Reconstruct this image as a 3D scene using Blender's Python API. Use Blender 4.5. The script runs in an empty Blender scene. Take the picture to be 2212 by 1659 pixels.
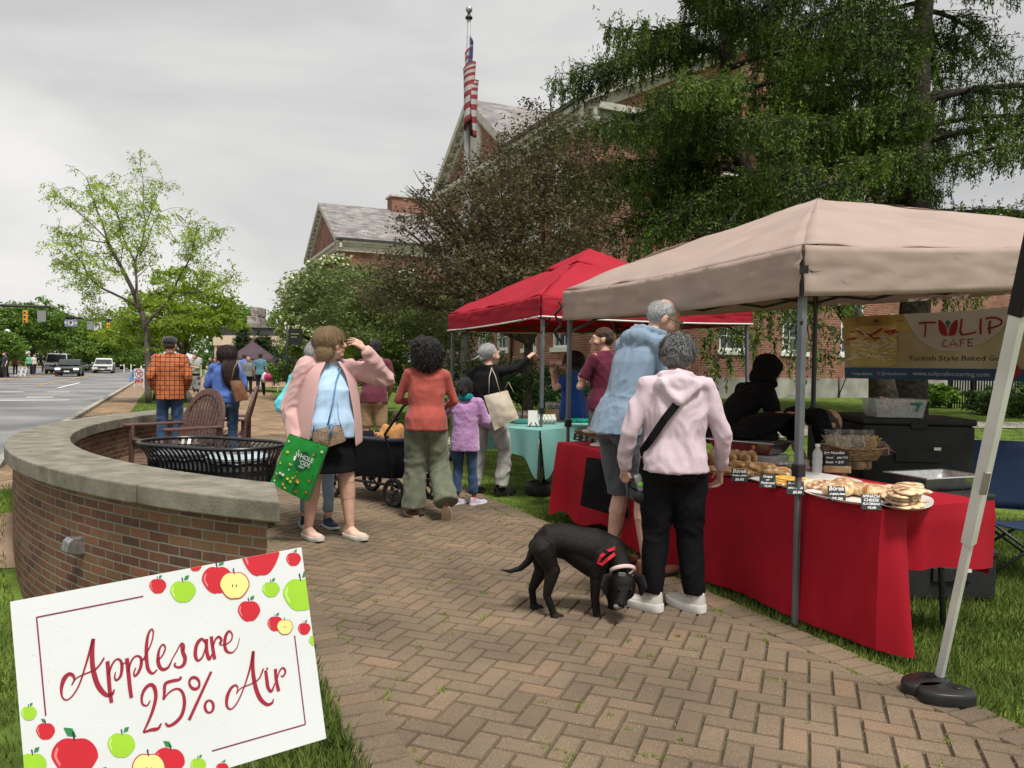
import bpy,bmesh,math,random
import numpy as np
from mathutils import Vector,Matrix,noise as mn
random.seed(7);rng=np.random.default_rng(7)
S=bpy.context.scene
COL=S.collection
PI=math.pi
# ---------------------------------------------------------------- camera
CAMH=1.43;FPX=1660.0;CX=1106.0;CY=829.5
camd=bpy.data.cameras.new('camera');cam=bpy.data.objects.new('camera',camd);COL.objects.link(cam)
camd.sensor_width=36;camd.lens=36*FPX/2212.0;camd.clip_end=1500;camd.clip_start=.05
RM=Matrix.Rotation(math.radians(90-1.35),3,'X')@Matrix.Rotation(.0145,3,'Z')
cam.matrix_world=Matrix.Translation((0,0,CAMH))@RM.to_4x4()
S.camera=cam
# ---------------------------------------------------------------- world (overcast) + soft sun
SUN_EL=math.radians(64);SUN_AZ=math.radians(150)
w=bpy.data.worlds.new('World');S.world=w;w.use_nodes=True
nt=w.node_tree;nt.nodes.clear()
out=nt.nodes.new('ShaderNodeOutputWorld');bg=nt.nodes.new('ShaderNodeBackground')
sky=nt.nodes.new('ShaderNodeTexSky');sky.sky_type='NISHITA';sky.sun_disc=False
sky.sun_elevation=SUN_EL;sky.sun_rotation=SUN_AZ;sky.dust_density=6
hs=nt.nodes.new('ShaderNodeHueSaturation');hs.inputs['Saturation'].default_value=.12;hs.inputs['Value'].default_value=.5
tc=nt.nodes.new('ShaderNodeTexCoord');mp=nt.nodes.new('ShaderNodeMapping');mp.inputs['Scale'].default_value=(1.0,1.0,2.6)
mp.inputs['Location'].default_value=(.37,.1,.25)
n1=nt.nodes.new('ShaderNodeTexNoise');n1.inputs['Scale'].default_value=1.7;n1.inputs['Detail'].default_value=5;n1.inputs['Roughness'].default_value=.5;n1.inputs['Distortion'].default_value=.4
cr=nt.nodes.new('ShaderNodeValToRGB');E=cr.color_ramp.elements
E[0].position=.34;E[0].color=(4.75,4.8,4.9,1);E[1].position=.68;E[1].color=(8.2,8.1,7.9,1)
mx=nt.nodes.new('ShaderNodeMix');mx.data_type='RGBA';mx.inputs[0].default_value=.93
nt.links.new(tc.outputs['Generated'],mp.inputs[0]);nt.links.new(mp.outputs[0],n1.inputs[0]);nt.links.new(n1.outputs[0],cr.inputs[0])
nt.links.new(sky.outputs[0],hs.inputs['Color']);nt.links.new(hs.outputs[0],mx.inputs[6]);nt.links.new(cr.outputs[0],mx.inputs[7])
nt.links.new(mx.outputs[2],bg.inputs[0]);bg.inputs[1].default_value=.115;nt.links.new(bg.outputs[0],out.inputs[0])
sd=bpy.data.lights.new('sun','SUN');sun=bpy.data.objects.new('sun',sd);COL.objects.link(sun)
sd.energy=4.2;sd.angle=math.radians(14);sd.color=(1,.965,.91)
sun.rotation_euler=(PI/2-SUN_EL,0,PI-SUN_AZ)
S.view_settings.view_transform='Standard';S.view_settings.look='None';S.view_settings.exposure=0.0;S.view_settings.gamma=1
S.cycles.max_bounces=7;S.cycles.transparent_max_bounces=40
# ---------------------------------------------------------------- measuring helpers (a ray through a photo point meets the ground / a plane / a depth)
def ray(x,y):return RM@Vector(((x-CX)/FPX,-(y-CY)/FPX,-1))
def G(x,y,z=0.0):
 d=ray(x,y);t=(z-CAMH)/d.z;return Vector((d.x*t,d.y*t,z))
def A(x,y,Y):
 d=ray(x,y);t=Y/d.y;return Vector((d.x*t,Y,CAMH+d.z*t))
def onpl(x,y,P0,N):
 d=ray(x,y);o=Vector((0,0,CAMH));t=(P0-o).dot(N)/d.dot(N);return o+d*t
RA=math.radians(24);UU=Vector((math.cos(RA),math.sin(RA),0));VV=Vector((-math.sin(RA),math.cos(RA),0))
def W(u,v,z=0.0):return UU*u+VV*v+Vector((0,0,z))
def uvof(p):return p.x*UU.x+p.y*UU.y,p.x*VV.x+p.y*VV.y
def sm(x):x=min(1,max(0,x));return x*x*(3-2*x)
def T(x,y):
 u=x*UU.x+y*UU.y;v=x*VV.x+y*VV.y
 z=.33*sm((u-8.5)/6)*sm((v-2)/10)
 z-=.8*sm((.25-u)/1.1)*sm((10.2-v)/3.0)
 return z
# ---------------------------------------------------------------- materials
def newmat(name):
 m=bpy.data.materials.new(name);m.use_nodes=True
 return m,m.node_tree,m.node_tree.nodes['Principled BSDF']
def ramp(nt,stops):
 r=nt.nodes.new('ShaderNodeValToRGB');els=r.color_ramp.elements
 while len(els)<len(stops):els.new(.5)
 for e_,(p_,c_)in zip(els,stops):e_.position=p_;e_.color=(*c_,1)
 return r
def mat(name,c,rough=.7,var=.12,sc=6,bump=0,bsc=60,metal=0,spec=.4,c2=None,det=4,sheen=0,trans=0,alpha=1,stretch=None,coat=0,emit=None,es=0,sub=0,lo=.35,hi=.65,bdist=.01):
 m,nt,b=newmat(name)
 tc=nt.nodes.new('ShaderNodeTexCoord');src=tc.outputs['Object']
 if stretch:
  mp=nt.nodes.new('ShaderNodeMapping');mp.inputs['Scale'].default_value=stretch;nt.links.new(src,mp.inputs[0]);src=mp.outputs[0]
 if var or c2:
  n=nt.nodes.new('ShaderNodeTexNoise');n.inputs['Scale'].default_value=sc;n.inputs['Detail'].default_value=det;nt.links.new(src,n.inputs[0])
  a=tuple(x*(1-var)for x in c);d=c2 if c2 else tuple(min(1,x*(1+var))for x in c)
  r=ramp(nt,[(lo,a),(hi,d)]);nt.links.new(n.outputs[0],r.inputs[0]);nt.links.new(r.outputs[0],b.inputs['Base Color'])
 else:b.inputs['Base Color'].default_value=(*c,1)
 b.inputs['Roughness'].default_value=rough;b.inputs['Metallic'].default_value=metal
 b.inputs['Specular IOR Level'].default_value=spec
 if sheen:b.inputs['Sheen Weight'].default_value=sheen
 if coat:b.inputs['Coat Weight'].default_value=coat;b.inputs['Coat Roughness'].default_value=.08
 if trans:b.inputs['Transmission Weight'].default_value=trans;b.inputs['IOR'].default_value=1.3
 if alpha<1:b.inputs['Alpha'].default_value=alpha
 if emit:b.inputs['Emission Color'].default_value=(*emit,1);b.inputs['Emission Strength'].default_value=es
 if sub:b.inputs['Subsurface Weight'].default_value=sub;b.inputs['Subsurface Radius'].default_value=(.02,.008,.004);b.inputs['Subsurface Scale'].default_value=.5
 if bump:
  n2=nt.nodes.new('ShaderNodeTexNoise');n2.inputs['Scale'].default_value=bsc;n2.inputs['Detail'].default_value=3;nt.links.new(src,n2.inputs[0])
  bp=nt.nodes.new('ShaderNodeBump');bp.inputs['Strength'].default_value=bump;bp.inputs['Distance'].default_value=bdist
  nt.links.new(n2.outputs[0],bp.inputs['Height']);nt.links.new(bp.outputs[0],b.inputs['Normal'])
 return m
def leafmat(name,c,c2,trans=.35,rough=.55,sc=1.2):
 m,nt,b=newmat(name)
 at=nt.nodes.new('ShaderNodeAttribute');at.attribute_name='tint'
 tc=nt.nodes.new('ShaderNodeTexCoord');n=nt.nodes.new('ShaderNodeTexNoise');n.inputs['Scale'].default_value=sc;nt.links.new(tc.outputs['Object'],n.inputs[0])
 ad=nt.nodes.new('ShaderNodeMath');ad.operation='MULTIPLY_ADD';ad.inputs[1].default_value=.45;nt.links.new(at.outputs['Fac'],ad.inputs[0])
 nt.links.new(n.outputs[0],ad.inputs[2])
 r=ramp(nt,[(.38,c),(.85,c2)]);nt.links.new(ad.outputs[0],r.inputs[0]);nt.links.new(r.outputs[0],b.inputs['Base Color'])
 b.inputs['Roughness'].default_value=rough;b.inputs['Specular IOR Level'].default_value=.25
 tr=nt.nodes.new('ShaderNodeBsdfTranslucent');nt.links.new(r.outputs[0],tr.inputs[0])
 ms=nt.nodes.new('ShaderNodeMixShader');ms.inputs[0].default_value=trans
 nt.links.new(b.outputs[0],ms.inputs[1]);nt.links.new(tr.outputs[0],ms.inputs[2])
 nt.links.new(ms.outputs[0],nt.nodes['Material Output'].inputs[0])
 return m
def brickmat(name,cols,mortar,bw=.213,bh=.068,mj=.011,rough=.85,bump=.6,stain=None):
 m,nt,b=newmat(name);L=nt.links
 def M(op,a,b_=None,c=None):
  n=nt.nodes.new('ShaderNodeMath');n.operation=op
  for i,v in enumerate((a,b_,c)):
   if v is None:continue
   if isinstance(v,(int,float)):n.inputs[i].default_value=v
   else:L.new(v,n.inputs[i])
  return n.outputs[0]
 tc=nt.nodes.new('ShaderNodeTexCoord');sp=nt.nodes.new('ShaderNodeSeparateXYZ')
 nz=nt.nodes.new('ShaderNodeTexNoise');nz.inputs['Scale'].default_value=9;L.new(tc.outputs['UV'],nz.inputs[0])
 va=nt.nodes.new('ShaderNodeVectorMath');va.operation='MULTIPLY_ADD';va.inputs[1].default_value=(.008,.008,0);L.new(nz.outputs[1],va.inputs[0]);L.new(tc.outputs['UV'],va.inputs[2])
 L.new(va.outputs[0],sp.inputs[0])
 v=M('DIVIDE',sp.outputs[1],bh);row=M('FLOOR',v);off=M('MULTIPLY',M('MODULO',row,2),.5)
 u=M('ADD',M('DIVIDE',sp.outputs[0],bw),off);col=M('FLOOR',u)
 cb=nt.nodes.new('ShaderNodeCombineXYZ');L.new(col,cb.inputs[0]);L.new(row,cb.inputs[1])
 wn=nt.nodes.new('ShaderNodeTexWhiteNoise');L.new(cb.outputs[0],wn.inputs[0])
 n2=nt.nodes.new('ShaderNodeTexNoise');n2.inputs['Scale'].default_value=14;n2.inputs['Detail'].default_value=4
 mp=nt.nodes.new('ShaderNodeMapping');mp.inputs['Scale'].default_value=(1.6,.6,1);L.new(tc.outputs['UV'],mp.inputs[0]);L.new(mp.outputs[0],n2.inputs[0])
 mixf=M('ADD',M('MULTIPLY',wn.outputs['Value'],.6),M('MULTIPLY',n2.outputs[0],.45))
 r=ramp(nt,[((i+.15)/len(cols),c)for i,c in enumerate(cols)]);L.new(mixf,r.inputs[0])
 fu=M('ABSOLUTE',M('SUBTRACT',M('FRACT',u),.5));fv=M('ABSOLUTE',M('SUBTRACT',M('FRACT',v),.5))
 eu=M('MULTIPLY',M('SUBTRACT',.5,fu),bw);ev=M('MULTIPLY',M('SUBTRACT',.5,fv),bh)
 ed=M('MINIMUM',eu,ev)
 mr=nt.nodes.new('ShaderNodeMapRange');mr.inputs[1].default_value=mj*.38;mr.inputs[2].default_value=mj*.75;L.new(ed,mr.inputs[0])
 mx=nt.nodes.new('ShaderNodeMix');mx.data_type='RGBA';L.new(mr.outputs[0],mx.inputs[0]);mx.inputs[6].default_value=(*mortar,1);L.new(r.outputs[0],mx.inputs[7])
 colo=mx.outputs[2]
 n3=nt.nodes.new('ShaderNodeTexNoise');n3.inputs['Scale'].default_value=.9;n3.inputs['Detail'].default_value=5;L.new(tc.outputs['UV'],n3.inputs[0])
 r3=ramp(nt,[(.35,(.72,.7,.68)),(.65,(1.1,1.08,1.05))]);L.new(n3.outputs[0],r3.inputs[0])
 m3=nt.nodes.new('ShaderNodeMix');m3.data_type='RGBA';m3.blend_type='MULTIPLY';m3.inputs[0].default_value=1;L.new(colo,m3.inputs[6]);L.new(r3.outputs[0],m3.inputs[7])
 L.new(m3.outputs[2],b.inputs['Base Color']);b.inputs['Roughness'].default_value=rough;b.inputs['Specular IOR Level'].default_value=.25
 n4=nt.nodes.new('ShaderNodeTexNoise');n4.inputs['Scale'].default_value=110;L.new(tc.outputs['UV'],n4.inputs[0])
 h=M('ADD',mr.outputs[0],M('MULTIPLY',n4.outputs[0],.35))
 bp=nt.nodes.new('ShaderNodeBump');bp.inputs['Strength'].default_value=bump;bp.inputs['Distance'].default_value=.006;L.new(h,bp.inputs['Height']);L.new(bp.outputs[0],b.inputs['Normal'])
 return m
# ---------------------------------------------------------------- mesh building
class MB:
 def __init__(s):s.v=[];s.f=[];s.uv=None
 def add(s,vs,fs):
  o=len(s.v);s.v.extend([tuple(v)for v in vs]);s.f.extend([tuple(i+o for i in f)for f in fs]);return s
 def box(s,c,d,rot=None,taper=1.0):
  c=Vector(c);x,y,z=[k/2 for k in d];vs=[]
  for k,(a,b_)in enumerate([(-1,-1),(1,-1),(1,1),(-1,1)]*2):
   zz=-1 if k<4 else 1;t=1 if k<4 else taper
   p=Vector((a*x*t,b_*y*t,zz*z));vs.append(c+(rot@p if rot else p))
  return s.add(vs,[(3,2,1,0),(4,5,6,7),(0,1,5,4),(1,2,6,5),(2,3,7,6),(3,0,4,7)])
 def bar(s,a,b,w,h=None,up=Vector((0,0,1))):
  a=Vector(a);b=Vector(b);h=h or w;d=(b-a).normalized()
  if abs(d.dot(up))>.98:up=Vector((0,1,0))
  x=d.cross(up).normalized();y=x.cross(d);vs=[]
  for p in(a,b):
   for i,j in((-1,-1),(1,-1),(1,1),(-1,1)):vs.append(p+x*i*w/2+y*j*h/2)
  return s.add(vs,[(3,2,1,0),(4,5,6,7),(0,1,5,4),(1,2,6,5),(2,3,7,6),(3,0,4,7)])
 def rings(s,rs,closed=False,caps=True):
  o=len(s.v);n=len(rs[0])
  for r in rs:s.v.extend([tuple(p)for p in r])
  m=len(rs)
  for i in range(m if closed else m-1):
   a=o+i*n;b=o+((i+1)%m)*n
   for j in range(n):k=(j+1)%n;s.f.append((a+j,a+k,b+k,b+j))
  if caps and not closed:
   s.f.append(tuple(o+j for j in range(n-1,-1,-1)));s.f.append(tuple(o+(m-1)*n+j for j in range(n)))
  return s
 def tube(s,pts,r,n=8,closed=False,caps=True,flat=1.0,up=None):
  pts=[Vector(p)for p in pts];rs=r if isinstance(r,(list,tuple))else[r]*len(pts)
  out=[];X=None;m=len(pts)
  for i,p in enumerate(pts):
   if closed:d=(pts[(i+1)%m]-pts[i-1])
   else:d=(pts[min(i+1,m-1)]-pts[max(i-1,0)])
   d=d.normalized()if d.length>1e-9 else Vector((0,0,1))
   if X is None:
    u0=up or(Vector((0,0,1))if abs(d.z)<.9 else Vector((1,0,0)));X=d.cross(u0).normalized()
   else:
    X=X-d*X.dot(d);X=X.normalized()if X.length>1e-6 else d.orthogonal().normalized()
   Y=d.cross(X)
   out.append([p+(X*math.cos(a)+Y*math.sin(a)*flat)*rs[i]for a in[2*PI*k/n for k in range(n)]])
  return s.rings(out,closed,caps)
 def ell(s,c,r,rot=None,nu=16,nv=10):
  c=Vector(c);r=(r,r,r)if isinstance(r,(int,float))else r;o=len(s.v)
  for i in range(1,nv):
   t=PI*i/nv
   for j in range(nu):
    a=2*PI*j/nu;p=Vector((r[0]*math.sin(t)*math.cos(a),r[1]*math.sin(t)*math.sin(a),r[2]*math.cos(t)))
    s.v.append(tuple(c+(rot@p if rot else p)))
  for zz in(1,-1):
   p=Vector((0,0,r[2]*zz));s.v.append(tuple(c+(rot@p if rot else p)))
  tp=o+(nv-1)*nu;bt=tp+1
  for j in range(nu):
   k=(j+1)%nu;s.f.append((tp,o+j,o+k));e0=o+(nv-2)*nu;s.f.append((bt,e0+k,e0+j))
  for i in range(nv-2):
   for j in range(nu):
    k=(j+1)%nu;a=o+i*nu;s.f.append((a+j,a+nu+j,a+nu+k,a+k))
  return s
 def cap(s,a,b,ra,rb,n=12,flat_a=False,flat_b=False):
  a=Vector(a);b=Vector(b);d=b-a
  if d.length<1e-5:return s.ell(a,max(ra,rb))
  d.normalize();X=d.orthogonal().normalized();Y=d.cross(X);rs=[]
  def ring(p,r):rs.append([p+(X*math.cos(t)+Y*math.sin(t))*r for t in[2*PI*k/n for k in range(n)]])
  if flat_a:ring(a,ra)
  else:
   for t in(80,60,35,12):ring(a-d*ra*math.sin(math.radians(t)),ra*math.cos(math.radians(t)))
  for k in(0.33,.66):ring(a.lerp(b,k),ra*(1-k)+rb*k)
  if flat_b:ring(b,rb)
  else:
   for t in(12,35,60,80):ring(b+d*rb*math.sin(math.radians(t)),rb*math.cos(math.radians(t)))
  return s.rings(rs)
 def loft(s,secs,n=24,sq=2.0):
  rs=[]
  for q in secs:
   c,rx,ry=Vector(q[0]),q[1],q[2];yw=q[3]if len(q)>3 else 0;tl=q[4]if len(q)>4 else 0
   r=[]
   for k in range(n):
    t=2*PI*k/n;cx,sy=math.cos(t),math.sin(t)
    cx=math.copysign(abs(cx)**(2/sq),cx);sy=math.copysign(abs(sy)**(2/sq),sy)
    x,y=rx*cx,ry*sy
    r.append(c+Vector((x*math.cos(yw)-y*math.sin(yw),x*math.sin(yw)+y*math.cos(yw),tl*y)))
   rs.append(r)
  return s.rings(rs)
 def prism(s,poly,z0,z1):
  n=len(poly);vs=[(p[0],p[1],z0)for p in poly]+[(p[0],p[1],z1)for p in poly]
  fs=[tuple(range(n-1,-1,-1)),tuple(range(n,2*n))]+[(i,(i+1)%n,n+(i+1)%n,n+i)for i in range(n)]
  return s.add(vs,fs)
 def lathe(s,c,prof,n=20,axis=None):
  c=Vector(c);R=axis.to_track_quat('Z','Y').to_matrix()if axis else Matrix.Identity(3)
  return s.rings([[c+R@Vector((r*math.cos(t),r*math.sin(t),z))for t in[2*PI*k/n for k in range(n)]]for r,z in prof])
 def xf(s,M4):s.v=[tuple(M4@Vector(v))for v in s.v];return s
 def mesh(s,name='m',smooth=True,m=None):
  me=bpy.data.meshes.new(name);me.from_pydata(s.v,[],s.f);me.update()
  if m:me.materials.append(m)
  if smooth:me.shade_smooth()
  return me
def link(o,parent=None):
 COL.objects.link(o)
 if parent:o.parent=parent
 return o
def tag(o,label=None,cat=None,group=None,kind=None):
 if label:o['label']=label
 if cat:o['category']=cat
 if group:o['group']=group
 if kind:o['kind']=kind
 return o
def put(name,mb,m,parent=None,smooth=True,auto=None,loc=None,bevel=0,label=None,seg=2):
 me=mb.mesh(name,smooth,m)if isinstance(mb,MB)else mb
 if not isinstance(mb,MB)and m and not len(me.materials):me.materials.append(m)
 o=bpy.data.objects.new(name,me);link(o,parent)
 if loc is not None:o.location=loc
 if bevel:
  bv=o.modifiers.new('b','BEVEL');bv.width=bevel;bv.segments=seg;bv.limit_method='ANGLE';bv.angle_limit=math.radians(40)
 if smooth and auto:
  for p in me.polygons:p.use_smooth=True
  me.set_sharp_from_angle(angle=math.radians(auto))
 if label:o['label']=label
 return o
def thing(name,label,cat,loc=(0,0,0),rz=0,group=None):
 o=bpy.data.objects.new(name,None);o.empty_display_size=.1;link(o);o.location=loc;o.rotation_euler=(0,0,rz)
 return tag(o,label,cat,group)
def copy_tree(o,parent=None):
 c=o.copy();COL.objects.link(c);c.parent=parent
 for ch in[k for k in o.children]:copy_tree(ch,c)
 return c
def flatmesh(name,polys,m):
 mb=MB()
 for p in polys:mb.add(p,[tuple(range(len(p)))])
 return mb
def fuse(mb,voxel=.01,smooth=4,wr=0,wsc=(9,9,5),m=None,hf=0,fn=None,seed=0,adapt=0):
 me=mb.mesh('tmp',False);o=bpy.data.objects.new('tmp',me);COL.objects.link(o)
 r=o.modifiers.new('r','REMESH');r.mode='VOXEL';r.voxel_size=voxel;r.adaptivity=adapt
 if smooth:
  k=o.modifiers.new('s','SMOOTH');k.factor=.5;k.iterations=smooth
 dg=bpy.context.evaluated_depsgraph_get();ev=o.evaluated_get(dg);m2=bpy.data.meshes.new_from_object(ev)
 bpy.data.objects.remove(o);bpy.data.meshes.remove(me)
 if wr or hf or fn:
  nn=len(m2.vertices);co=np.empty(nn*3);m2.vertices.foreach_get('co',co);co=co.reshape(-1,3)
  no=np.empty(nn*3);m2.vertices.foreach_get('normal',no);no=no.reshape(-1,3)
  for i in range(nn):
   p=Vector(co[i]);d=0
   if wr:
    q=Vector((p.x*wsc[0]+seed,p.y*wsc[1],p.z*wsc[2]));q+=mn.noise_vector(q*.6)*.8
    a=1-abs(mn.noise(q))*3;b_=.8-abs(mn.noise(q*2.1+Vector((9,0,0))))*3
    d+=wr*(max(a,-.4)*.9+max(b_,-.5)*.4-.35)
   if hf:d+=hf*mn.noise(p*55)
   if fn:d+=fn(p)
   co[i]+=no[i]*d
  m2.vertices.foreach_set('co',co.ravel());m2.update()
 m2.materials.clear()
 if m:m2.materials.append(m)
 m2.shade_smooth();return m2
def joinm(name,meshes):
 V=[];Fc=[];mats=[];MI=[]
 for me in meshes:
  o=len(V);V+=[tuple(v.co)for v in me.vertices]
  for m_ in me.materials:
   if m_ not in mats:mats.append(m_)
  mi=[mats.index(m_)for m_ in me.materials]or[0]
  for p in me.polygons:Fc.append(tuple(i+o for i in p.vertices));MI.append(mi[min(p.material_index,len(mi)-1)])
 r=bpy.data.meshes.new(name);r.from_pydata(V,[],Fc)
 for m_ in mats:r.materials.append(m_)
 r.polygons.foreach_set('material_index',MI);r.shade_smooth();return r
def text(name,s,size,m,parent,M4,ext=.0015,shear=0,align='CENTER',sx=1,bold=0):
 cu=bpy.data.curves.new(name,'FONT');cu.body=s;cu.size=size;cu.extrude=ext;cu.shear=shear;cu.align_x=align;cu.offset=bold
 cu.align_y='CENTER';cu.resolution_u=3
 t=bpy.data.objects.new('t',cu);COL.objects.link(t)
 me=bpy.data.meshes.new_from_object(t.evaluated_get(bpy.context.evaluated_depsgraph_get()));bpy.data.objects.remove(t)
 me.transform(M4@Matrix.Diagonal((sx,1,1,1)));me.materials.clear();me.materials.append(m)
 return put(name,me,None,parent,smooth=False)
def frame(o,x,n):
 x=Vector(x).normalized();n=Vector(n).normalized();y=n.cross(x).normalized();x=y.cross(n)
 return Matrix(((x.x,y.x,n.x,o[0]),(x.y,y.y,n.y,o[1]),(x.z,y.z,n.z,o[2]),(0,0,0,1)))
def quad3d(c,width):
 R=[ray(*q)for q in c];Am=np.array([-R[1],R[2],-R[3]]).T;t=np.linalg.solve(Am,-np.array(R[0]));t=[1,*t]
 P=[R[i]*float(t[i])for i in range(4)];s_=width/(P[1]-P[0]).length
 return[p*s_+Vector((0,0,CAMH))for p in P]
def bez(p,n=8):
 p=[np.array(q,float)for q in p];P=[2*p[0]-p[1]]+p+[2*p[-1]-p[-2]];o=[]
 for i in range(1,len(P)-2):
  for k in range(n):
   t=k/n;o.append(.5*((2*P[i])+(-P[i-1]+P[i+1])*t+(2*P[i-1]-5*P[i]+4*P[i+1]-P[i+2])*t*t+(-P[i-1]+3*P[i]-3*P[i+1]+P[i+2])*t**3))
 o.append(P[-2]);return o
def quads(name,V,m,parent=None,tint=None,n=4,smooth=False):
 k=V.shape[0];me=bpy.data.meshes.new(name);me.vertices.add(k*n);me.vertices.foreach_set('co',V.astype(np.float32).ravel())
 me.loops.add(k*n);me.loops.foreach_set('vertex_index',np.arange(k*n,dtype=np.int32));me.polygons.add(k)
 me.polygons.foreach_set('loop_start',np.arange(0,k*n,n,dtype=np.int32));me.polygons.foreach_set('loop_total',np.full(k,n,dtype=np.int32))
 me.update(calc_edges=True);me.materials.append(m)
 if tint is None:tint=rng.random(k)
 a=me.attributes.new('tint','FLOAT','FACE');a.data.foreach_set('value',tint.astype(np.float32))
 o=bpy.data.objects.new(name,me);link(o,parent);return o
# ================================================================= GROUND
m_grass=mat('grass_soil',(.075,.12,.022),.95,.35,3,.6,90,c2=(.14,.21,.035),det=6,spec=.1)
m_asph=mat('asphalt',(.17,.17,.175),.8,.2,.35,.3,140,c2=(.27,.265,.26),stretch=(1,1,1),det=8,spec=.3)
m_conc=mat('concrete',(.30,.28,.24),.9,.2,2,.3,50,c2=(.42,.39,.33),det=6)
m_white=mat('road_white',(.72,.72,.68),.7,.1)
m_yellow=mat('road_yellow',(.62,.36,.06),.7,.1)
def drape(u0,u1,v0,v1,z,nu,nv,uf=None):
 mb=MB();vs=[]
 for j in range(nv+1):
  v=v0+(v1-v0)*j/nv
  a,b=(uf(v)if uf else(u0,u1))
  for i in range(nu+1):
   u=a+(b-a)*i/nu;p=W(u,v);vs.append((p.x,p.y,T(p.x,p.y)+z))
 fs=[(j*(nu+1)+i,j*(nu+1)+i+1,(j+1)*(nu+1)+i+1,(j+1)*(nu+1)+i)for j in range(nv)for i in range(nu)]
 return mb.add(vs,fs)
gr=MB();N=110
near_=list(np.arange(-13,16,.3));xs=near_+[math.copysign(abs(t)**2.6,t)*420 for t in np.linspace(-1,1,N)];xs=sorted(x for x in xs if x in near_ or not-13.2<x<16);ys=list(np.arange(-1,16,.3))+[math.copysign(abs(t)**2.6,t)*420+6 for t in np.linspace(-.55,1,N)]
ys=sorted(y for k_,y in enumerate(ys)if k_<57 or not-1.2<y<16);N=len(xs)
gr.add([(x,y,T(x,y)-.012)for y in ys for x in xs],[(j*N+i,j*N+i+1,(j+1)*N+i+1,(j+1)*N+i)for j in range(len(ys)-1)for i in range(N-1)])
tag(put('ground',gr,m_grass),kind='structure')
# asphalt street west of the kerb (u < -2.1), it runs parallel to the path
tag(put('road',drape(-19,-2.12,-8,320,-.0,12,90),m_asph),kind='structure').location.z=-.004
tag(put('far_pavement',drape(-24.5,-19.05,-8,320,.1,2,40),mat('far_brick_walk',(.23,.15,.10),.9,.15,2)),kind='structure')
kb=MB()
for u0,u1 in((-2.15,-2.0),(-19.12,-18.98)):
 for j in range(60):
  v0=0+j*4;a=W(u0,v0);b=W(u1,v0);c=W(u1,v0+3.98);d=W(u0,v0+3.98)
  z=[T(q.x,q.y)+.10 for q in(a,b,c,d)]
  kb.add([(a.x,a.y,z[0]),(b.x,b.y,z[1]),(c.x,c.y,z[2]),(d.x,d.y,z[3]),(a.x,a.y,z[0]-.2),(b.x,b.y,z[1]-.2),(c.x,c.y,z[2]-.2),(d.x,d.y,z[3]-.2)],[(0,1,2,3),(0,4,5,1),(1,5,6,2),(3,2,6,7),(0,3,7,4)])
tag(put('kerb',kb,m_conc,smooth=False),kind='structure')
# painted markings
rm=MB();ry=MB()
def strip(mb,u0,u1,v0,v1,z=.012,n=1):
 for k in range(n):
  a=v0+(v1-v0)*k/n;b=v0+(v1-v0)*(k+1)/n
  q=[W(u0,a),W(u1,a),W(u1,b),W(u0,b)];mb.add([(p.x,p.y,T(p.x,p.y)+z)for p in q],[(0,1,2,3)])
for k in range(9):
 strip(rm,-4.0-k*1.72-.85,-4.0-k*1.72,33.0,33.5);strip(rm,-4.0-k*1.72-.85,-4.0-k*1.72,38.2,38.7)
strip(rm,-5.15,-5.0,19.5,29.0,n=3);strip(rm,-5.15,-5.0,44,54);strip(rm,-9.4,-3.2,30.6,31.0)
for s_ in(0,.28):strip(ry,-10.0-s_,-9.88-s_,4,31.0,n=6);strip(ry,-10.0-s_,-9.88-s_,45,200,n=10)
strip(ry,-6.6,-6.48,48,120,n=6)
tag(put('lane_markings',rm,m_white,smooth=False),kind='structure');tag(put('centre_line',ry,m_yellow,smooth=False),kind='structure')
tM=Matrix.Translation(W(-7.4,26.2,.016))@Matrix.Rotation(RA,4,'Z')@Matrix.Diagonal((1,2.4,1,1))
tx=text('road_lettering','ONLY',.95,m_white,None,tM,0);tag(tx,kind='structure')
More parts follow.
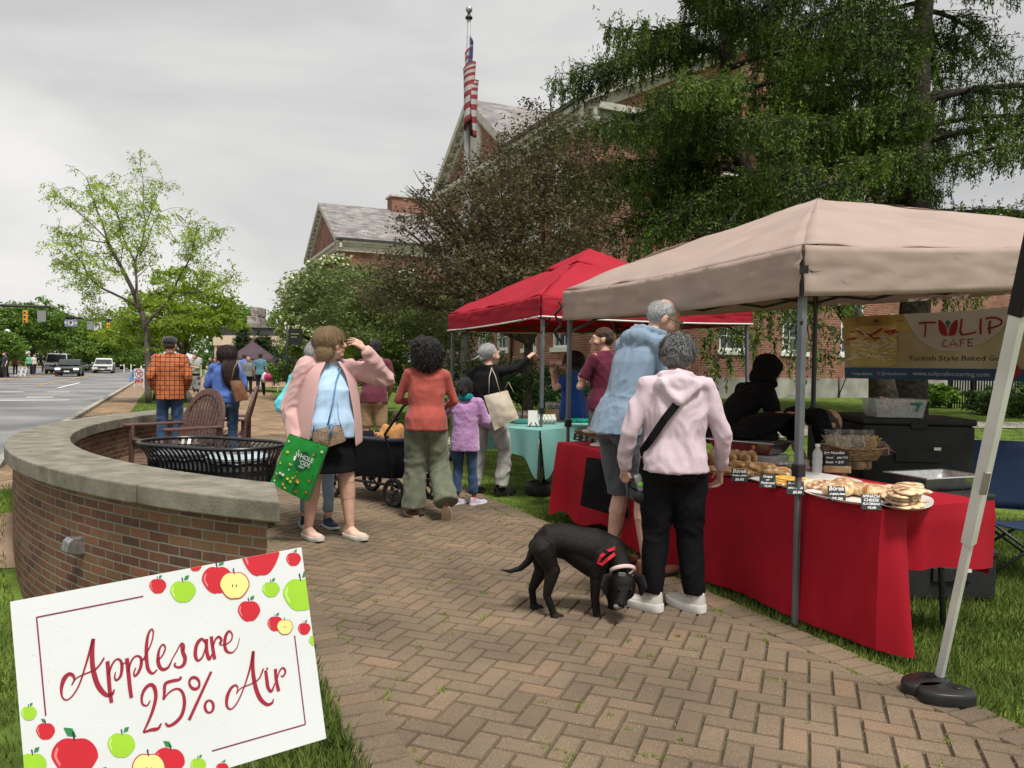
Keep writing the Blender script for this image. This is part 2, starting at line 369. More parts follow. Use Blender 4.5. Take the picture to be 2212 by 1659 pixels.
# brick pavers: every paver is real geometry with a chamfer; herringbone at 45 degrees to the walk
def pavmat(name,cols):
 m,nt,b=newmat(name);L=nt.links
 at=nt.nodes.new('ShaderNodeAttribute');at.attribute_name='tint'
 r=ramp(nt,[(i/(len(cols)-1),c)for i,c in enumerate(cols)]);L.new(at.outputs['Fac'],r.inputs[0])
 tc=nt.nodes.new('ShaderNodeTexCoord')
 n=nt.nodes.new('ShaderNodeTexNoise');n.inputs['Scale'].default_value=1.1;n.inputs['Detail'].default_value=5;L.new(tc.outputs['Object'],n.inputs[0])
 r2=ramp(nt,[(.3,(.62,.62,.62)),(.7,(1.15,1.1,1.05))]);L.new(n.outputs[0],r2.inputs[0])
 mx=nt.nodes.new('ShaderNodeMix');mx.data_type='RGBA';mx.blend_type='MULTIPLY';mx.inputs[0].default_value=1;L.new(r.outputs[0],mx.inputs[6]);L.new(r2.outputs[0],mx.inputs[7])
 n2=nt.nodes.new('ShaderNodeTexNoise');n2.inputs['Scale'].default_value=190;n2.inputs['Detail'].default_value=2;L.new(tc.outputs['Object'],n2.inputs[0])
 r3=ramp(nt,[(.42,(.74,.74,.74)),(.56,(1,1,1)),(.69,(1.1,1.08,1.05)),(.74,(2.3,2.2,2.0))]);L.new(n2.outputs[0],r3.inputs[0])
 m2=nt.nodes.new('ShaderNodeMix');m2.data_type='RGBA';m2.blend_type='MULTIPLY';m2.inputs[0].default_value=1;L.new(mx.outputs[2],m2.inputs[6]);L.new(r3.outputs[0],m2.inputs[7])
 L.new(m2.outputs[2],b.inputs['Base Color']);b.inputs['Roughness'].default_value=.88;b.inputs['Specular IOR Level'].default_value=.25
 bp=nt.nodes.new('ShaderNodeBump');bp.inputs['Strength'].default_value=.5;bp.inputs['Distance'].default_value=.004;L.new(n2.outputs[0],bp.inputs['Height']);L.new(bp.outputs[0],b.inputs['Normal'])
 return m
m_pave=pavmat('brick_paver',[(.185,.142,.098),(.205,.157,.108),(.215,.165,.114),(.225,.172,.119),(.255,.18,.12)])
m_pave2=pavmat('brick_paver_warm',[(.27,.185,.115),(.33,.23,.145),(.37,.26,.165),(.40,.29,.19)])
m_joint=mat('joint_sand',(.045,.04,.025),.95,.3,20,c2=(.09,.075,.045))
def pavers(name,inside,u0,u1,v0,v1,mt,soldiers=(),lim=99,sz=.1,herr=True):
 Vs=[];tint=[];th=45.0;ch=.006;g=.0025;H=.009
 lift_=0
 def brick(cu,cv,L,Wd,ang):
  p=W(cu,cv)
  if not inside(cu,cv):return
  jz=random.uniform(-.0022,.0022);t1,t2=random.uniform(-.012,.012),random.uniform(-.012,.012)
  ang+=RA+random.uniform(-.008,.008);ca,sa=math.cos(ang),math.sin(ang);ti=random.random()
  hl,hw=L/2-g,Wd/2-g
  def P(x,y,z):return(p.x+x*ca-y*sa,p.y+x*sa+y*ca,T(p.x,p.y)+z+jz+lift_+x*t1+y*t2)
  o=[P(-hl,-hw,-.006),P(hl,-hw,-.006),P(hl,hw,-.006),P(-hl,hw,-.006)]
  i=[P(-hl+ch,-hw+ch,H),P(hl-ch,-hw+ch,H),P(hl-ch,hw-ch,H),P(-hl+ch,hw-ch,H)]
  Vs.append(i);tint.append(ti)
  for k in range(4):l=(k+1)%4;Vs.append([o[k],o[l],i[l],i[k]]);tint.append(ti)
 c45=math.cos(PI/4)*sz
 def hb(a,b):return(a-b)*c45,(a+b)*c45
 R=int((max(abs(u0),abs(u1))+max(abs(v0),abs(v1)))/c45)+8
 cu0=(u0+u1)/2;cv0=(v0+v1)/2;K=int(((u1-u0)+(v1-v0))/2/c45)+6
 for b in range(-K,K):
  for a in range(-K,K):
   k=(a-b)%4
   if k==0:du,dv=hb(a+1,b+.5);an=PI/4
   elif k==3:du,dv=hb(a+.5,b+1);an=3*PI/4
   else:continue
   uu,vv_=cu0+du,cv0+dv
   if u0-.1<uu<u1+.1 and v0<vv_<v1:brick(uu,vv_,2*sz,sz,an)
 herr_inside=inside
 lift_=.004
 for(us,va,vb,L,Wd)in soldiers:
  v=va
  while v<vb:
   inside=lambda*_:True
   brick(us,v,L,Wd,0);v+=Wd
  inside=herr_inside
 return quads(name,np.array(Vs),mt,None,np.array(tint))
U0,U1=.62,3.14
insp=lambda u,v:U0+.13<u<U1-.13
# base sheet + pavers of the walk and of the seating bay inside the curved wall
base=drape(U0-.02,U1+.02,-1,60,-.004,3,60);tag(put('path_bed',base,m_joint),kind='structure')
pv=pavers('path',insp,U0+.13,U1-.13,.6,15.5,m_pave,[(U0+.09,.6,15.5,.2,.1),(U1-.09,.6,15.5,.2,.1)]);tag(pv,kind='structure')
pv=pavers('far_path',lambda u,v:U0+.4<u<U1+.6+(v-15)*.02,U0+.4,U1+1.2,15.6,46,m_pave2,[(U0+.3,15.6,46,.2,.2)],sz=.2);tag(pv,kind='structure')
WCX,WCY,WRO,WRI=1.36,11.72,7.60,7.02
def inbay(u,v):
 p=W(u,v);return(p-Vector((WCX,WCY,0))).length<WRI+.1 and u<U0
bay=MB();pl=[W(U0,5.3),W(U0,15.6)]
for k in range(25):
 t=k/24;v=15.6-t*10.3
 lo=-2.0
 while not inbay(lo,v)and lo<U0:lo+=.05
 pl.append(W(lo,v))
bay.add([(p.x,p.y,-.006)for p in pl],[tuple(range(len(pl)))])
tag(put('seating_bay_bed',bay,m_joint,smooth=False),kind='structure')
m_pave3=pavmat('brick_paver_bay',[(.12,.08,.055),(.16,.105,.072),(.19,.125,.085),(.21,.14,.095)])
pv=pavers('seating_bay_paving',inbay,-1.6,U0,5.3,15.4,m_pave3);tag(pv,kind='structure')
# brick pavement along the kerb
pv=pavers('pavement',lambda u,v:True,-1.98,-1.12,10.6,30,m_pave2,sz=.1);tag(pv,kind='structure')
tag(put('pavement_bed',drape(-1.99,-1.05,8.4,60,-.002,2,60),mat('pavement_bed',(.26,.18,.12),.9,.2,4)),kind='structure')
tag(put('plaza',drape(-1.99,12,46,75,.006,4,6),mat('plaza_brick',(.30,.2,.13),.9,.2,2)),kind='structure')
# concrete cross walk behind the stalls
cw=MB()
for k in range(24):
 a,b=3.2+k*1.5,3.2+k*1.5+1.49
 q=[W(a,13.4-.25*(a-3)),W(b,13.4-.25*(b-3)),W(b,14.8-.25*(b-3)),W(a,14.8-.25*(a-3))];cw.add([(p.x,p.y,T(p.x,p.y)+.006)for p in q],[(0,1,2,3)])
tag(put('concrete_walk',cw,m_conc,smooth=False),kind='structure')
# grass blades: denser where it is close
def blades(name,pts,hgt,wd,mt,tuft=False):
 n=len(pts);P=np.array(pts);a=rng.random(n)*2*PI;h=hgt*(.45+.8*rng.random(n));lean=(rng.random((n,2))-.5)*1.1*h[:,None]
 dx=np.c_[np.cos(a),np.sin(a),np.zeros(n)]*(wd*(.6+.8*rng.random(n)))[:,None]
 top=P+np.c_[lean,h];mid=P+np.c_[lean*.35,h*.6]
 V=np.stack([P-dx,P+dx,mid+dx*.7,top,mid-dx*.7],1)
 return quads(name,V,mt,None,None,5)
m_bl=leafmat('grass_blade',(.065,.11,.02),(.19,.25,.055),.3,.6,2.5)
def scat(n,fn,keep):
 r=[]
 while len(r)<n:
  x,y=fn()
  if keep(x,y):r.append((x,y,T(x,y)-.012))
 return r
def okg(x,y):
 u,v=x*UU.x+y*UU.y,x*VV.x+y*VV.y
 if U0-.01<u<U1+.0 and random.random()>.0:return False
 if u<-1.02 and v>10.2:return False
 if-2.0<u<-1.75:return False
 if(Vector((x,y))-Vector((WCX,WCY))).length<WRO and u<U0:return False
 return u>-2
def rr(near,far,a0,a1,p=1.0):
 def f():
  d=near+(far-near)*random.random()**p;an=random.uniform(a0,a1);return d*math.tan(an),d
 return f
pts=scat(60000,rr(2.4,7.5,0,.66,.8),lambda x,y:okg(x,y)and x*UU.x+y*UU.y>U1)
pts+=scat(30000,rr(7.5,19,-.2,.66,.7),lambda x,y:okg(x,y)and x*UU.x+y*UU.y>U1)
pts+=scat(26000,rr(1.7,9.5,-.68,-.2,1),lambda x,y:okg(x,y)and x*UU.x+y*UU.y<U0)
pts+=scat(9000,rr(14,34,-.5,-.3,.8),lambda x,y:okg(x,y)and x*UU.x+y*UU.y<U0 and x*UU.x+y*UU.y>-1)
tag(blades('grass',pts,.055,.0032,m_bl),kind='stuff')
pts=scat(5200,rr(2.0,4.2,-.35,-.1,1),lambda x,y:.15<x*UU.x+y*UU.y<U0+.02)
tag(blades('grass_edge',pts,.08,.003,m_bl),kind='stuff')
# weeds growing in the joints
wp=[]
for k in range(170):
 u=random.uniform(U0+.05,U1-.02);v=random.uniform(1.6,7.5)**1;
 if random.random()<.25:u=random.choice((U0+.2,U1-.19,U1))
 p=W(u,v);L=random.uniform(.0,.06);an=RA+random.choice((1,3))*PI/4
 for q in range(random.randint(10,34)):
  t=random.uniform(-L,L);wp.append((p.x+math.cos(an)*t+random.uniform(-.011,.011),p.y+math.sin(an)*t+random.uniform(-.011,.011),T(p.x,p.y)))
for k in range(2400):
 v=random.uniform(1.4,8);u=U1+.0+random.gauss(0,.035);p=W(u,v)
 wp.append((p.x,p.y,0))
tag(blades('weeds',wp,.022,.0028,leafmat('weed',(.13,.2,.03),(.34,.42,.08),.3)),kind='stuff')
# scattered grit and bits on the paving
gp=[]
for k in range(1500):
 p=W(random.uniform(U0,U1),random.uniform(1.5,7));gp.append((p.x,p.y,.0115))
gp=np.array(gp);a=rng.random(len(gp))*6.28;l=.002+.006*rng.random(len(gp))**3;dx=np.c_[np.cos(a)*l,np.sin(a)*l,a*0];dy=np.c_[-np.sin(a),np.cos(a),a*0]*.0015
tag(quads('grit',np.stack([gp-dx,gp+dy,gp+dx,gp-dy],1),mat('straw',(.45,.4,.28),.8)),kind='stuff')
# yellow chalk scuff on the pavers by the walk's edge, laid as a thin film
# ================================================================= CURVED BRICK SEAT WALL
m_wallb=brickmat('seat_wall_brick',[(.06,.042,.033),(.10,.058,.043),(.155,.075,.05),(.20,.088,.052),(.20,.13,.07),(.28,.11,.062)],(.26,.24,.20))
m_cap=mat('cap_concrete',(.15,.14,.105),.92,.3,5,.45,70,c2=(.29,.265,.205),det=14,lo=.25,hi=.75,bdist=.006)
def capdetail(m):
 nt=m.node_tree;b=nt.nodes['Principled BSDF'];L=nt.links
 tc=nt.nodes.new('ShaderNodeTexCoord');v=nt.nodes.new('ShaderNodeTexVoronoi');v.inputs['Scale'].default_value=32;L.new(tc.outputs['Object'],v.inputs[0])
 n=nt.nodes.new('ShaderNodeTexNoise');n.inputs['Scale'].default_value=3;L.new(tc.outputs['Object'],n.inputs[0])
 a=nt.nodes.new('ShaderNodeMath');a.operation='MULTIPLY_ADD';a.inputs[1].default_value=-.32;a.inputs[2].default_value=.25;L.new(n.outputs[0],a.inputs[0])
 c=nt.nodes.new('ShaderNodeMath');c.operation='ADD';L.new(v.outputs[0],c.inputs[0]);L.new(a.outputs[0],c.inputs[1])
 r=ramp(nt,[(.17,(.12,.12,.11)),(.25,(1,1,1))]);L.new(c.outputs[0],r.inputs[0])
 src=b.inputs['Base Color'].links[0].from_socket
 mx=nt.nodes.new('ShaderNodeMix');mx.data_type='RGBA';mx.blend_type='MULTIPLY';mx.inputs[0].default_value=.85;L.new(src,mx.inputs[6]);L.new(r.outputs[0],mx.inputs[7]);L.new(mx.outputs[2],b.inputs['Base Color'])
capdetail(m_cap)
wall=thing('brick_seat_wall','low curved brick seat wall with thick concrete cap','wall',(WCX,WCY,0))
def arcpt(r,t):return Vector((r*math.cos(t),r*math.sin(t),0))
t_end=math.atan2(4.635-WCY,-1.39-WCX);t_inn=math.atan2(5.33-WCY,-1.67-WCX)+2*PI;t_far=math.atan2(13.9-WCY,-5.3-WCX)
if t_far<0:t_far+=2*PI
if t_end<0:t_end+=2*PI
def arcwall(r0,r1,z0,z1,ta,tb,n=90,uvw=None):
 me=bpy.data.meshes.new('wall');V=[];Fs=[];
 for k in range(n+1):
  t=ta+(tb-ta)*k/n;sk=(t_inn-t_end)*sm((t-t_end+.5)/.5)**2;f=(WRO-r0)/(WRO-WRI);g_=(WRO-r1)/(WRO-WRI);a=arcpt(r0,t+sk*f);b=arcpt(r1,t+sk*g_)
  V+=[(a.x,a.y,z0),(a.x,a.y,z1),(b.x,b.y,z1),(b.x,b.y,z0)]
 for k in range(n):
  i=4*k
  for q in range(4):Fs.append((i+q,i+4+q,i+4+(q+1)%4,i+(q+1)%4))
 Fs+=[(0,1,2,3),(4*n+3,4*n+2,4*n+1,4*n)]
 me.from_pydata(V,[],Fs);uv=me.uv_layers.new(name='UV')
 for p in me.polygons:
  for li in p.loop_indices:
   vi=me.loops[li].vertex_index;co=me.vertices[vi].co
   s_=(ta+(tb-ta)*(vi//4)/n)*(r0+r1)/2
   if p.index>=4*n:s_+=(co.xy.length-r0)
   uv.data[li].uv=(s_,co.z)
 return me
me=arcwall(WRO-.07,WRI+.06,-1.1,.452,t_far+.012,t_end-.012);me.materials.append(m_wallb);put('wall',me,None,wall,smooth=False)
# cap cast in long stones with fine joints
st=9
for k in range(st):
 a=t_far+(t_end-t_far)*k/st+.0006;b=t_far+(t_end-t_far)*(k+1)/st-.0006
 me=arcwall(WRO,WRI,.452,.588,a,b,14);me.materials.append(m_cap);o=put('cap',me,None,wall,smooth=False,bevel=.012)
# weatherproof outlet box on the brick
oc=onpl(158,1180,Vector((WCX,WCY,0))+arcpt(WRO-.07,math.atan2(6.0-WCY,-3.7-WCX)),Vector((-.72,-.69,0)))
tt=math.atan2(oc.y-WCY,oc.x-WCX);c0=arcpt(WRO-.07,tt);nrm=arcpt(1,tt);tng=Vector((-nrm.y,nrm.x,0))
mt_al=mat('cast_aluminium',(.42,.42,.42),.35,.3,20,metal=.8)
ob=bpy.data.objects.new('outlet_box',None);link(ob,wall);ob['label']='grey metal weatherproof outlet box on the brick'
Ro=Matrix((tng,nrm,Vector((0,0,1)))).transposed()
b1=MB();b1.box(c0+nrm*.02+Vector((0,0,oc.z)),(.085,.05,.12),Ro);put('back_box',b1,mt_al,ob,False,bevel=.004)
prof=[];b2=MB()
for sx in(-.05,.05):
 prof.append([c0+tng*sx+nrm*y+Vector((0,0,oc.z+z))for y,z in((.045,.07),(.09,.068),(.12,.045),(.13,.0),(.13,-.03),(.045,-.06))])
b2.rings(prof);put('cover',b2,mt_al,ob,False,bevel=.006)
# ================================================================= SCHOOL BUILDING
m_brick=brickmat('school_brick',[(.13,.045,.035),(.20,.07,.05),(.27,.095,.062),(.32,.13,.085),(.22,.08,.055)],(.36,.31,.26),bw=.27,bh=.094,mj=.014,bump=.5)
m_stone=mat('foundation_stone',(.27,.26,.23),.9,.15,1.5,.3,30,c2=(.38,.365,.32))
m_trim=mat('cream_trim',(.50,.48,.41),.7,.12,3,c2=(.60,.58,.50))
m_wtrim=mat('white_paint',(.74,.74,.70),.6,.08,5)
m_glass=mat('window_glass',(.035,.045,.05),.08,.5,.6,spec=.8)
def slate():
 m,nt,b=newmat('slate_roof');L=nt.links
 tc=nt.nodes.new('ShaderNodeTexCoord');br=nt.nodes.new('ShaderNodeTexBrick');br.inputs['Scale'].default_value=1;br.inputs['Brick Width'].default_value=.55;br.inputs['Row Height'].default_value=.3
 br.inputs['Mortar Size'].default_value=.012;br.inputs['Color1'].default_value=(.16,.14,.135,1);br.inputs['Color2'].default_value=(.30,.285,.275,1);br.inputs['Mortar'].default_value=(.1,.09,.085,1)
 L.new(tc.outputs['UV'],br.inputs[0]);n=nt.nodes.new('ShaderNodeTexNoise');n.inputs['Scale'].default_value=.8;L.new(tc.outputs['UV'],n.inputs[0])
 r=ramp(nt,[(.35,(.75,.72,.75)),(.65,(1.15,1.15,1.1))]);L.new(n.outputs[0],r.inputs[0])
 mx=nt.nodes.new('ShaderNodeMix');mx.data_type='RGBA';mx.blend_type='MULTIPLY';mx.inputs[0].default_value=1;L.new(br.outputs[0],mx.inputs[6]);L.new(r.outputs[0],mx.inputs[7])
 L.new(mx.outputs[2],b.inputs['Base Color']);b.inputs['Roughness'].default_value=.6
 bp=nt.nodes.new('ShaderNodeBump');bp.inputs['Distance'].default_value=.01;L.new(br.outputs['Fac'],bp.inputs['Height']);bp.invert=True;L.new(bp.outputs[0],b.inputs['Normal'])
 return m
m_slate=slate()
def uvface(polys,m,name,parent):
 me=bpy.data.meshes.new(name);V=[];Fs=[];UV_=[]
 for pts,ax,ay in polys:
  o=len(V);V+=[tuple(p)for p in pts];Fs.append(tuple(range(o,o+len(pts))));UV_.append([(Vector(p).dot(ax),Vector(p).dot(ay))for p in pts])
 me.from_pydata(V,[],Fs);uv=me.uv_layers.new(name='UV')
 for p,q in zip(me.polygons,UV_):
  for li,c in zip(p.loop_indices,q):uv.data[li].uv=c
 me.materials.append(m);return put(name,me,None,parent,smooth=False)
Z=Vector((0,0,1))
def wallholes(face,fixed,a0,a1,z0,z1,holes,top=None):
 """face 's' (v fixed, a=u) or 'w' (u fixed, a=v); returns polys for a wall with rectangular holes and 0.12 m reveals"""
 P=(lambda a,z,d=0:W(a,fixed+d,z))if face=='s' else(lambda a,z,d=0:W(fixed+d,a,z))
 ax=UU if face=='s' else VV;xs=sorted({a0,a1,*[h[0]for h in holes],*[h[1]for h in holes]});zs=sorted({z0,z1,*[h[2]for h in holes],*[h[3]for h in holes]})
 out=[]
 for i in range(len(xs)-1):
  for j in range(len(zs)-1):
   cx,cz=(xs[i]+xs[i+1])/2,(zs[j]+zs[j+1])/2
   if any(h[0]<cx<h[1]and h[2]<cz<h[3]for h in holes):continue
   out.append(([P(xs[i],zs[j]),P(xs[i+1],zs[j]),P(xs[i+1],zs[j+1]),P(xs[i],zs[j+1])],ax,Z))
 for h in holes:
  ay=VV if face=='s' else UU
  for q,x_ in(([P(h[0],h[2]),P(h[0],h[3]),P(h[0],h[3],.14),P(h[0],h[2],.14)],ay),([P(h[1],h[2]),P(h[1],h[3]),P(h[1],h[3],.14),P(h[1],h[2],.14)],ay),([P(h[0],h[3]),P(h[1],h[3]),P(h[1],h[3],.14),P(h[0],h[3],.14)],ax)):
   out.append((q,x_,Z if x_ is ay else ay))
 if top:out.append(([P(*q)for q in top],ax,Z))
 return out
def window(parent,face,fixed,a,z,w_,h_,blinds=True,lintel=False):
 P=(lambda a,z,d=0:W(a,fixed+d,z))if face=='s' else(lambda a,z,d=0:W(fixed+d,a,z))
 def bar(mb,a0,a1,z0,z1,d0,d1):
  q=[P(a0,z0,d0),P(a1,z0,d0),P(a1,z0,d1),P(a0,z0,d1),P(a0,z1,d0),P(a1,z1,d0),P(a1,z1,d1),P(a0,z1,d1)]
  mb.add(q,[(3,2,1,0),(4,5,6,7),(0,1,5,4),(1,2,6,5),(2,3,7,6),(3,0,4,7)])
 f=MB();t=.085
 bar(f,a-w_/2,a-w_/2+t,z,z+h_,.02,.12);bar(f,a+w_/2-t,a+w_/2,z,z+h_,.02,.12);bar(f,a-w_/2+t,a+w_/2-t,z+h_-t,z+h_,.02,.12)
 bar(f,a-w_/2+t,a+w_/2-t,z,z+t,.02,.12);bar(f,a-w_/2+t,a+w_/2-t,z+h_*.5-.03,z+h_*.5+.03,.045,.12)
 for k in(1,2):x=a-w_/2+w_*k/3;bar(f,x-.014,x+.014,z+t,z+h_-t,.07,.115)
 for k in(1,3):y=z+h_*k/4;bar(f,a-w_/2+t,a+w_/2-t,y-.012,y+.012,.072,.113)
 win=put('window',f,m_wtrim,parent,smooth=False)
 g=MB();bar(g,a-w_/2+.05,a+w_/2-.05,z+.05,z+h_-.05,.122,.13);put('pane',g,m_glass,win,smooth=False)
 if blinds:
  b_=MB();n=int(h_*.5/.075)
  for k in range(n):y=z+h_-.1-k*.075;bar(b_,a-w_/2+.1,a-.06,y-.012,y+.012,.118,.1215);bar(b_,a+.06,a+w_/2-.1,y-.012,y+.012,.118,.1215)
  put('shutter',b_,m_wtrim,win,smooth=False)
 s_=MB();bar(s_,a-w_/2-.12,a+w_/2+.12,z-.17,z,-.07,.13);put('sill',s_,m_wtrim,win,smooth=False)
 if lintel:s_=MB();bar(s_,a-w_/2-.05,a+w_/2+.05,z+h_+.003,z+h_+.32,-.025,.1);put('lintel',s_,m_wtrim,win,smooth=False)
def gable(parent,face,fixed,a0,a1,ze,zp,dep,dentil=True,far=None):
 """raking cornices, horizontal cornice and the two roof slopes of a gable block running back dep metres"""
 P=(lambda a,z,d=0:W(a,fixed+d,z))if face=='s' else(lambda a,z,d=0:W(fixed+d,a,z))
 ax=UU if face=='s' else VV;ad=VV if face=='s' else UU;c=(a0+a1)/2;ov=.55;sl=(zp-ze)/(c-a0)
 A0,A1=a0-ov,a1+ov;zE=ze-ov*sl
 for s_,(x0,x1)in enumerate(((A0,c),(c,A1))):
  z0,z1=(zE,zp)if s_==0 else(zp,zE);L_=Vector((x1-x0,z1-z0));ang=L_.normalized()
  ay=ax*ang.x+Z*ang.y
  uvface([([P(x0,z0+.25,-ov),P(x1,z1+.25,-ov),P(x1,z1+.25,dep),P(x0,z0+.25,dep)],ad,ay)],m_slate,'roof',parent)
  tr=MB()
  for(d0,d1,zl,zh)in((-ov+.0,-ov+.16,-.12,.24),(-ov+.16,-.2,-.02,.22),(-.2,.0,-.5,.2)):
   q=[P(x0,z0+zl,d0),P(x1,z1+zl,d0),P(x1,z1+zl,d1),P(x0,z0+zl,d1),P(x0,z0+zh,d0),P(x1,z1+zh,d0),P(x1,z1+zh,d1),P(x0,z0+zh,d1)]
   tr.add(q,[(3,2,1,0),(4,5,6,7),(0,1,5,4),(1,2,6,5),(2,3,7,6),(3,0,4,7)])
  if dentil:
   n=int((x1-x0)/.55)
   for k in range(n):
    x=x0+(k+.5)*(x1-x0)/n;zz=z0+(z1-z0)*(k+.5)/n-.02
    q0=P(x,zz-.1,-.3);tr.box(q0,(.26,.26,.18),Matrix.Rotation(RA,3,'Z'))
  put('raking_cornice',tr,m_trim,parent,smooth=False)
  xe=x0 if s_==0 else x1;sgn=1 if s_==0 else-1;ev=MB()
  for(e0,e1,zl,zh)in((0,.16,zE-.12,zE+.22),(.16,ov+.05,zE-.3,zE-.05),(ov-.25,ov,zE-.75,zE-.3)):
   q=[P(xe+sgn*e0,zl,-ov+.17),P(xe+sgn*e1,zl,-ov+.17),P(xe+sgn*e1,zl,dep),P(xe+sgn*e0,zl,dep),P(xe+sgn*e0,zh,-ov+.17),P(xe+sgn*e1,zh,-ov+.17),P(xe+sgn*e1,zh,dep),P(xe+sgn*e0,zh,dep)]
   ev.add(q,[(3,2,1,0),(4,5,6,7),(0,1,5,4),(1,2,6,5),(2,3,7,6),(3,0,4,7)])
  if dentil:
   for k in range(int(dep/.55)):ev.box(P(xe+sgn*.36,zE-.35,k*.55),(.2,.2,.16),Matrix.Rotation(RA,3,'Z'))
  put('eave_cornice',ev,m_trim,parent,smooth=False)
  gu=MB();gu.bar(P(xe-sgn*.06,zE+.14,-ov),P(xe-sgn*.06,zE+.14,dep),.12,.12);put('gutter',gu,m_darkmetal,parent,smooth=False)
 hc=MB()
 for(d0,d1,zl,zh)in((-.5,0,ze-.55,ze-.32),(-.3,0,ze-.8,ze-.55)):
  q=[P(a0-.1,zl,d0),P(a1+.1,zl,d0),P(a1+.1,zl,d1),P(a0-.1,zl,d1),P(a0-.1,zh,d0),P(a1+.1,zh,d0),P(a1+.1,zh,d1),P(a0-.1,zh,d1)]
  hc.add(q,[(3,2,1,0),(4,5,6,7),(0,1,5,4),(1,2,6,5),(2,3,7,6),(3,0,4,7)])
 if dentil:
  for k in range(int((a1-a0)/.42)):hc.box(P(a0+.2+k*.42,ze-.88,-.14),(.2,.2,.16),Matrix.Rotation(RA,3,'Z'))
 put('cornice',hc,m_trim,parent,smooth=False)
m_darkmetal=mat('dark_metal',(.05,.055,.055),.5,.2,8,metal=.3)
school=thing('school_building','two storey red brick school with slate roofs, cream gables and white windows','building',(0,0,0))
ZB=.2
cols_s=[16.5,19.6,22.7,25.8];cols_w=[25.7,28.4,31.2,33.6,36.2,38.2];wd=1.25
hs_=[(a-wd/2,a+wd/2,z,z+2.2)for a in cols_s for z in(2.15,6.65)]
polys=wallholes('s',23.4,13.4,27.4,1.08,10.8,hs_,[(13.4,10.8),(27.4,10.8),(20.4,14.2)])
hw_=[(a-wd/2,a+wd/2,z,z+2.2)for a in cols_w for z in(2.15,6.65)]
polys+=wallholes('w',13.4,23.4,39.2,1.08,10.8,hw_,[(30.3,10.8),(39.2,10.8),(34.75,13.9)])
polys+=[([W(13.4,39.2,1),W(18,39.2,1),W(18,39.2,10.8),W(13.4,39.2,10.8)],UU,Z)]
uvface(polys,m_brick,'wall',school)
fb=MB()
for a,b in((W(13.32,23.32),W(27.4,23.32)),(W(13.32,23.33),W(13.32,39.2))):
 pa=[(a.x,a.y),(b.x,b.y)];off=VV if abs((b-a).dot(UU))>1 else UU
 q=[a,b,b+off*.5,a+off*.5];fb.add([(p.x,p.y,-.3)for p in q]+[(p.x,p.y,1.1)for p in q],[(0,1,5,4),(1,2,6,5),(3,0,4,7),(4,5,6,7)])
put('foundation',fb,m_stone,school,smooth=False)
for a in cols_s:
 for z in(2.15,6.65):window(school,'s',23.4,a,z,wd,2.2,z>5)
for a in cols_w:
 for z in(2.15,6.65):window(school,'w',13.4,a,z,wd,2.2,False,z>5)
gable(school,'s',23.4,13.4,27.4,10.8,14.2,7)
gable(school,'w',13.4,30.3,39.2,10.9,13.9,9)
# oval stone medallion in the street gable
md=MB();c=W(13.4,34.75,12.0)
md.lathe(c,[(.01,.13),(.62,.13),(.78,.08),(.8,0)],28,-UU);me=md;me.v=[tuple(Vector(v)+Vector((0,0,(v[2]-c.z)*.35)))for v in me.v]
put('medallion',me,m_trim,school,smooth=True,auto=40)
m_pipe=mat('downpipe',(.07,.04,.03),.6)
dp=MB();dp.tube([W(25.05,23.3,1.2),W(25.05,23.3,.3),W(25.3,23.05,.25)],.05,8);put('downpipe',dp,m_pipe,school)
dp=MB();dp.tube([W(13.3,30.0,10.3),W(13.3,30.0,.3)],.06,8);put('downpipe',dp,m_pipe,school)
# lower east range, set back
pe=wallholes('s',27.2,27.4,60,.9,9.0,[(a-wd/2,a+wd/2,z,z+2.1)for a in(30,33.2,36.4,39.6,42.8)for z in(2.2,6.2)])
uvface(pe,m_brick,'wall',school)
for a in(30,33.2,36.4,39.6,42.8):
 for z in(2.2,6.2):window(school,'s',27.2,a,z,wd,2.1,False)
uvface([([W(27.4,26.8,9.0),W(60,26.8,9.0),W(60,33,11.2),W(27.4,33,11.2)],UU,(VV+Z*.35).normalized())],m_slate,'roof',school)
ec=MB();ec.bar(W(27.4,26.95,8.85),W(60,26.95,8.85),.4,.35);put('eave_cornice',ec,m_trim,school,smooth=False)
fe=MB();q=[W(27.4,27.1),W(60,27.1),W(60,27.5),W(27.4,27.5)];fe.add([(p.x,p.y,-.3)for p in q]+[(p.x,p.y,1.0)for p in q],[(0,1,5,4),(4,5,6,7)]);put('foundation',fe,m_stone,school,smooth=False)
# north wing seen beyond the crab apple
north=thing('school_wing','far brick wing with slate roof, chimney and cream gable end beyond the trees','building',(0,0,0))
pn=wallholes('s',60.3,12.1,40,.8,11.2,[(a-.8,a+.8,6.4,8.8)for a in(17.5,22.5,27.5)]+[(a-.8,a+.8,1.8,4.2)for a in(17.5,22.5)])
pn+=wallholes('w',12.1,60.3,74.4,.8,11.2,[(a-.7,a+.7,z,z+2.4)for a in(62.5,65.2,69.4,72.1)for z in(2,6.4)],[(60.3,11.2),(74.4,11.2),(67.35,14.95)])
uvface(pn,m_brick,'wall',north)
for a in(17.5,22.5,27.5):window(north,'s',60.3,a,6.4,1.6,2.4,False,True)
for a in(17.5,22.5):window(north,'s',60.3,a,1.8,1.6,2.4,False,True)
for a in(62.5,65.2,69.4,72.1):
 for z in(2,6.4):window(north,'w',12.1,a,z,1.4,2.4,False)
gable(north,'w',12.1,60.3,74.4,11.2,14.95,28)
ch=MB();ch.box(W(20.2,68.2,15.4),(5.0,1.6,1.9),Matrix.Rotation(RA,3,'Z'));ch2=uvbox=None
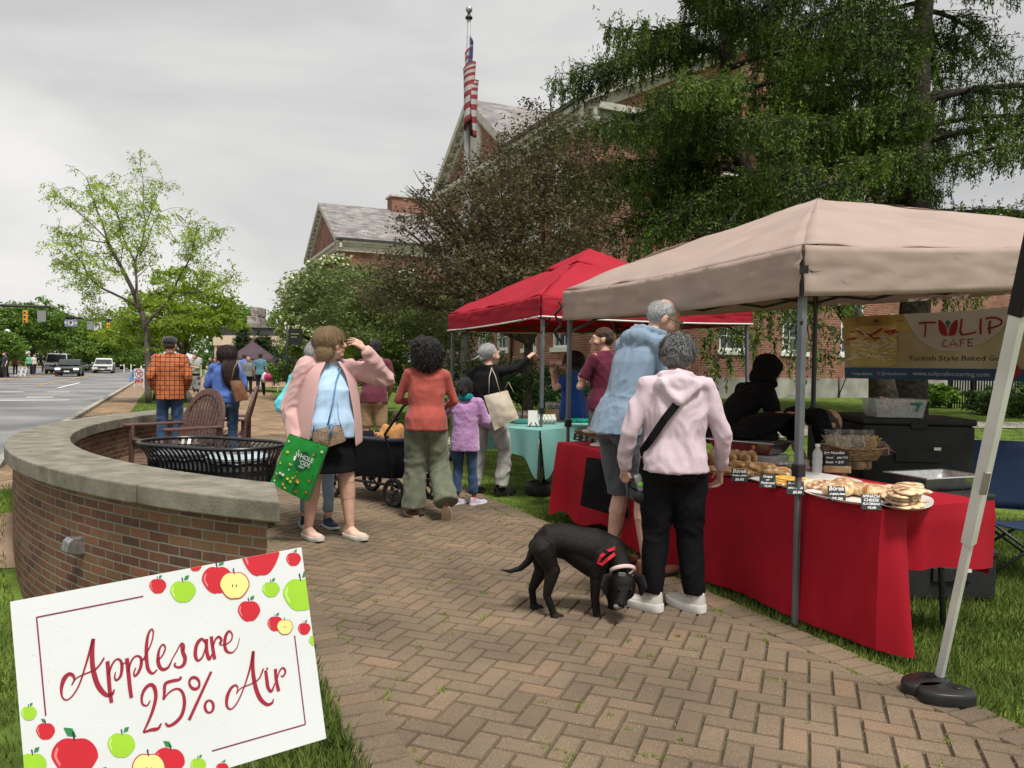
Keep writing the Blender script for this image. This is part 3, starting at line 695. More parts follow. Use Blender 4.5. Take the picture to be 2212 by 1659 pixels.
def brickbox(name,c,d,m,parent,rz=0):
 x,y,z=[k/2 for k in d];X=Vector((math.cos(rz),math.sin(rz),0));Y=Vector((-math.sin(rz),math.cos(rz),0));c=Vector(c);ps=[]
 for n_,t_,a,b_ in((X,Y,x,y),(-X,Y,x,y),(Y,X,y,x),(-Y,X,y,x)):
  ps.append(([c+n_*a-t_*b_-Z*z,c+n_*a+t_*b_-Z*z,c+n_*a+t_*b_+Z*z,c+n_*a-t_*b_+Z*z],t_,Z))
 ps.append(([c-X*x-Y*y+Z*z,c+X*x-Y*y+Z*z,c+X*x+Y*y+Z*z,c-X*x+Y*y+Z*z],X,Y))
 return uvface(ps,m,name,parent)
chm=brickbox('chimney',W(20.0,67.5,15.3),(4.3,1.6,1.9),m_brick,north,RA)
cb=MB();cb.box(W(20.0,67.5,16.32),(4.6,1.9,.18),Matrix.Rotation(RA,3,'Z'));put('coping',cb,m_trim,chm,smooth=False)
dm=MB();dm.box(W(14.6+3.2,60.27,9.6),(.45,.05,.45),Matrix.Rotation(RA,3,'Z')@Matrix.Rotation(PI/4,3,'Y'));put('vent',dm,m_darkmetal,north,smooth=False)
dp=MB();dp.tube([W(20.6,60.1,10.6),W(20.3,60.1,9.6),W(20.3,60.1,1)],.13,8);put('downpipe',dp,m_pipe,north)
# ================================================================= ICE CREAM SHOP
m_cream=mat('cream_fascia',(.62,.52,.38),.7,.08,1)
m_char=mat('charcoal_roof',(.045,.048,.055),.7,.2,1)
m_siding=mat('brown_siding',(.16,.115,.10),.8,.2,1,stretch=(.3,.3,6))
shop=thing('ice_cream_shop','low cream and charcoal ice cream shop with a stone chimney','building',(0,0,0))
SY=56.0;sa=math.radians(2)
def sp(x,z,d=0):return Vector((A(x,760,SY).x,SY+d,z))
def sbox(mb,x0,x1,z0,z1,d0,d1):
 a=sp(x0,z0,d0);b=sp(x1,z0,d1);mb.box(((a.x+b.x)/2,SY+(d0+d1)/2,(z0+z1)/2),(b.x-a.x,abs(d1-d0),z1-z0));return mb
put('roof',sbox(MB(),458,690,3.36,3.95,.2,9),m_char,shop,smooth=False);
put('fascia',sbox(MB(),460,690,2.62,3.35,0,8),m_cream,shop,smooth=False)
put('parapet',sbox(sbox(MB(),458,512,3.96,4.15,.2,6),512,690,3.96,4.02,.1,6),mat('parapet_grey',(.2,.2,.21)),shop,smooth=False)
put('wall',sbox(MB(),476,690,-.2,2.6,2.2,8),m_siding,shop,smooth=False)
put('awning',sbox(MB(),476,545,1.9,2.58,.6,2.1),mat('red_awning',(.38,.02,.03),.7),shop,smooth=False)
for x in(472,462,558,600):put('column',sbox(MB(),x,x+5,-.2,2.61,.1,.5),m_cream,shop,smooth=False)
put('window',sbox(MB(),490,545,.3,1.8,2.1,2.19),m_glass,shop,smooth=False)
m_fst=mat('field_stone',(.22,.18,.15),.9,.3,3,.8,8,c2=(.45,.41,.36))
c=sbox(sbox(MB(),512,536,4.03,4.9,2,4),520,537,4.9,5.6,2,4);put('chimney',c,m_fst,shop,smooth=False,bevel=.05)
text('lettering','ICE CREAM',.36,mat('shop_red',(.35,.05,.05)),shop,frame(sp(551,2.98,-.06),(1,0,0),(0,-1,0)),.02,sx=1.15,bold=.006)
uc=MB();uc.box(sp(583,4.4,3),(.8,.8,.7));put('roof_unit',uc,m_wtrim,shop,smooth=False,bevel=.05)
# shopfronts across the street, mostly behind trees
for i,(v0,L_,h,c_,st)in enumerate(((20,16,6.2,(.36,.33,.3),'grey shopfront at the left edge across the street'),(40,18,5.4,(.5,.48,.45),'pale shopfront behind the second street tree'),(64,22,7.4,(.25,.12,.09),'brick shopfront farther along the far pavement'),(92,30,6.5,(.42,.36,.3),'tan shopfront farthest along the street'))):
 t=thing('shop_building',st,'building',(0,0,0));mw=mat('shop_wall',c_,.85,.12,1);R_=Matrix.Rotation(RA,3,'Z')
 b_=MB();b_.box(W(-31,v0+L_/2,h/2),(8,L_-.3,h),R_);put('wall',b_,mw,t,smooth=False)
 b_=MB();b_.box(W(-31,v0+L_/2,h+.15),(8.5,L_,.3),R_);put('roof',b_,m_char,t,smooth=False)
 for k in range(int(L_/3.2)):
  b_=MB();b_.box(W(-26.96,v0+2+k*3.2,1.5),(.1,2.3,2.2),R_);wn_=put('window',b_,m_glass,t,smooth=False)
  b_=MB();b_.box(W(-26.9,v0+2+k*3.2,2.95),(.5,2.5,.35),R_);put('awning',b_,m_wtrim if k%2 else m_char,t,smooth=False)
# fence, flagpole
fn=thing('iron_fence','black iron railing beside the school foundation at right','fence',(0,0,0));fm=MB()
a=A(2051,860,24);b=A(2330,860,21.5)
for k in range(46):
 p=a.lerp(b,k/45);z0=T(p.x,p.y);fm.tube([(p.x,p.y,z0),(p.x,p.y,z0+1.0)],.022,5)
for z in(.15,.9):fm.bar((a.x,a.y,T(a.x,a.y)+z),(b.x,b.y,T(b.x,b.y)+z),.04)
put('railing',fm,mat('black_iron',(.012,.012,.013),.5),fn,smooth=False)
for k in range(0,6):
 p=a.lerp(b,k/5);q=MB();q.box((p.x,p.y,T(p.x,p.y)+.55),(.09,.09,1.15));put('post',q,bpy.data.materials['black_iron'],fn,smooth=False)
FY=19.0;fpT=A(1012.5,32,FY);fpB=A(1003,690,FY);fx=A(1002,880,FY).x
pole=thing('flagpole','tall grey flagpole with ball finial','flagpole',(fx,FY,T(fx,FY)))
zt=fpT.z;dxp=0
pm=MB();pm.tube([(0,0,0),(0,0,3),(0,0,zt*.6),(0,0,zt-.1)],[.115,.112,.085,.045],16);put('pole',pm,mat('grey_pole',(.36,.36,.36),.5,.1,2,metal=.2),pole)
pm=MB();pm.ell((0,0,zt+.13),.085);put('finial',pm,mat('pole_ball',(.45,.45,.43),.35,metal=.5),pole)
pm=MB();pm.lathe((0,0,zt-.12),[(.05,0),(.09,.03),(.09,.06),(.05,.1),(.02,.2)]);put('truck',pm,m_darkmetal,pole)
# the flag hangs limp: vertical folds from a cloth whose fly has fallen down the pole
fl=thing('flag','limp red and white striped flag with blue canton hanging from the pole','flag',(fx,FY-.1,0))
def stripes():
 m,nt,b=newmat('flag_cloth');L=nt.links
 at=nt.nodes.new('ShaderNodeUVMap');sp_=nt.nodes.new('ShaderNodeSeparateXYZ');L.new(at.outputs[0],sp_.inputs[0])
 def M(op,a,b_=0):
  n=nt.nodes.new('ShaderNodeMath');n.operation=op
  for i,v in enumerate((a,b_)):
   if isinstance(v,(int,float)):n.inputs[i].default_value=v
   else:L.new(v,n.inputs[i])
  return n.outputs[0]
 red=M('LESS_THAN',M('MODULO',M('MULTIPLY',sp_.outputs[1],6.5),1),.5)
 mx=nt.nodes.new('ShaderNodeMix');mx.data_type='RGBA';L.new(red,mx.inputs[0]);mx.inputs[6].default_value=(.45,.43,.42,1);mx.inputs[7].default_value=(.26,.03,.045,1)
 can=M('MULTIPLY',M('LESS_THAN',sp_.outputs[0],.2),M('GREATER_THAN',sp_.outputs[1],.46))
 vo=nt.nodes.new('ShaderNodeTexVoronoi');vo.inputs['Scale'].default_value=14;L.new(at.outputs[0],vo.inputs[0]);st_=M('LESS_THAN',vo.outputs[0],.22)
 cm=nt.nodes.new('ShaderNodeMix');cm.data_type='RGBA';L.new(st_,cm.inputs[0]);cm.inputs[6].default_value=(.03,.045,.13,1);cm.inputs[7].default_value=(.6,.6,.6,1)
 m2=nt.nodes.new('ShaderNodeMix');m2.data_type='RGBA';L.new(can,m2.inputs[0]);L.new(mx.outputs[2],m2.inputs[6]);L.new(cm.outputs[2],m2.inputs[7])
 L.new(m2.outputs[2],b.inputs['Base Color']);b.inputs['Roughness'].default_value=.8;return m
zt2=A(1008,78,FY).z;zb2=A(1008,300,FY).z
me=bpy.data.meshes.new('cloth');nx,ny=60,24;V=[];Fs=[];hoist=(zt2-zb2)*.56
for j in range(ny+1):
 t=j/ny
 for i in range(nx+1):
  s_=i/nx;L_=s_*2.2
  ang=s_*15+.6*math.sin(t*3)
  x=.03+(.08+.13*s_)*math.sin(ang)*(1-.2*t)+.04*s_;y=-.05+(.08+.12*s_)*math.cos(ang)
  z=zt2-t*hoist-(1-(1-s_)**1.4)*(zt2-zb2-hoist)*(1.0-.25*math.sin(t*PI))-.06*math.sin(ang*.5)
  V.append((x,y,z))
for j in range(ny):
 for i in range(nx):Fs.append((j*(nx+1)+i,j*(nx+1)+i+1,(j+1)*(nx+1)+i+1,(j+1)*(nx+1)+i))
me.from_pydata(V,[],Fs);uv=me.uv_layers.new(name='UV')
for p in me.polygons:
 for li in p.loop_indices:vi=me.loops[li].vertex_index;uv.data[li].uv=((vi%(nx+1))/nx,1-(vi//(nx+1))/ny)
me.materials.append(stripes());me.shade_smooth();o=put('cloth',me,None,fl);so=o.modifiers.new('s','SOLIDIFY');so.thickness=.004
# ================================================================= CANOPIES
def gridcloth(mb,P,nu,nv):
 o=len(mb.v)
 for j in range(nv+1):
  for i in range(nu+1):mb.v.append(tuple(P(i/nu,j/nv)))
 for j in range(nv):
  for i in range(nu):a=o+j*(nu+1)+i;mb.f.append((a,a+1,a+nu+2,a+nu+1))
def canopy(name,label,C4,hem,drop,peak,mc,msc,legs,puff=.0,trim=None,leg_m=None,vent=False,seed=0,frame_m=None,detail=True,grp=None,sag=.05):
 """C4: four ground corners (world xy) in order; hem: z of the hem at each; drop: valance height; peak: z"""
 t=thing(name,label,'canopy tent',(C4[0][0],C4[0][1],0),0,grp);O=Vector((C4[0][0],C4[0][1],0))
 C4=[Vector((c[0],c[1],0))-O for c in C4];cen=sum(C4,Vector())/4;pk=cen+Z*peak
 n=26 if detail else 6;rf=MB();vl=MB()
 for k in range(4):
  a,b=C4[k]+Z*(hem[k]+drop),C4[(k+1)%4]+Z*(hem[(k+1)%4]+drop)
  def P(i,j,a=a,b=b,k=k):
   e=a.lerp(b,i);edge=e-Z*sag*4*i*(1-i)*(1-j);p=edge.lerp(pk,j)
   bow=puff*math.sin(PI*min(1,j*1.15)**.8)*(.6+.4*abs(2*i-1));p+=Z*bow
   if j<1:p+=Z*(mn.noise(Vector((p.x*2.2+seed,p.y*2.2,k)))*.028-sag*math.sin(PI*i)*j*(1-j)*1.6)
   if detail:p+=Z*(abs(mn.noise(Vector((i*7+seed,j*1.5,k))))*.02+max(0,.5-abs(mn.noise(Vector((i*4+seed,j*7+i*2,k+3))))*5)*.016)
   return p
  gridcloth(rf,P,n,n)
  outw=(a+b).xy.to_3d()/2-cen;outw.normalize()
  def Q(i,j,a=a,b=b,k=k,outw=outw):
   e=a.lerp(b,i)-Z*sag*4*i*(1-i);e-=Z*drop*(1-.04*math.sin(i*PI))*j
   if detail:
    e+=outw*(.012*math.sin(i*9+seed+k)*j+.024*mn.noise(Vector((i*9,j*7+i*4,seed+k*5)))*math.sin(PI*j*.9+.15)+.014*mn.noise(Vector((i*40,j*6,seed)))+.012)
   return e
  gridcloth(vl,Q,n*2,8)
 ro=put('roof',rf,mc,t);so=ro.modifiers.new('s','SOLIDIFY');so.thickness=.003;so.offset=-1
 vo=put('valance',vl,mc,t);so=vo.modifiers.new('s','SOLIDIFY');so.thickness=.003
 if trim:
  tr=MB()
  for k in range(4):
   a,b=C4[k]+Z*hem[k],C4[(k+1)%4]+Z*hem[(k+1)%4]
   pts=[a.lerp(b,i/16)-Z*(sag*4*(i/16)*(1-i/16)-.01)+((a+b).xy.to_3d()/2-cen).normalized()*.02 for i in range(17)]
   tr.tube(pts,.011,6)
  put('trim',tr,trim,t)
 if vent:
  vm=MB();R=.62
  cs=[cen+(c-cen)*.30+Z*(peak-.20)for c in C4];vp=cen+Z*(peak+.06)
  for k in range(4):
   def V_(i,j,a=cs[k],b=cs[(k+1)%4]):return a.lerp(b,i).lerp(vp,j)-Z*.05*math.sin(PI*i)*(1-j)
   gridcloth(vm,V_,8,6)
  o=put('vent_flap',vm,mc,t);so=o.modifiers.new('s','SOLIDIFY');so.thickness=.003
 fm=frame_m or m_darkmetal
 if detail:
  for k in range(4):
   a,b=C4[k]+Z*(hem[k]+drop-.13),C4[(k+1)%4]+Z*(hem[(k+1)%4]+drop-.13);inn=((cen-(a+b)/2).xy.to_3d()).normalized()*.06;tb=MB();nn=4
   for q in range(nn):
    p0,p1=a.lerp(b,q/nn)+inn,a.lerp(b,(q+1)/nn)+inn;d=Z*.12
    tb.bar(p0,p1-d,.016,.028);tb.bar(p0-d,p1,.016,.028)
   put('truss',tb,fm,t,smooth=False)
   c=C4[k]+Z*(hem[k]+drop-.12);tb=MB();m_=c.lerp(pk,.5)+Z*(puff*.5-.2);tb.bar(c,m_,.02,.028);tb.bar(m_,pk-Z*.2,.02,.028);tb.bar(c-Z*.3,m_,.016,.022);put('strut',tb,fm,t,smooth=False)
  hb=MB();hb.cap(pk-Z*.35,pk-Z*.05,.025,.04);put('hub',hb,fm,t)
 for k in range(4):
  if legs[k]is None:continue
  c=C4[k]+(cen-C4[k]).normalized()*.065;zb=legs[k][0]if isinstance(legs[k],tuple)else legs[k];off=Vector(legs[k][1])if isinstance(legs[k],tuple)else Vector()
  l=MB();ztop=hem[k]+drop-.02;mid=.78 if detail else ztop*.5;ft=c+off+Z*zb;tp=c+Z*ztop;md_=ft.lerp(tp,.42)
  l.bar(ft,md_,.028,.028,VV);l.bar(md_,tp,.038,.038,VV);lo=put('leg',l,(leg_m or fm)if not isinstance(leg_m,list)else leg_m[k],t,smooth=False,bevel=.004)
  s_=MB();s_.box(md_,(.055,.055,.07),Matrix.Rotation(RA,3,'Z'));put('clamp',s_,m_blk,lo,smooth=False,bevel=.006)
  s_=MB();s_.box(ft+Z*.012,(.075,.075,.02),Matrix.Rotation(RA,3,'Z'));put('foot',s_,m_blk,lo,smooth=False,bevel=.004)
 return t
m_blk=mat('black_plastic',(.012,.012,.013),.45,.2,10)
m_gleg=mat('grey_leg',(.16,.175,.19),.42,.12,5,metal=.4)
m_bleg=mat('black_leg',(.03,.032,.035),.4,.12,5,metal=.4)
def clothmat(name,c,tr=.25,var=.07,rough=.75,wv=.25):
 m=mat(name,c,rough,var,2.5,wv,240,spec=.25,bdist=.002);nt=m.node_tree;b=nt.nodes['Principled BSDF']
 if tr:
  t=nt.nodes.new('ShaderNodeBsdfTranslucent');t.inputs[0].default_value=(*c,1);ms=nt.nodes.new('ShaderNodeMixShader');ms.inputs[0].default_value=tr
  nt.links.new(b.outputs[0],ms.inputs[1]);nt.links.new(t.outputs[0],ms.inputs[2]);nt.links.new(ms.outputs[0],nt.nodes['Material Output'].inputs[0])
 return m
m_beige=clothmat('taupe_canvas',(.60,.475,.415),.42)
m_red=clothmat('red_canvas',(.56,.03,.055),.42)
cA=[W(3.13,3.18),W(6.4,3.1),W(6.6,6.5),W(3.42,6.5)]
beige=canopy('canopy_tent','taupe pop-up canopy over the bakery table',cA,[1.83,2.10,2.14,1.87],.275,2.84,m_beige,None,[0,0.02,0,0],puff=.035,leg_m=[m_gleg,m_bleg,m_bleg,m_gleg],seed=3,sag=.03)
cB=[W(3.8,7.76),W(6.8,7.76),W(6.85,11.0),W(3.84,11.0)]
redt=canopy('canopy_tent','red pop-up canopy with vented top beyond the taupe one',cB,[1.98,2.0,2.0,1.94],.245,3.02,m_red,None,[0,(0.03,(.05,-.05,0)),.03,0],puff=.03,trim=m_wtrim,leg_m=m_gleg,vent=True,seed=9,sag=.02)
# velcro tab, brand-free squiggle mark and cord on the taupe valance
vt=MB();p=W(3.13,3.18,1.97);vt.box(p-UU*.02-VV*.03,(.03,.045,.04),Matrix.Rotation(RA+.8,3,'Z'));o=put('valance_clip',vt,m_blk,beige,smooth=False);o.location=-beige.location
cd=MB();p0=W(3.42,6.55,2.05);cd.tube([p0+Vector((.03*math.sin(k*1.1),.02*math.cos(k*1.1),-.03*k))-UU*.03 for k in range(14)],.012,6);o=put('cord',cd,m_blk,beige);o.location=-beige.location
mk=MB()
for st_ in([(0,0),(.03,.07),(.05,.12),(.07,.06),(.06,0)],[(-.05,-.01),(-.02,.03),(.01,-.01)],[(-.06,.05),(-.03,.08)],[(.07,.02),(.12,.03),(.14,.0)]):
 b0=W(3.41,6.28,1.98);mk.tube([b0-VV*q[0]-UU*.012+Z*q[1]for q in st_],.004,4)
o=put('printed_mark',mk,m_blk,beige);o.location=-beige.location
# round weight bags on the red canopy's legs
def weight(p,label):
 t=thing('weight_bag',label,'weight',p);m=MB()
 m.lathe((0,0,0),[(.155,0),(.17,.02),(.172,.09),(.16,.115),(.13,.125),(.03,.115),(.028,.11)],28);put('bag',m,mat('black_nylon',(.02,.02,.022),.6,.3,30,.4,60),t,auto=50)
 s_=MB();s_.tube([(.12*math.cos(a),.12*math.sin(a),.128)for a in np.linspace(0,2*PI,20)],.008,5);put('handle',s_,m_blk,t)
weight(W(3.8,7.72,0),'round black weight bag on the grass at the red canopy leg nearest the teal table')
weight(W(3.84,11.0,0),'round black weight bag at the far left leg of the red canopy')
# white leaning leg of a third canopy whose roof is out of frame to the right, with its black ballast plates
ft=G(2026,1478,0.02);tp=A(2216,600,2.62)
d=(tp-ft);tp2=ft+d*1.12
wt=thing('canopy_tent','white canopy leaning leg in the right foreground','canopy tent',ft)
l=MB();md_=d*.42;l.bar((0,0,0),md_,.030,.030,VV);put('leg',l,m_wtrim,wt,smooth=False,bevel=.003)
l=MB();l.bar(md_*.985,d*1.12,.042,.042,VV);put('leg',l,m_wtrim,wt,smooth=False,bevel=.003)
l=MB();l.bar(d*.93,d*1.12,.05,.05,VV);put('clamp',l,m_blk,wt,smooth=False,bevel=.004)
l=MB();l.box(md_*1.35+Vector((-.005,-.03,0)),(.026,.006,.1),d.to_track_quat('Z','Y').to_matrix());put('sticker',l,m_conc,wt,smooth=False)
ff=MB()
# roof corner and fabric of the white canopy, outside the frame
cc=[d*1.12+Vector((0,0,0)),d*1.12+Vector((2.6,-1.2,.1)),d*1.12+Vector((3.6,1.3,.1)),d*1.12+Vector((1.2,2.6,0))]
for i,nm in enumerate(('lobed black canopy ballast plate nearest the camera at the white leg','lobed black canopy ballast plate behind the front one at the white leg')):
 px,py=((2044,1520),(1998,1497))[i];p=G(px,py,0);t=thing('ballast_plate',nm,'weight',p,-.1+.5*i,'canopy ballast plates');m=MB()
 pl=[]
 for k in range(36):
  a=2*PI*k/36;r=.088*(1+.18*math.cos(2*a));pl.append((r*1.15*math.cos(a),r*math.sin(a)))
 m.rings([[(x*s_,y*s_,z)for x,y in pl]for s_,z in((.97,0),(1,.008),(1,.05),(.96,.062),(.90,.066),(.0001,.066))]);put('plate',m,mat('ballast_rubber',(.018,.018,.019),.4,.2,12),t,auto=45)
 m=MB();m.lathe((.05,.01,.064),[(.018,0),(.018,.006),(.012,.008)]);put('plug',m,m_blk,t)
# ================================================================= PRINTED SIGNS (flat printing on boards)
def ribbon(mb,pts,wd,z=0,nb=6,close=False):
 P=bez(pts,nb)if nb else[np.array(q,float)for q in pts];n=len(P)
 ws=wd if isinstance(wd,(list,tuple))else[wd,wd];o=len(mb.v)
 for i,p in enumerate(P):
  d=P[min(i+1,n-1)]-P[max(i-1,0)];L_=math.hypot(*d)or 1;nx,ny=-d[1]/L_,d[0]/L_
  t=i/(n-1)*(len(ws)-1);k=min(int(t),len(ws)-2);h=(ws[k]+(ws[k+1]-ws[k])*(t-k))/2
  mb.v+=[(p[0]+nx*h,p[1]+ny*h,z),(p[0]-nx*h,p[1]-ny*h,z)]
 for i in range(n-1):a=o+2*i;mb.f.append((a,a+1,a+3,a+2))
def clip(poly,x0,y0,x1,y1):
 for ax,lim,sg in((0,x0,1),(0,x1,-1),(1,y0,1),(1,y1,-1)):
  out=[]
  for i in range(len(poly)):
   a,b=poly[i-1],poly[i];ia,ib=(a[ax]-lim)*sg>=0,(b[ax]-lim)*sg>=0
   if ia!=ib:t=(lim-a[ax])/(b[ax]-a[ax]);out.append((a[0]+(b[0]-a[0])*t,a[1]+(b[1]-a[1])*t))
   if ib:out.append(b)
  poly=out
  if not poly:return[]
 return poly
def poly2(mb,pts,z):
 if len(pts)>2:mb.add([(p[0],p[1],z)for p in pts],[tuple(range(len(pts)))])
m_board=mat('corrugated_white',(.70,.715,.72),.45,.03,3,.08,14,spec=.5)
Q=quad3d([(23.7,1299.8),(652.8,1181.9),(704.8,1595.2),(63.2,1789.6)],.61)
sx_=(Q[1]-Q[0]).normalized();sn=sx_.cross((Q[0]-Q[3]).normalized()).normalized();sw,sh=.61,(Q[3]-Q[0]).length
SM=frame(Q[3],sx_,sn)
SMi=SM.inverted()
sign=thing('yard_sign','white yard sign with painted apples and curly red lettering in the foreground','sign',Q[3]);sign.matrix_world=SM
bd=MB();bd.box((sw/2,sh/2,-.0025),(sw,sh,.004));put('board',bd,m_board,sign,smooth=False)
def S7(x,y):p=SMi@onpl(x*.32935,1162+y*.32935,Q[3],sn);return(p.x,p.y)
kz=(S7(1100,700)[0]-S7(1000,700)[0])/100/1.0
m_crim=mat('printed_crimson',(.33,.018,.04),.5,.03);m_plum=mat('printed_plum',(.22,.015,.06),.5,.03)
lt=MB()
for pts,wd in[([(470,962),(487,930),(478,900),(450,893),(420,925),(403,985),(408,1040),(435,1062),(475,1035),(520,960),(560,840),(595,720),(610,665)],[6,20,30,10,9,12,22]),([(612,660),(605,740),(606,820),(615,880),(635,950),(665,1000),(700,1030),(735,1025),(750,992)],[24,30,32,32,24,10]),([(470,965),(500,920),(560,890),(620,865),(655,830),(683,785)],[7,9,12,12]),([(705,808),(712,900),(720,1000),(732,1080)],[26,26,24]),([(712,900),(735,830),(765,795),(792,806),(800,850),(790,905),(765,932),(752,915),(758,880)],[12,12,22,14,8]),([(792,832),(834,812)],8),([(832,788),(842,880),(852,980),(862,1048)],[26,26,24]),([(840,880),(860,810),(890,775),(922,784),(926,830),(908,880),(885,905),(878,885),(890,850)],[12,12,22,14,8]),([(924,800),(950,795)],8),([(925,818),(970,740),(998,670),(1005,612),(990,600),(970,640),(960,720),(962,800),(972,860),(1000,888),(1032,862)],[8,10,12,24,24,8]),([(1030,808),(1065,770),(1084,722),(1068,698),(1045,730),(1036,790),(1045,840),(1070,862),(1105,845),(1128,795)],[8,12,12,26,22,8]),([(1126,800),(1160,740),(1188,692),(1206,702),(1204,740)],[8,10,18]),([(1188,692),(1196,740),(1214,790),(1202,832),(1172,848),(1146,838),(1150,818)],[12,28,24,14,14]),([(1350,690),(1322,662),(1290,700),(1281,765),(1297,803),(1327,780),(1350,712)],[12,24,26,14,10]),([(1354,662),(1356,740),(1372,795),(1392,760)],[24,26,10]),([(1385,645),(1395,720),(1408,795)],[24,24]),([(1395,720),(1412,668),(1434,648),(1452,668),(1440,696)],[8,18,18]),([(1440,702),(1482,697),(1517,668),(1522,630),(1500,612),(1478,650),(1475,710),(1490,745),(1525,750),(1555,715),(1572,655)],[8,10,12,24,22,8,5]),([(985,1065),(965,1098),(935,1088),(930,1040),(950,990),(985,962),(1012,980),(1022,1040),(1005,1120),(975,1200),(940,1274)],[8,14,22,26,22,12]),([(940,1276),(990,1258),(1035,1250),(1058,1215)],[12,26,10]),([(1188,908),(1175,928),(1130,937),(1084,957),(1078,1020),(1072,1060)],[16,22,22,16]),([(1072,1060),(1110,1012),(1160,988),(1196,1012),(1210,1080),(1192,1160),(1150,1210),(1105,1232),(1085,1212)],[8,14,24,24,12]),([(1275+33*math.cos(t)+4*math.sin(t),952+38*math.sin(t))for t in np.linspace(0,6.2832,14)],[16,22,16,22,16]),([(1385,876),(1240,1194)],[18,22]),([(1372+28*math.cos(t),1105+40*math.sin(t))for t in np.linspace(0,6.2832,14)],[20,14,20,14,20]),([(1550,1022),(1560,985),(1545,965),(1515,985),(1490,1040),(1488,1100),(1515,1122),(1555,1080),(1600,980),(1640,850),(1660,745)],[6,14,26,10,10,20]),([(1661,741),(1658,850),(1668,940),(1690,1020),(1720,1070),(1755,1092),(1785,1080),(1793,1055)],[22,30,30,22,9]),([(1550,1022),(1580,985),(1650,955),(1700,920),(1728,855)],[6,9,12]),([(1742,868),(1750,930),(1758,980),(1780,1005),(1804,950)],[22,26,22,8]),([(1806,858),(1812,930),(1828,1005)],[24,24]),([(1815,930),(1835,870),(1858,852),(1872,878),(1855,908),(1842,902)],[8,14,14,8]),([(1752,850),(1754,862)],[16,12])]:
 w_=[q*kz for q in wd]if isinstance(wd,list)else wd*kz
 ribbon(lt,[S7(*q)for q in pts],w_,.0008,6 if len(pts)>2 else 0)
put('lettering',lt,m_crim,sign,smooth=False)
bo=MB()
for pts in([(300,1165),(240,520),(940,382)],[(1932,640),(2003,1222),(1390,1397)]):
 for a,b in((0,1),(1,2)):ribbon(bo,[S7(*pts[a]),S7(*pts[b])],9*kz,.0006,0)
put('border',bo,m_plum,sign,smooth=False)
cols_={'r':(.58,.02,.035),'g':(.33,.60,.035),'h':(.80,.74,.27)}
ap={k:MB()for k in('r','g','h','o','hl','hg','leaf','stem')}
def apple(x,y,rx,ry,k,tilt=0,z=.0008,leaf=1,cut=False):
 def pt(t,s=1):
  r=s*(1-.13*math.exp(-((t-PI/2)/.33)**2)-.05*math.exp(-((t+PI/2)/.3)**2)+.04*abs(math.cos(t))+.03*math.sin(t));sq=1 if math.sin(t)>0 else 1-.16*(1-abs(math.sin(t)))**.5*abs(math.sin(t))*2
  a,b=rx*r*math.cos(t)*sq,-ry*r*math.sin(t);return x+a*math.cos(tilt)-b*math.sin(tilt),y+a*math.sin(tilt)+b*math.cos(tilt)
 TT=[2*PI*i/44-PI/2 for i in range(44)]
 cl=lambda P_:clip([S7(*q)for q in P_],0,0,sw,sh)
 poly2(ap['o' if k=='h' else k],cl([pt(t,1.04 if k=='h' else 1)for t in TT]),z)
 if k=='h':
  poly2(ap['h'],cl([pt(t,.97)for t in TT]),z+.0002)
  for s_ in(-.12,.14):
   c=(x+rx*s_,y+ry*.02);ribbon(ap['stem'],[S7(c[0]+rx*s_*.3,c[1]-ry*.14),S7(*c),S7(c[0]-rx*s_*.2,c[1]+ry*.13)],[.01*kz,rx*.11*kz,.01*kz],z+.0004,4)
 else:poly2(ap['hg' if k=='g' else 'hl'],cl([pt(t,.88)for t in np.linspace(2.55,3.75,9)]+[pt(t,.76)for t in np.linspace(3.6,2.7,9)]),z+.0002)
 if leaf:
  b=pt(PI/2);a=(b[0]-rx*.08,b[1]-ry*.36)
  ribbon(ap['stem'],[S7(b[0],b[1]+ry*.1),S7(*a)],[.05*rx*kz,.11*rx*kz],z+.0003,0)
  if k!='h':
   l=(b[0]+rx*.08,b[1]-ry*.12);e=(b[0]+rx*.5*leaf,b[1]-ry*.58)
   mx_,my_=(l[0]+e[0])/2,(l[1]+e[1])/2;nx,ny=-(e[1]-l[1])*.28,(e[0]-l[0])*.28
   poly2(ap['leaf'],clip([S7(*q)for q in(l,(mx_+nx,my_+ny),e,(mx_-nx,my_-ny))],0,0,sw,sh),z+.0003)
for q in[(1035,316,54,50,'r'),(1200,352,82,74,'g'),(1282,165,48,55,'r'),(1425,276,98,92,'r',0,.0008),(1537,312,92,90,'h',0,.0014),(1705,105,122,150,'r'),(1925,140,47,45,'r'),(1777,338,56,52,'g'),(1972,372,112,110,'g'),(1633,480,71,70,'r'),(1806,563,50,50,'r',0,.0008),(1868,584,50,50,'h',0,.0014),(1995,596,40,40,'r'),(2062,672,36,34,'g'),(190,1150,50,48,'g'),(299,1268,60,57,'r',0,.0008,-1),(215,1490,88,82,'g'),(490,1435,148,130,'r',0,.0008,-1),(795,1360,88,84,'g',.1),(1108,1465,100,92,'r',.15,.0008,-1),(975,1512,102,100,'h',0,.0014),(1300,1490,50,48,'g'),(1458,1520,42,46,'r'),(650,1640,100,95,'g'),(330,1700,60,55,'r')]:apple(*q)
for k,c_,nm in(('r',cols_['r'],'printed_red_apples'),('g',cols_['g'],'printed_green_apples'),('o',(.5,.03,.05),'printed_apple_outlines'),('h',cols_['h'],'printed_cut_apples'),('hl',(.78,.2,.2),'printed_highlights'),('hg',(.52,.76,.2),'printed_green_highlights'),('leaf',(.03,.22,.07),'printed_leaves'),('stem',(.03,.025,.05),'printed_stems')):
 put(nm,ap[k],mat(nm,c_,.5,.04,12),sign,smooth=False)
rd=MB()
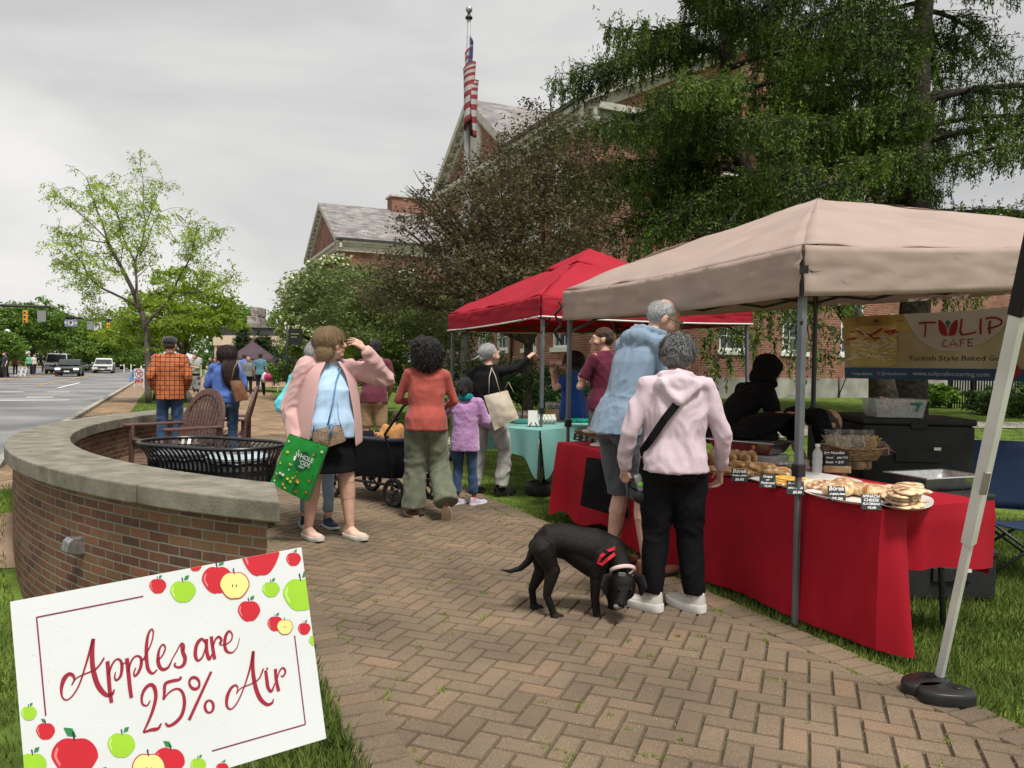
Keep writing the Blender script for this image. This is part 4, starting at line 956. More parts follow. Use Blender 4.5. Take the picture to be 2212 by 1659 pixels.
for k in range(90):rd.ell((random.uniform(.02,.59),random.uniform(.02,sh-.02),0),(random.uniform(.0007,.0019),)*2+(.0008,),nu=6,nv=4)
put('water_drops',rd,mat('water',(.85,.87,.88),.05,0,alpha=.3),sign)
st_=MB()
for x in(.17,.44):
 a=SM@Vector((x,sh*.6,-.007));g=Vector((a.x,a.y,T(a.x,a.y)-.1));b=SM@Vector((x,-.02,-.007));st_.tube([SMi@a,SMi@b,SMi@Vector((b.x+(b.x-a.x)*.9,b.y,g.z))],.0022,6)
put('stake',st_,mat('galvanised_wire',(.4,.4,.4),.35,metal=.8),sign)
# ================================================================= BANNER
NB=UU;PB=W(6.66,5,0);bx=-VV
BM=frame(onpl(1826,817,PB,NB),bx,-NB);BMi=BM.inverted()
def B7(x,y):p=BMi@onpl(1803.8+.1843*x,659.1+.1843*y,PB,NB);return(p.x,p.y)
ban=thing('banner','cream cafe banner with tulip logo, baked goods photo and blue strip','banner');ban.matrix_world=BM
kb_=(B7(1400,400)[0]-B7(1300,400)[0])/100
TL,BL=B7(95,145),B7(120,855);top=[TL,B7(420,122),B7(800,104),B7(1385,75),B7(2090,12),(B7(2090,12)[0]+.55,B7(2090,12)[1]-.02)]
W_=top[-1][0];body=[BL,(W_,BL[1]+.01)]+top[::-1]
def bpart(nm,polys,c,z,**k):
 mb=MB()
 for p in polys:poly2(mb,p,z)
 return put(nm,mb,mat('banner_'+nm,c,.55,k.get('v',.05),3,c2=k.get('c2')),ban,smooth=False)
sl_=MB();poly2(sl_,body,0);poly2(sl_,body[::-1],-.004);put('sheet',sl_,mat('banner_sheet',(.46,.36,.17),.55,.12,1.2,c2=(.66,.60,.42)),ban,smooth=False)
yb=B7(600,735)[1]
bpart('blue_strip',[[BL,(W_,BL[1]+.01),(W_,yb),(B7(112,735)[0],yb)]],(.03,.09,.19),.002)
arc=[B7(*q)for q in bez([(805,104),(880,250),(1000,410),(1150,500),(1330,542),(1600,500),(1850,370),(2000,220),(2088,14)],6)]
bpart('white_panel',[arc+[B7(1385,76)]],(.60,.54,.49),.002)
fm_=bpart('food_picture',[[B7(*q)for q in((95,147),(420,124),(800,106),(905,300),(735,312),(735,720),(180,722),(165,470),(104,470))]],(.30,.16,.04),.003,c2=(.62,.45,.12))
bpart('food_slice',[[B7(*q)for q in((172,300),(300,245),(720,240),(742,700),(600,722),(185,720))]],(.50,.38,.10),.0045,c2=(.70,.58,.22))
rnd=random.Random(3)
for nm,c_,n_,(x0,x1,y0,y1),rr_ in(('printed_shreds',(.78,.72,.5),70,(180,730,260,640),30),('printed_peppers',(.42,.03,.02),13,(180,700,285,400),42),('printed_olives',(.04,.045,.03),12,(230,790,170,200),16),('printed_herbs',(.09,.08,.02),16,(230,640,560,640),12)):
 ps=[]
 for k in range(n_):
  x,y=rnd.uniform(x0,x1),rnd.uniform(y0,y1);a=rnd.uniform(-.6,.6);r_=rr_*rnd.uniform(.5,1.1);L_=r_*(1.0 if 'olive' in nm or 'herb' in nm else 1.7)
  if nm=='printed_olives' and x<450:x+=100
  ps.append([B7(x+L_*math.cos(t)*math.cos(a)-r_*.3*math.sin(t)*math.sin(a)+rnd.uniform(-3,3),y+L_*math.cos(t)*math.sin(a)+r_*.34*math.sin(t))for t in[2*PI*q/9 for q in range(9)]])
 bpart(nm,ps,c_,.006+.0004*len(nm),v=.2)
tr_=MB()
for pts,wd in[([(985,212),(1080,204),(1185,205)],22),([(1066,205),(1062,300),(1056,375)],[22,20,18]),([(1490,160),(1480,240),(1472,310),(1490,345)],26),([(1480,346),(1570,338),(1662,312)],20),([(1714,155),(1708,250),(1712,345)],26),([(1822,180),(1812,260),(1818,340)],26),([(1765,158),(1850,145),(1935,165),(1958,205),(1920,240),(1850,264),(1788,275)],22),([(1312,408),(1280,420),(1264,455),(1274,485),(1325,482)],12),([(1345,490),(1385,405),(1442,490)],12),([(1362,462),(1425,455)],10),([(1474,402),(1470,490)],12),([(1460,408),(1530,400)],11),([(1470,446),(1520,440)],11),([(1566,402),(1562,484)],12),([(1550,406),(1625,397)],11),([(1562,444),(1612,438)],11),([(1560,484),(1622,474)],11)]:
 ribbon(tr_,[B7(*q)for q in pts],[q*kb_ for q in wd]if isinstance(wd,list)else wd*kb_,.005,5 if len(pts)>2 and wd!=12 or len(pts)>3 else 0)
for s_ in(-1,1):poly2(tr_,[B7(1328+s_*q[0],q[1])for q in bez([(4,362),(60,355),(95,320),(112,250),(110,172),(60,200),(22,260),(4,362)],4)],.005)
put('lettering',tr_,mat('banner_red',(.34,.015,.03),.5),ban,smooth=False)
bpart('blue_petal',[[B7(*q)for q in((1328,172),(1362,200),(1340,240),(1328,290),(1312,240),(1294,200))]],(.06,.16,.27),.0055)
def tfit(nm,s,m,x0,x1,y,hgt,par,fn,z=.004,shear=0,bold=0,al=1):
 a,b=fn(x0,y),fn(x1,y);cu=bpy.data.curves.new(nm,'FONT');cu.body=s;cu.size=1;cu.shear=shear;cu.offset=bold;cu.resolution_u=2
 t=bpy.data.objects.new('t',cu);COL.objects.link(t);me=bpy.data.meshes.new_from_object(t.evaluated_get(bpy.context.evaluated_depsgraph_get()));bpy.data.objects.remove(t)
 xs=[v.co.x for v in me.vertices];w0=max(xs)-min(xs);sx=(b[0]-a[0])/w0;sy=hgt/.7
 me.transform(Matrix.Translation((a[0]-min(xs)*sx,a[1],z))@Matrix.Diagonal((sx,sy,1,1)));me.materials.clear();me.materials.append(m);return put(nm,me,None,par,smooth=False)
mk_=mat('banner_black',(.015,.015,.02),.5);mw_=mat('banner_white',(.62,.64,.66),.5)
for s_,x0,x1 in(('Turkish',862,1182),('Style',1212,1452),('Baked',1482,1768),('Goods',1808,2080)):tfit('lettering',s_,mk_,x0,x1,650,54*kb_,ban,B7,shear=.12)
tfit('lettering','www.tulipcafecatering.com',mw_,912,1812,822,48*kb_,ban,B7);tfit('lettering','f tulipcafeohio',mw_,203,442,816,34*kb_,ban,B7,bold=.01);tfit('lettering','@tulipcafedublin',mw_,545,845,816,34*kb_,ban,B7)
bpart('icon',[[B7(*q)for q in((500,783),(528,783),(528,818),(500,818))]],(.6,.12,.16),.004)
bpart('red_arrow',[[B7(*q)for q in((1910,680),(2135,690),(2205,790),(2098,868),(1895,818))]],(.36,.02,.03),.006)
tfit('lettering','Order',mw_,1945,2105,750,36*kb_,ban,B7,.009);tfit('lettering','Online',mw_,1925,2115,808,36*kb_,ban,B7,.009)
rp=MB()
for a,b in((B7(130,850),B7(20,1080)),(B7(110,150),B7(60,60)),(B7(1390,78),B7(1390,0))):rp.tube([(a[0],a[1],0),(b[0],b[1],-.02)],.006,5)
put('rope',rp,m_blk,ban)
# ================================================================= CLOTH-COVERED TABLES
m_redcl=clothmat('crimson_tablecloth',(.36,.004,.016),.04,.10,.7,.5)
def grid(mb,F,nu,nv):
 gridcloth(mb,F,nu,nv)
tb=thing('folding_table','long folding table under the crimson cloth','table',W(3.24,4.5));R24=Matrix.Rotation(RA,3,'Z')
tm=MB();tm.box((0,0,.72),(.7,3.4,.035),R24);tm.v=[tuple(Vector(v)+UU*.4)for v in tm.v];put('tabletop',tm,m_wtrim,tb,smooth=False)
for v_ in(-1.62,-.1,.1,1.62):
 for u_ in(.12,.68):
  l=MB();l.tube([UU*u_+VV*v_*1.0,UU*u_+VV*v_*.97+Z*.7],.016,6);put('leg',l,m_darkmetal,tb)
cl=MB();TZ=.742;uf,ub,vr,vl_=3.235,4.03,2.72,6.22
def fold(t,z,s):return .022*math.sin(t*8+s+math.sin(t*3))*(1-z/TZ)+.012*max(0,1-abs(mn.noise(Vector((t*9,z*.8,s+3))))*6)*(1-z/TZ)+.018*mn.noise(Vector((t*5,z*1.2,s)))*(1.1-z/TZ)
def topf(i,j):
 p=W(uf+(ub-uf)*i,vr+(vl_-vr)*j,TZ);return p+Z*(.002*mn.noise(p*6))
grid(cl,topf,14,60)
def front(i,j):
 v=vr+(vl_-vr)*i;hem=.045+.17*sm((i-.62)/.2)*sm((1-i)/.12+.3)*(0.6+.4*math.sin(i*20));z=TZ-(TZ-hem)*j
 o=min(j*3,1)*.012+fold(v,z,1)+.035*j*sm((.1-i)/.1)+.05*j*sm((i-.9)/.1);sl=.02*sm(j/.05)*0
 return W(uf-o-.004*sm(j*20),v,z)
grid(cl,front,110,22)
def side(i,j):
 u=uf+(ub-uf+.05)*i;b=i*(ub-uf)
 hem=.035+.38*sm((b-.10)/.09)-.04*sm((b-.35)/.5);z=TZ-(TZ-hem)*j
 dn=1-z/TZ;bulge=.07*dn*math.exp(-((b-.07)/.05)**2)-.06*math.exp(-((b-.20)/.04)**2)*min(1,dn*5)+.05*math.sin(b*13)*dn
 return front(0,min(1,j*(TZ-hem)/(TZ-.045))).lerp(W(u,vr-.012*min(1,j*4)-bulge-.015*dn,z),sm(b/.05))
grid(cl,side,60,22)
def side2(i,j):return W(uf+(ub-uf)*i,vl_+.02*j+.01*math.sin(i*14)*j,TZ-(TZ-.12)*j)
grid(cl,side2,16,10)
def back(i,j):return W(ub+.02*j+.01*math.sin(i*30)*j,vr+(vl_-vr)*i,TZ-.4*j)
grid(cl,back,40,5)
o=put('tablecloth',cl,m_redcl);tag(o,'crimson tablecloth over the bakery table, one corner hanging to the paving','tablecloth')
# teal table, set at an angle behind
a0=Vector((.30,8.3,0));dl=Vector((.64,.77,0)).normalized();ds=Vector((-dl.y,dl.x,0))
t2=thing('folding_table','black legged folding table under the teal cloth','table',a0+dl*.9+ds*.38)
m=MB();m.box((0,0,.72),(1.75,.7,.035),Matrix.Rotation(math.atan2(dl.y,dl.x),3,'Z'));put('tabletop',m,m_blk,t2,smooth=False)
for a in(-.7,.7):
 for b in(-.28,.28):m=MB();m.tube([dl*a+ds*b,dl*a*.8+ds*b+Z*.7],.016,6);put('leg',m,m_blk,t2)
m_teal=clothmat('teal_tablecloth',(.20,.42,.385),.06,.08,.75,.35);ct=MB()
def tt(a,b,z):p=a0+dl*a+ds*b;return Vector((p.x,p.y,z))
grid(ct,lambda i,j:tt(-.05+1.95*i,-.05+.86*j,TZ),20,10)
grid(ct,lambda i,j:tt(-.05+1.95*i,-.06-.02*math.sin(i*22)*j-.03*j-.04*j*sm((.15-i)/.15),TZ-(.30+.22*math.exp(-(i/.09)**2)+.03*math.sin(i*9))*j),60,10)
grid(ct,lambda i,j:tt(-.06-.03*j-.02*math.sin(i*15)*j,-.05+.86*i,TZ-(.27+.25*math.exp(-(i/.12)**2)+.02*math.sin(i*7))*j),34,10)
o=put('tablecloth',ct,m_teal);tag(o,'pale teal tablecloth under the red canopy','tablecloth')
# second teal table farther back, holding the purple jug
a1=A(1262,890,10.6);t3=thing('folding_table','small folding table with teal cloth behind the blue shirted seller','table',(a1.x,a1.y,0));m=MB();m.box((0,0,.72),(1.3,.6,.04));put('tabletop',m,m_blk,t3,smooth=False)
for a in(-.55,.55):
 for b in(-.25,.25):m=MB();m.tube([(a,b,0),(a,b,.7)],.015,6);put('leg',m,m_blk,t3)
m=MB();m.box((0,0,.60),(1.4,.7,.29));put('cloth',m,m_teal,t3,smooth=False,bevel=.02)
m=MB();m.lathe((0,0,0),[(.06,0),(.065,.02),(.066,.16),(.05,.19),(.045,.2),(.048,.21),(.03,.25),(.028,.28)]);j=put('jug',m,mat('purple_jug',(.20,.12,.36),.4),None,auto=40);j.location=(a1.x,a1.y-.2,.75);tag(j,'purple drink jug on the rear teal table','jug')
# ---------------------------------------------------------------- foods
m_bake=mat('baked_dough',(.50,.24,.07),.6,.3,22,.4,60,c2=(.78,.58,.33),det=5,lo=.4,hi=.62,spec=.35)
m_bake2=mat('browned_flatbread',(.30,.10,.03),.55,.3,24,.4,50,c2=(.78,.60,.38),det=6,lo=.38,hi=.58)
m_orange=mat('orange_topping',(.62,.28,.03),.5,.2,30,.3,40,c2=(.80,.50,.12))
m_plate=mat('white_platter',(.72,.70,.66),.3,.03,4)
m_clear=mat('clear_film',(.9,.9,.9),.12,0,alpha=.07,spec=.8)
def onT(px,py,z=None):return G(px,py,z if z else TZ+.002)
def platter(p,a,b,rz,label):
 m=MB()
 def rg(s_,z):return[(a*s_*math.copysign(abs(math.cos(t))**.75,math.cos(t)),b*s_*math.copysign(abs(math.sin(t))**.75,math.sin(t)),z)for t in[2*PI*k/32 for k in range(32)]]
 m.rings([rg(.72,0),rg(.80,.002),rg(.98,.016),rg(1,.019),rg(.97,.019),rg(.8,.008),rg(.72,.005)]);o=put('platter',m,m_plate,None,auto=40);o.location=p;o.rotation_euler=(0,0,rz)
 return tag(o,label,'platter','white platters on the crimson cloth')
def dough(label,cat,p,rz,ells,m=m_bake,vox=.006,grp=None,nm='pastry',film=0):
 mb=MB()
 for c,r,ro in ells:r=tuple(q*1.2 for q in r);mb.ell(c,r,Matrix.Rotation(ro,3,'Z'),14,8)
 me=fuse(mb,vox,2,hf=.003);me.materials.append(m)
 o=bpy.data.objects.new(nm,me);link(o);o.location=p;o.rotation_euler=(0,0,rz);tag(o,label,cat,grp)
 return o
rz0=RA
# platter of upright rolls
p=onT(1575,1022);platter(p,.16,.24,rz0,'platter of rolls beside the lilac hoodie');
for k in range(6):
 q=onT(1545+k*15,1008-(k%2)*2);
 dough('golden bread roll standing in the row beside the foil pan','bread',q+Z*.012,rz0,[((0,0,.055-.003*k),(.022,.052,.062-.004*k),.2),((.012,.0,.05),(.018,.045,.045),.2)],m_bake,.006,'upright golden rolls','bread_roll')
for k in range(3):q=onT(1548+k*26,1026+k*3);dough('flat glazed roll lying in front of the upright rolls','bread',q+Z*.015,rz0+.3*k,[((0,0,.018),(.05,.07,.022),0)],m_bake,.006,'flat glazed rolls','bread_roll')
p=onT(1640,1033);platter(p,.17,.26,rz0,'platter heaped with small golden boreks')
for k in range(16):
 q=onT(1600+(k%6)*18+random.uniform(-3,3),1022-(k//6)*6+(k%6)*1.5,TZ+.015+(k//6)*.02);dough('small golden borek in the heap on its platter','pastry',q,random.uniform(0,3),[((0,0,.02),(.036,.055,.021),0),((.015,.02,.026),(.022,.03,.014),.6)],m_bake,.007,'heaped golden boreks')
p=onT(1694,1046);platter(p,.15,.21,rz0,'platter of orange topped flatbread')
for k in range(3):q=onT(1682+k*14,1043-k*3,TZ+.012+k*.012);dough('orange topped flatbread on the small platter','flatbread',q,rz0+.2*k,[((0,0,.008),(.06,.11,.01),0)],m_orange,.006,'orange topped flatbreads','flatbread')
p=onT(1770,1036);o=platter(p,.15,.28,rz0,'empty white platter behind the brown strips')
p=onT(1768,1062);platter(p,.14,.22,rz0,'platter of browned borek strips')
for k in range(5):q=onT(1745+k*13,1058-(k%3)*5,TZ+.012+(k%3)*.012);dough('long browned borek strip on the platter behind the pole','pastry',q,rz0+.9+.05*k,[((0,0,.014),(.028,.12,.015),0)],m_bake2,.006,'browned borek strips')
p=onT(1835,1078);platter(p,.17,.24,rz0,'platter of bagged round boreks')
for k,(x,y,r_)in enumerate(((1808,1062,.075),(1836,1058,.08),(1862,1062,.07),(1890,1066,.07),(1822,1050,.07))):
 q=onT(x,y+8,TZ+.012+.012*(k>3));o=dough('round coiled borek in clear film, %s'%('leftmost','second','third','nearest the flatbreads','topmost behind')[k],'pastry',q,k,[((0,0,.03),(r_,r_*.8,.034),0),((.02,.01,.05),(r_*.5,r_*.4,.02),.5),((-.03,-.01,.045),(r_*.4,r_*.5,.018),.5)],m_bake,.007,'film wrapped coiled boreks')
 mb=MB();mb.ell((0,0,.036),(r_*1.1,r_*.9,.042));mb.ell((r_*1.1,0,.05),(.03,.02,.02));f=put('film',fuse(mb,.009,1,hf=.006),m_clear,o)
p=onT(1955,1088);platter(p,.13,.27,rz0-.95,'long white platter of stacked spinach flatbreads at the table end')
for k in range(9):
 q=p+Matrix.Rotation(rz0-.95,3,'Z')@Vector((random.uniform(-.03,.03),(-.11,.1)[k%2]+random.uniform(-.02,.02),.012+(k//2)*.017+.004*(k%2)))
 dough('bagged spinach flatbread in the stack on the long platter','flatbread',q,rz0-.95+random.uniform(-.15,.15),[((0,0,.009),(.065,.155,.011),0),((.0,.09,.010),(.055,.05,.009),0)],m_bake2,.006,'stacked spinach flatbreads','flatbread')
for k in range(5):q=onT(1900+k*13,1070-k*2.0,TZ+.02+.008*k);dough('folded flatbread lying behind the spinach sign','flatbread',q,rz0-.6+.25*k,[((0,0,.012),(.05,.12,.016),0)],m_bake2,.006,'folded flatbreads','flatbread')
# chalk signs
m_chalk=mat('chalkboard',(.018,.02,.022),.7,.3,12);m_chw=mat('chalk_writing',(.75,.75,.73),.8)
def chalk(px,py,wpx,hpx,lines,label,rz=None,tilt=.5,d=None):
 p=onT(px,py+hpx/2);s_=p.y/FPX;w_,h_=wpx*s_,hpx*s_/math.cos(tilt*.5)*1.02
 r=(RA*.0-.28)if rz is None else rz
 t=thing('price_sign',label,'price sign',p,r,None);M4=Matrix.Translation((0,0,.001))@Matrix.Rotation(PI/2-tilt,4,'X')
 b_=MB();b_.box((0,h_/2,-.002),(w_,h_,.004));b_.xf(M4);put('card',b_,m_chalk,t,smooth=False)
 b_=MB();b_.bar(M4@Vector((0,h_*.6,-.005)),Vector((0,.05,.001)),.01,.003);put('stand',b_,m_chalk,t,smooth=False)
 n=len(lines)
 for k,(s,fs,off)in enumerate(lines):
  tx=text('lettering',s,h_*fs,m_chw,t,M4@Matrix.Translation((off*w_,h_*(1-(k+.5)/n),.0006))@Matrix.Rotation(.03,4,'Z'),0,shear=.2,bold=.0006)
  xs=[v.co.x for v in tx.data.vertices];wdt=max(xs)-min(xs)
  if wdt>w_*.88:f=w_*.88/wdt;c=sum(xs)/len(xs);tx.data.transform(Matrix.Translation((c,0,0))@Matrix.Diagonal((f,1,1,1))@Matrix.Translation((-c,0,0)))
 return t
chalk(1597,1027,34,27,[('B\u00f6rek',.42,0),('Potato, onion',.2,0),('$6.00',.28,0)],'chalk price sign reading Borek six dollars at the heaped boreks')
chalk(1658,1040,34,28,[('Grape',.26,0),('and',.16,0),('Flatbread',.26,0),('$6.00',.22,0)],'chalk price sign for flatbread beside the orange flatbread')
chalk(1718,1054,36,29,[('Potato',.26,-.1),('with Leek',.26,0),('$5.00',.26,.1)],'chalk price sign half hidden behind the grey canopy leg')
chalk(1808,1067,36,34,[('B\u00f6rek',.42,0),('w/ spinach, cheese',.2,0),('$5.00',.28,0)],'chalk price sign reading Borek five dollars before the bagged boreks')
chalk(1883,1085,40,33,[('SPINACH',.24,0),('CHEESE',.26,0),('FLATBREAD',.2,0),('$5.00',.22,0)],'chalk price sign reading spinach cheese flatbread')
nd=chalk(1808,1004,50,40,[('Egg Noodles',.2,-.1),('Carrot      plain / $16',.15,0),('Beets  > $10',.17,-.1),('Spinach   Gluten free $12',.13,0)],'large chalk sign for egg noodles propped before the noodle basket',-.2,.25)
b_=MB();b_.box((0,0,-.0),(.17,.035,.045));put('wood_base',b_,mat('birch_slab',(.42,.28,.15),.7,.25,14),nd,smooth=False,bevel=.006);nd.location.z+=.03
for px,py,w_,nm in((1246,943,17,'leftmost small chalk card at the cake stand'),(1260,946,18,'middle small chalk card at the cake stand'),(1284,954,18,'small chalk card right in front of the cake stand')):chalk(px,py,w_,15,[('Su',.3,0),('$5',.34,0)],nm,-.35,.55)
# cake stand with pastries and a basket
p=onT(1296,962);t=thing('cake_stand','white footed cake stand of pastries at the far end of the crimson table','cake stand',p);m=MB();m.lathe((0,0,0),[(.09,0),(.085,.01),(.03,.03),(.022,.09),(.04,.11),(.155,.118),(.16,.13),(.15,.128),(.01,.122)],28);put('stand',m,m_plate,t,auto=50)
for k in range(7):a=k*.9;dough('small pale pastry on the cake stand','pastry',p+Vector((.08*math.cos(a)*(k>0),.08*math.sin(a)*(k>0),.13)),a,[((0,0,.014),(.04,.026,.018),0)],m_bake,.006,'pastries on the cake stand')
m_wick=mat('wicker',(.30,.17,.07),.8,.35,40,.8,80,c2=(.52,.36,.18),stretch=(1,1,4))
p=onT(1272,944);m=MB();m.rings([[(.14*s_*math.cos(t_),.1*s_*math.sin(t_),z)for t_ in[2*PI*k/20 for k in range(20)]]for s_,z in((.8,0),(1,.06),(1.03,.062),(.97,.06),(.76,.01))]);o=put('basket',m,m_wick,None,auto=50);o.location=p;tag(o,'small wicker basket behind the three little chalk cards','basket')
# noodle basket on its round wood slab
p=onT(1842,1010);m=MB();m.lathe((0,0,0),[(.12,0),(.125,.01),(.122,.05),(.118,.055),(.02,.056)],24);o=put('wood_slab',m,mat('bark',(.20,.12,.06),.85,.4,30,.8,50,c2=(.42,.29,.16)),None,auto=40);o.location=p;tag(o,'round bark edged wood slab under the noodle basket','wood slab')
p=p+Z*.058;t=thing('basket','shallow woven splint basket of bagged noodles','basket',p,.15);m=MB()
rg=lambda a,b,z:[(a*math.copysign(abs(math.cos(t_))**.7,math.cos(t_)),b*math.copysign(abs(math.sin(t_))**.7,math.sin(t_)),z+.02*abs(math.cos(t_))**3*(z>.05))for t_ in[2*PI*k/36 for k in range(36)]]
m.rings([rg(.15,.1,0),rg(.16,.11,.003),rg(.215,.15,.085),rg(.218,.152,.088),rg(.205,.142,.086),rg(.15,.1,.01)]);put('bowl',m,m_wick,t,auto=40)
m=MB();m.tube([Vector(q)for q in rg(.218,.152,.087)],.008,6,closed=True);m.tube([Vector(q)for q in rg(.19,.132,.045)],.004,6,closed=True);put('rim',m,m_wick,t)
def noodles(p,w_,d_,h_,rz,c1,c2,label,grp,n=150):
 t=thing('noodle_bag',label,'noodle bag',p,rz,grp);V=[];r_=random.Random(int(p.x*1000));mb=MB()
 for k in range(n):
  c=Vector((r_.uniform(-w_/2,w_/2)*.8,r_.uniform(-d_/2,d_/2)*.8,r_.uniform(.01,h_*.85)));a=r_.uniform(0,6.28);e=r_.uniform(-.5,.5);L_=r_.uniform(.02,.045)
  dv=Vector((math.cos(a)*math.cos(e),math.sin(a)*math.cos(e),math.sin(e)))*L_;mid=c+Vector((r_.uniform(-1,1),r_.uniform(-1,1),r_.uniform(-1,1)))*.012
  mb.tube([c-dv,mid,c+dv],.0042,4,flat=.6)
 mb.loft([((0,0,.008),w_*.3,d_*.28),((0,0,h_*.4),w_*.42,d_*.38),((0,0,h_*.78),w_*.36,d_*.22)],12)
 put('noodles',mb,mat('noodle',c1,.5,.2,20,c2=c2),t);mb=MB();mb.loft([((0,0,0),w_*.46,d_*.4),((0,0,h_*.4),w_*.52,d_*.5),((0,0,h_*.8),w_*.5,d_*.38),((0,0,h_),w_*.52,d_*.1),((0,.01,h_*1.22),w_*.56,.004)],18,3)
 put('film',fuse(mb,.008,1,hf=.008),m_clear,t);mb=MB();mb.tube([(w_*.05+.0,-d_*.52,h_*.1),(w_*.03,-d_*.56,h_*.5),(-w_*.02,-d_*.4,h_*.95)],.0025,5);put('ribbon',mb,m_wtrim,t)
Z6=p+Z*.05
for k,(x,w_,c1,c2,lb)in enumerate(((-.15,.12,(.55,.44,.28),(.75,.66,.48),'bag of plain noodles at the basket\'s left end'),(-.06,.13,(.60,.50,.33),(.78,.70,.5),'bag of plain noodles tied with white ribbon in the basket middle'),(.03,.13,(.50,.36,.28),(.74,.62,.48),'bag of pale speckled noodles in the basket middle'),(.11,.09,(.62,.36,.05),(.78,.55,.2),'bag of orange carrot noodles in the basket'),(.19,.1,(.20,.045,.06),(.36,.12,.13),'bag of dark red beet noodles at the basket\'s right end'))):
 noodles(Z6+Vector((x,.01*(k%2)-.012,0 if k<4 else-.015)),w_,.12,.135 if k<4 else .085,.15+.1*(k-2),c1,c2,lb,'bagged noodles')
# bottle, cup, napkins, tubs, foil pans
p=onT(1765,1027);t=thing('water_bottle','clear plastic water bottle beside the noodle basket','bottle',p);m=MB();m.lathe((0,0,0),[(.028,0),(.033,.006),(.03,.03),(.033,.05),(.03,.07),(.033,.09),(.03,.11),(.033,.13),(.030,.15),(.014,.178),(.013,.19)],18)
put('bottle',m,mat('clear_plastic',(.75,.8,.82),.06,0,alpha=.35,spec=.8),t,auto=60);m=MB();m.lathe((0,0,.19),[(.016,0),(.016,.015),(.01,.017)]);put('bottle_cap',m,m_wtrim,t)
p=onT(1735,1022);t=thing('glass_cup','clear cup with lilac ribbon behind the grey leg','cup',p);m=MB();m.lathe((0,0,0),[(.034,0),(.042,.09),(.04,.09),(.032,.004)],18);put('cup',m,m_clear,t,auto=50);m=MB();m.tube([(-.045,-.02,.05),(-.075,-.02,.075),(-.06,-.03,.045),(-.02,-.045,.045),(.03,-.035,.04),(.04,0,.045)],.004,5);put('ribbon',m,mat('lilac_ribbon',(.45,.28,.60),.5),t)
m=MB();mb_=MB()
for k in range(7):mb_.ell((random.uniform(-.1,.1),random.uniform(-.03,.03),.01),(.045,.03,.012),Matrix.Rotation(k,3,'Z'))
o=put('napkins',fuse(mb_,.007,1,hf=.02),m_plate);o.location=onT(1672,1004);tag(o,'crumpled white paper napkins behind the boreks','napkins')
m_foil=mat('aluminium_foil',(.62,.62,.61),.28,.1,20,.35,35,metal=.95)
def foilpan(p,a,b,h,rz,label,rim=1,inner=None,tilt=None):
 t=thing('foil_pan',label,'foil pan',p,rz);m=MB();n=96
 def rg(sx,z,rip=0):return[((a-.012*sx)*sg[0]+rip*.003*math.sin(k*PI),(b-.012*sx)*sg[1]+rip*.003*math.cos(k*PI),z)for k,sg in enumerate(per)]
 per=[]
 for k in range(n):
  s_=k/n*4;e=int(s_);f=s_-e;f=-1+2*f;per.append([(f,-1),(1,f),(-f,1),(-1,-f)][e])
 m.rings([rg(4,0),rg(2,h*.5,1),rg(.5,h*.97,1),rg(-.8,h),rg(-1.2,h-.004),rg(-.8,h+.003),rg(.9,h),rg(2.4,h*.5,1),rg(4.2,.003)]);put('pan',m,m_foil,t,auto=35)
 if inner:m=MB();m.box((0,0,h+.004),(a*2-.07,b*2-.06,.006));put('lid',m,inner,t,smooth=False)
 if tilt:t.rotation_euler=tilt
 return t
p=onT(1640,1000);m=MB();m.box((0,0,.035),(.34,.24,.07),taper=1.06);o=put('plastic_tub',m,mat('frosted_tub',(.62,.64,.64),.25,.03,alpha=.75),None,smooth=False,bevel=.015);o.location=p;o.rotation_euler=(0,0,RA-1.2);tag(o,'frosted plastic tub under the foil pan','tub')
fp=foilpan(p+Vector((-.06,.05,.08)),.26,.165,.085,RA-1.2,'large foil catering pan with dark smoked lid on the plastic tub',inner=mat('smoked_lid',(.15,.15,.145),.12))
m=MB();m.box((.12,-.168,.05),(.025,.003,.025));put('sticker',m,mat('orange_sticker',(.6,.2,.04)),fp,smooth=False)
# black insulated food boxes behind the table
m_box=mat('black_epp',(.014,.014,.015),.62,.3,8,.5,120)
def fbox(c,d,rz,label,lid=.05,ridges=0,tagw=None):
 t=thing('food_box',label,'food box',c,rz);m=MB();m.box((0,0,(d[2]-lid)/2),(d[0],d[1],d[2]-lid-.004));b_=put('body',m,m_box,t,smooth=False,bevel=.018)
 m=MB();m.box((0,0,d[2]-lid/2),(d[0]+.02,d[1]+.02,lid));put('lid',m,m_box,t,smooth=False,bevel=.015)
 m=MB()
 for k in range(ridges):m.box((d[0]/2+.004,0,.1+k*(d[2]-lid-.15)/max(1,ridges-1)),(.012,d[1]*.8,.02))
 m.box((0,-d[1]/2-.008,(d[2]-lid)*.62),(d[0]*.42,.02,.09));m.box((0,-d[1]/2-.006,d[2]-lid*.9),(.12,.025,.06));put('handle',m,m_box,t,smooth=False,bevel=.006)
 m=MB();m.box((d[0]*.16,-d[1]/2-.019,(d[2]-lid)*.72),(.05,.003,.022));put('label_card',m,m_plate,t,smooth=False)
 return t
def atU(px,py,Y):p=A(px,py,Y);return Vector((p.x,p.y,0))
c=atU(1955,880,6.0);fbox(Vector((c.x,c.y,0))+Z*.42,(.80,.55,.66),-.12,'tall black insulated food box carrying the clear bin',ridges=7)
fbox(Vector((c.x,c.y,0)),(.82,.58,.41),-.12,'black insulated food box at the bottom of the tall pair')
c2=atU(1832,880,6.7);fbox(c2,(.55,.5,1.06),-.12,'black insulated food box behind and left of the tall pair')
c3=atU(2014,1000,5.0);fbox(c3+Z*.33,(.56,.42,.34),.05,'lower black food box carrying the empty foil pan');fbox(c3,(.6,.45,.32),.05,'black food box on the grass under the lower box')
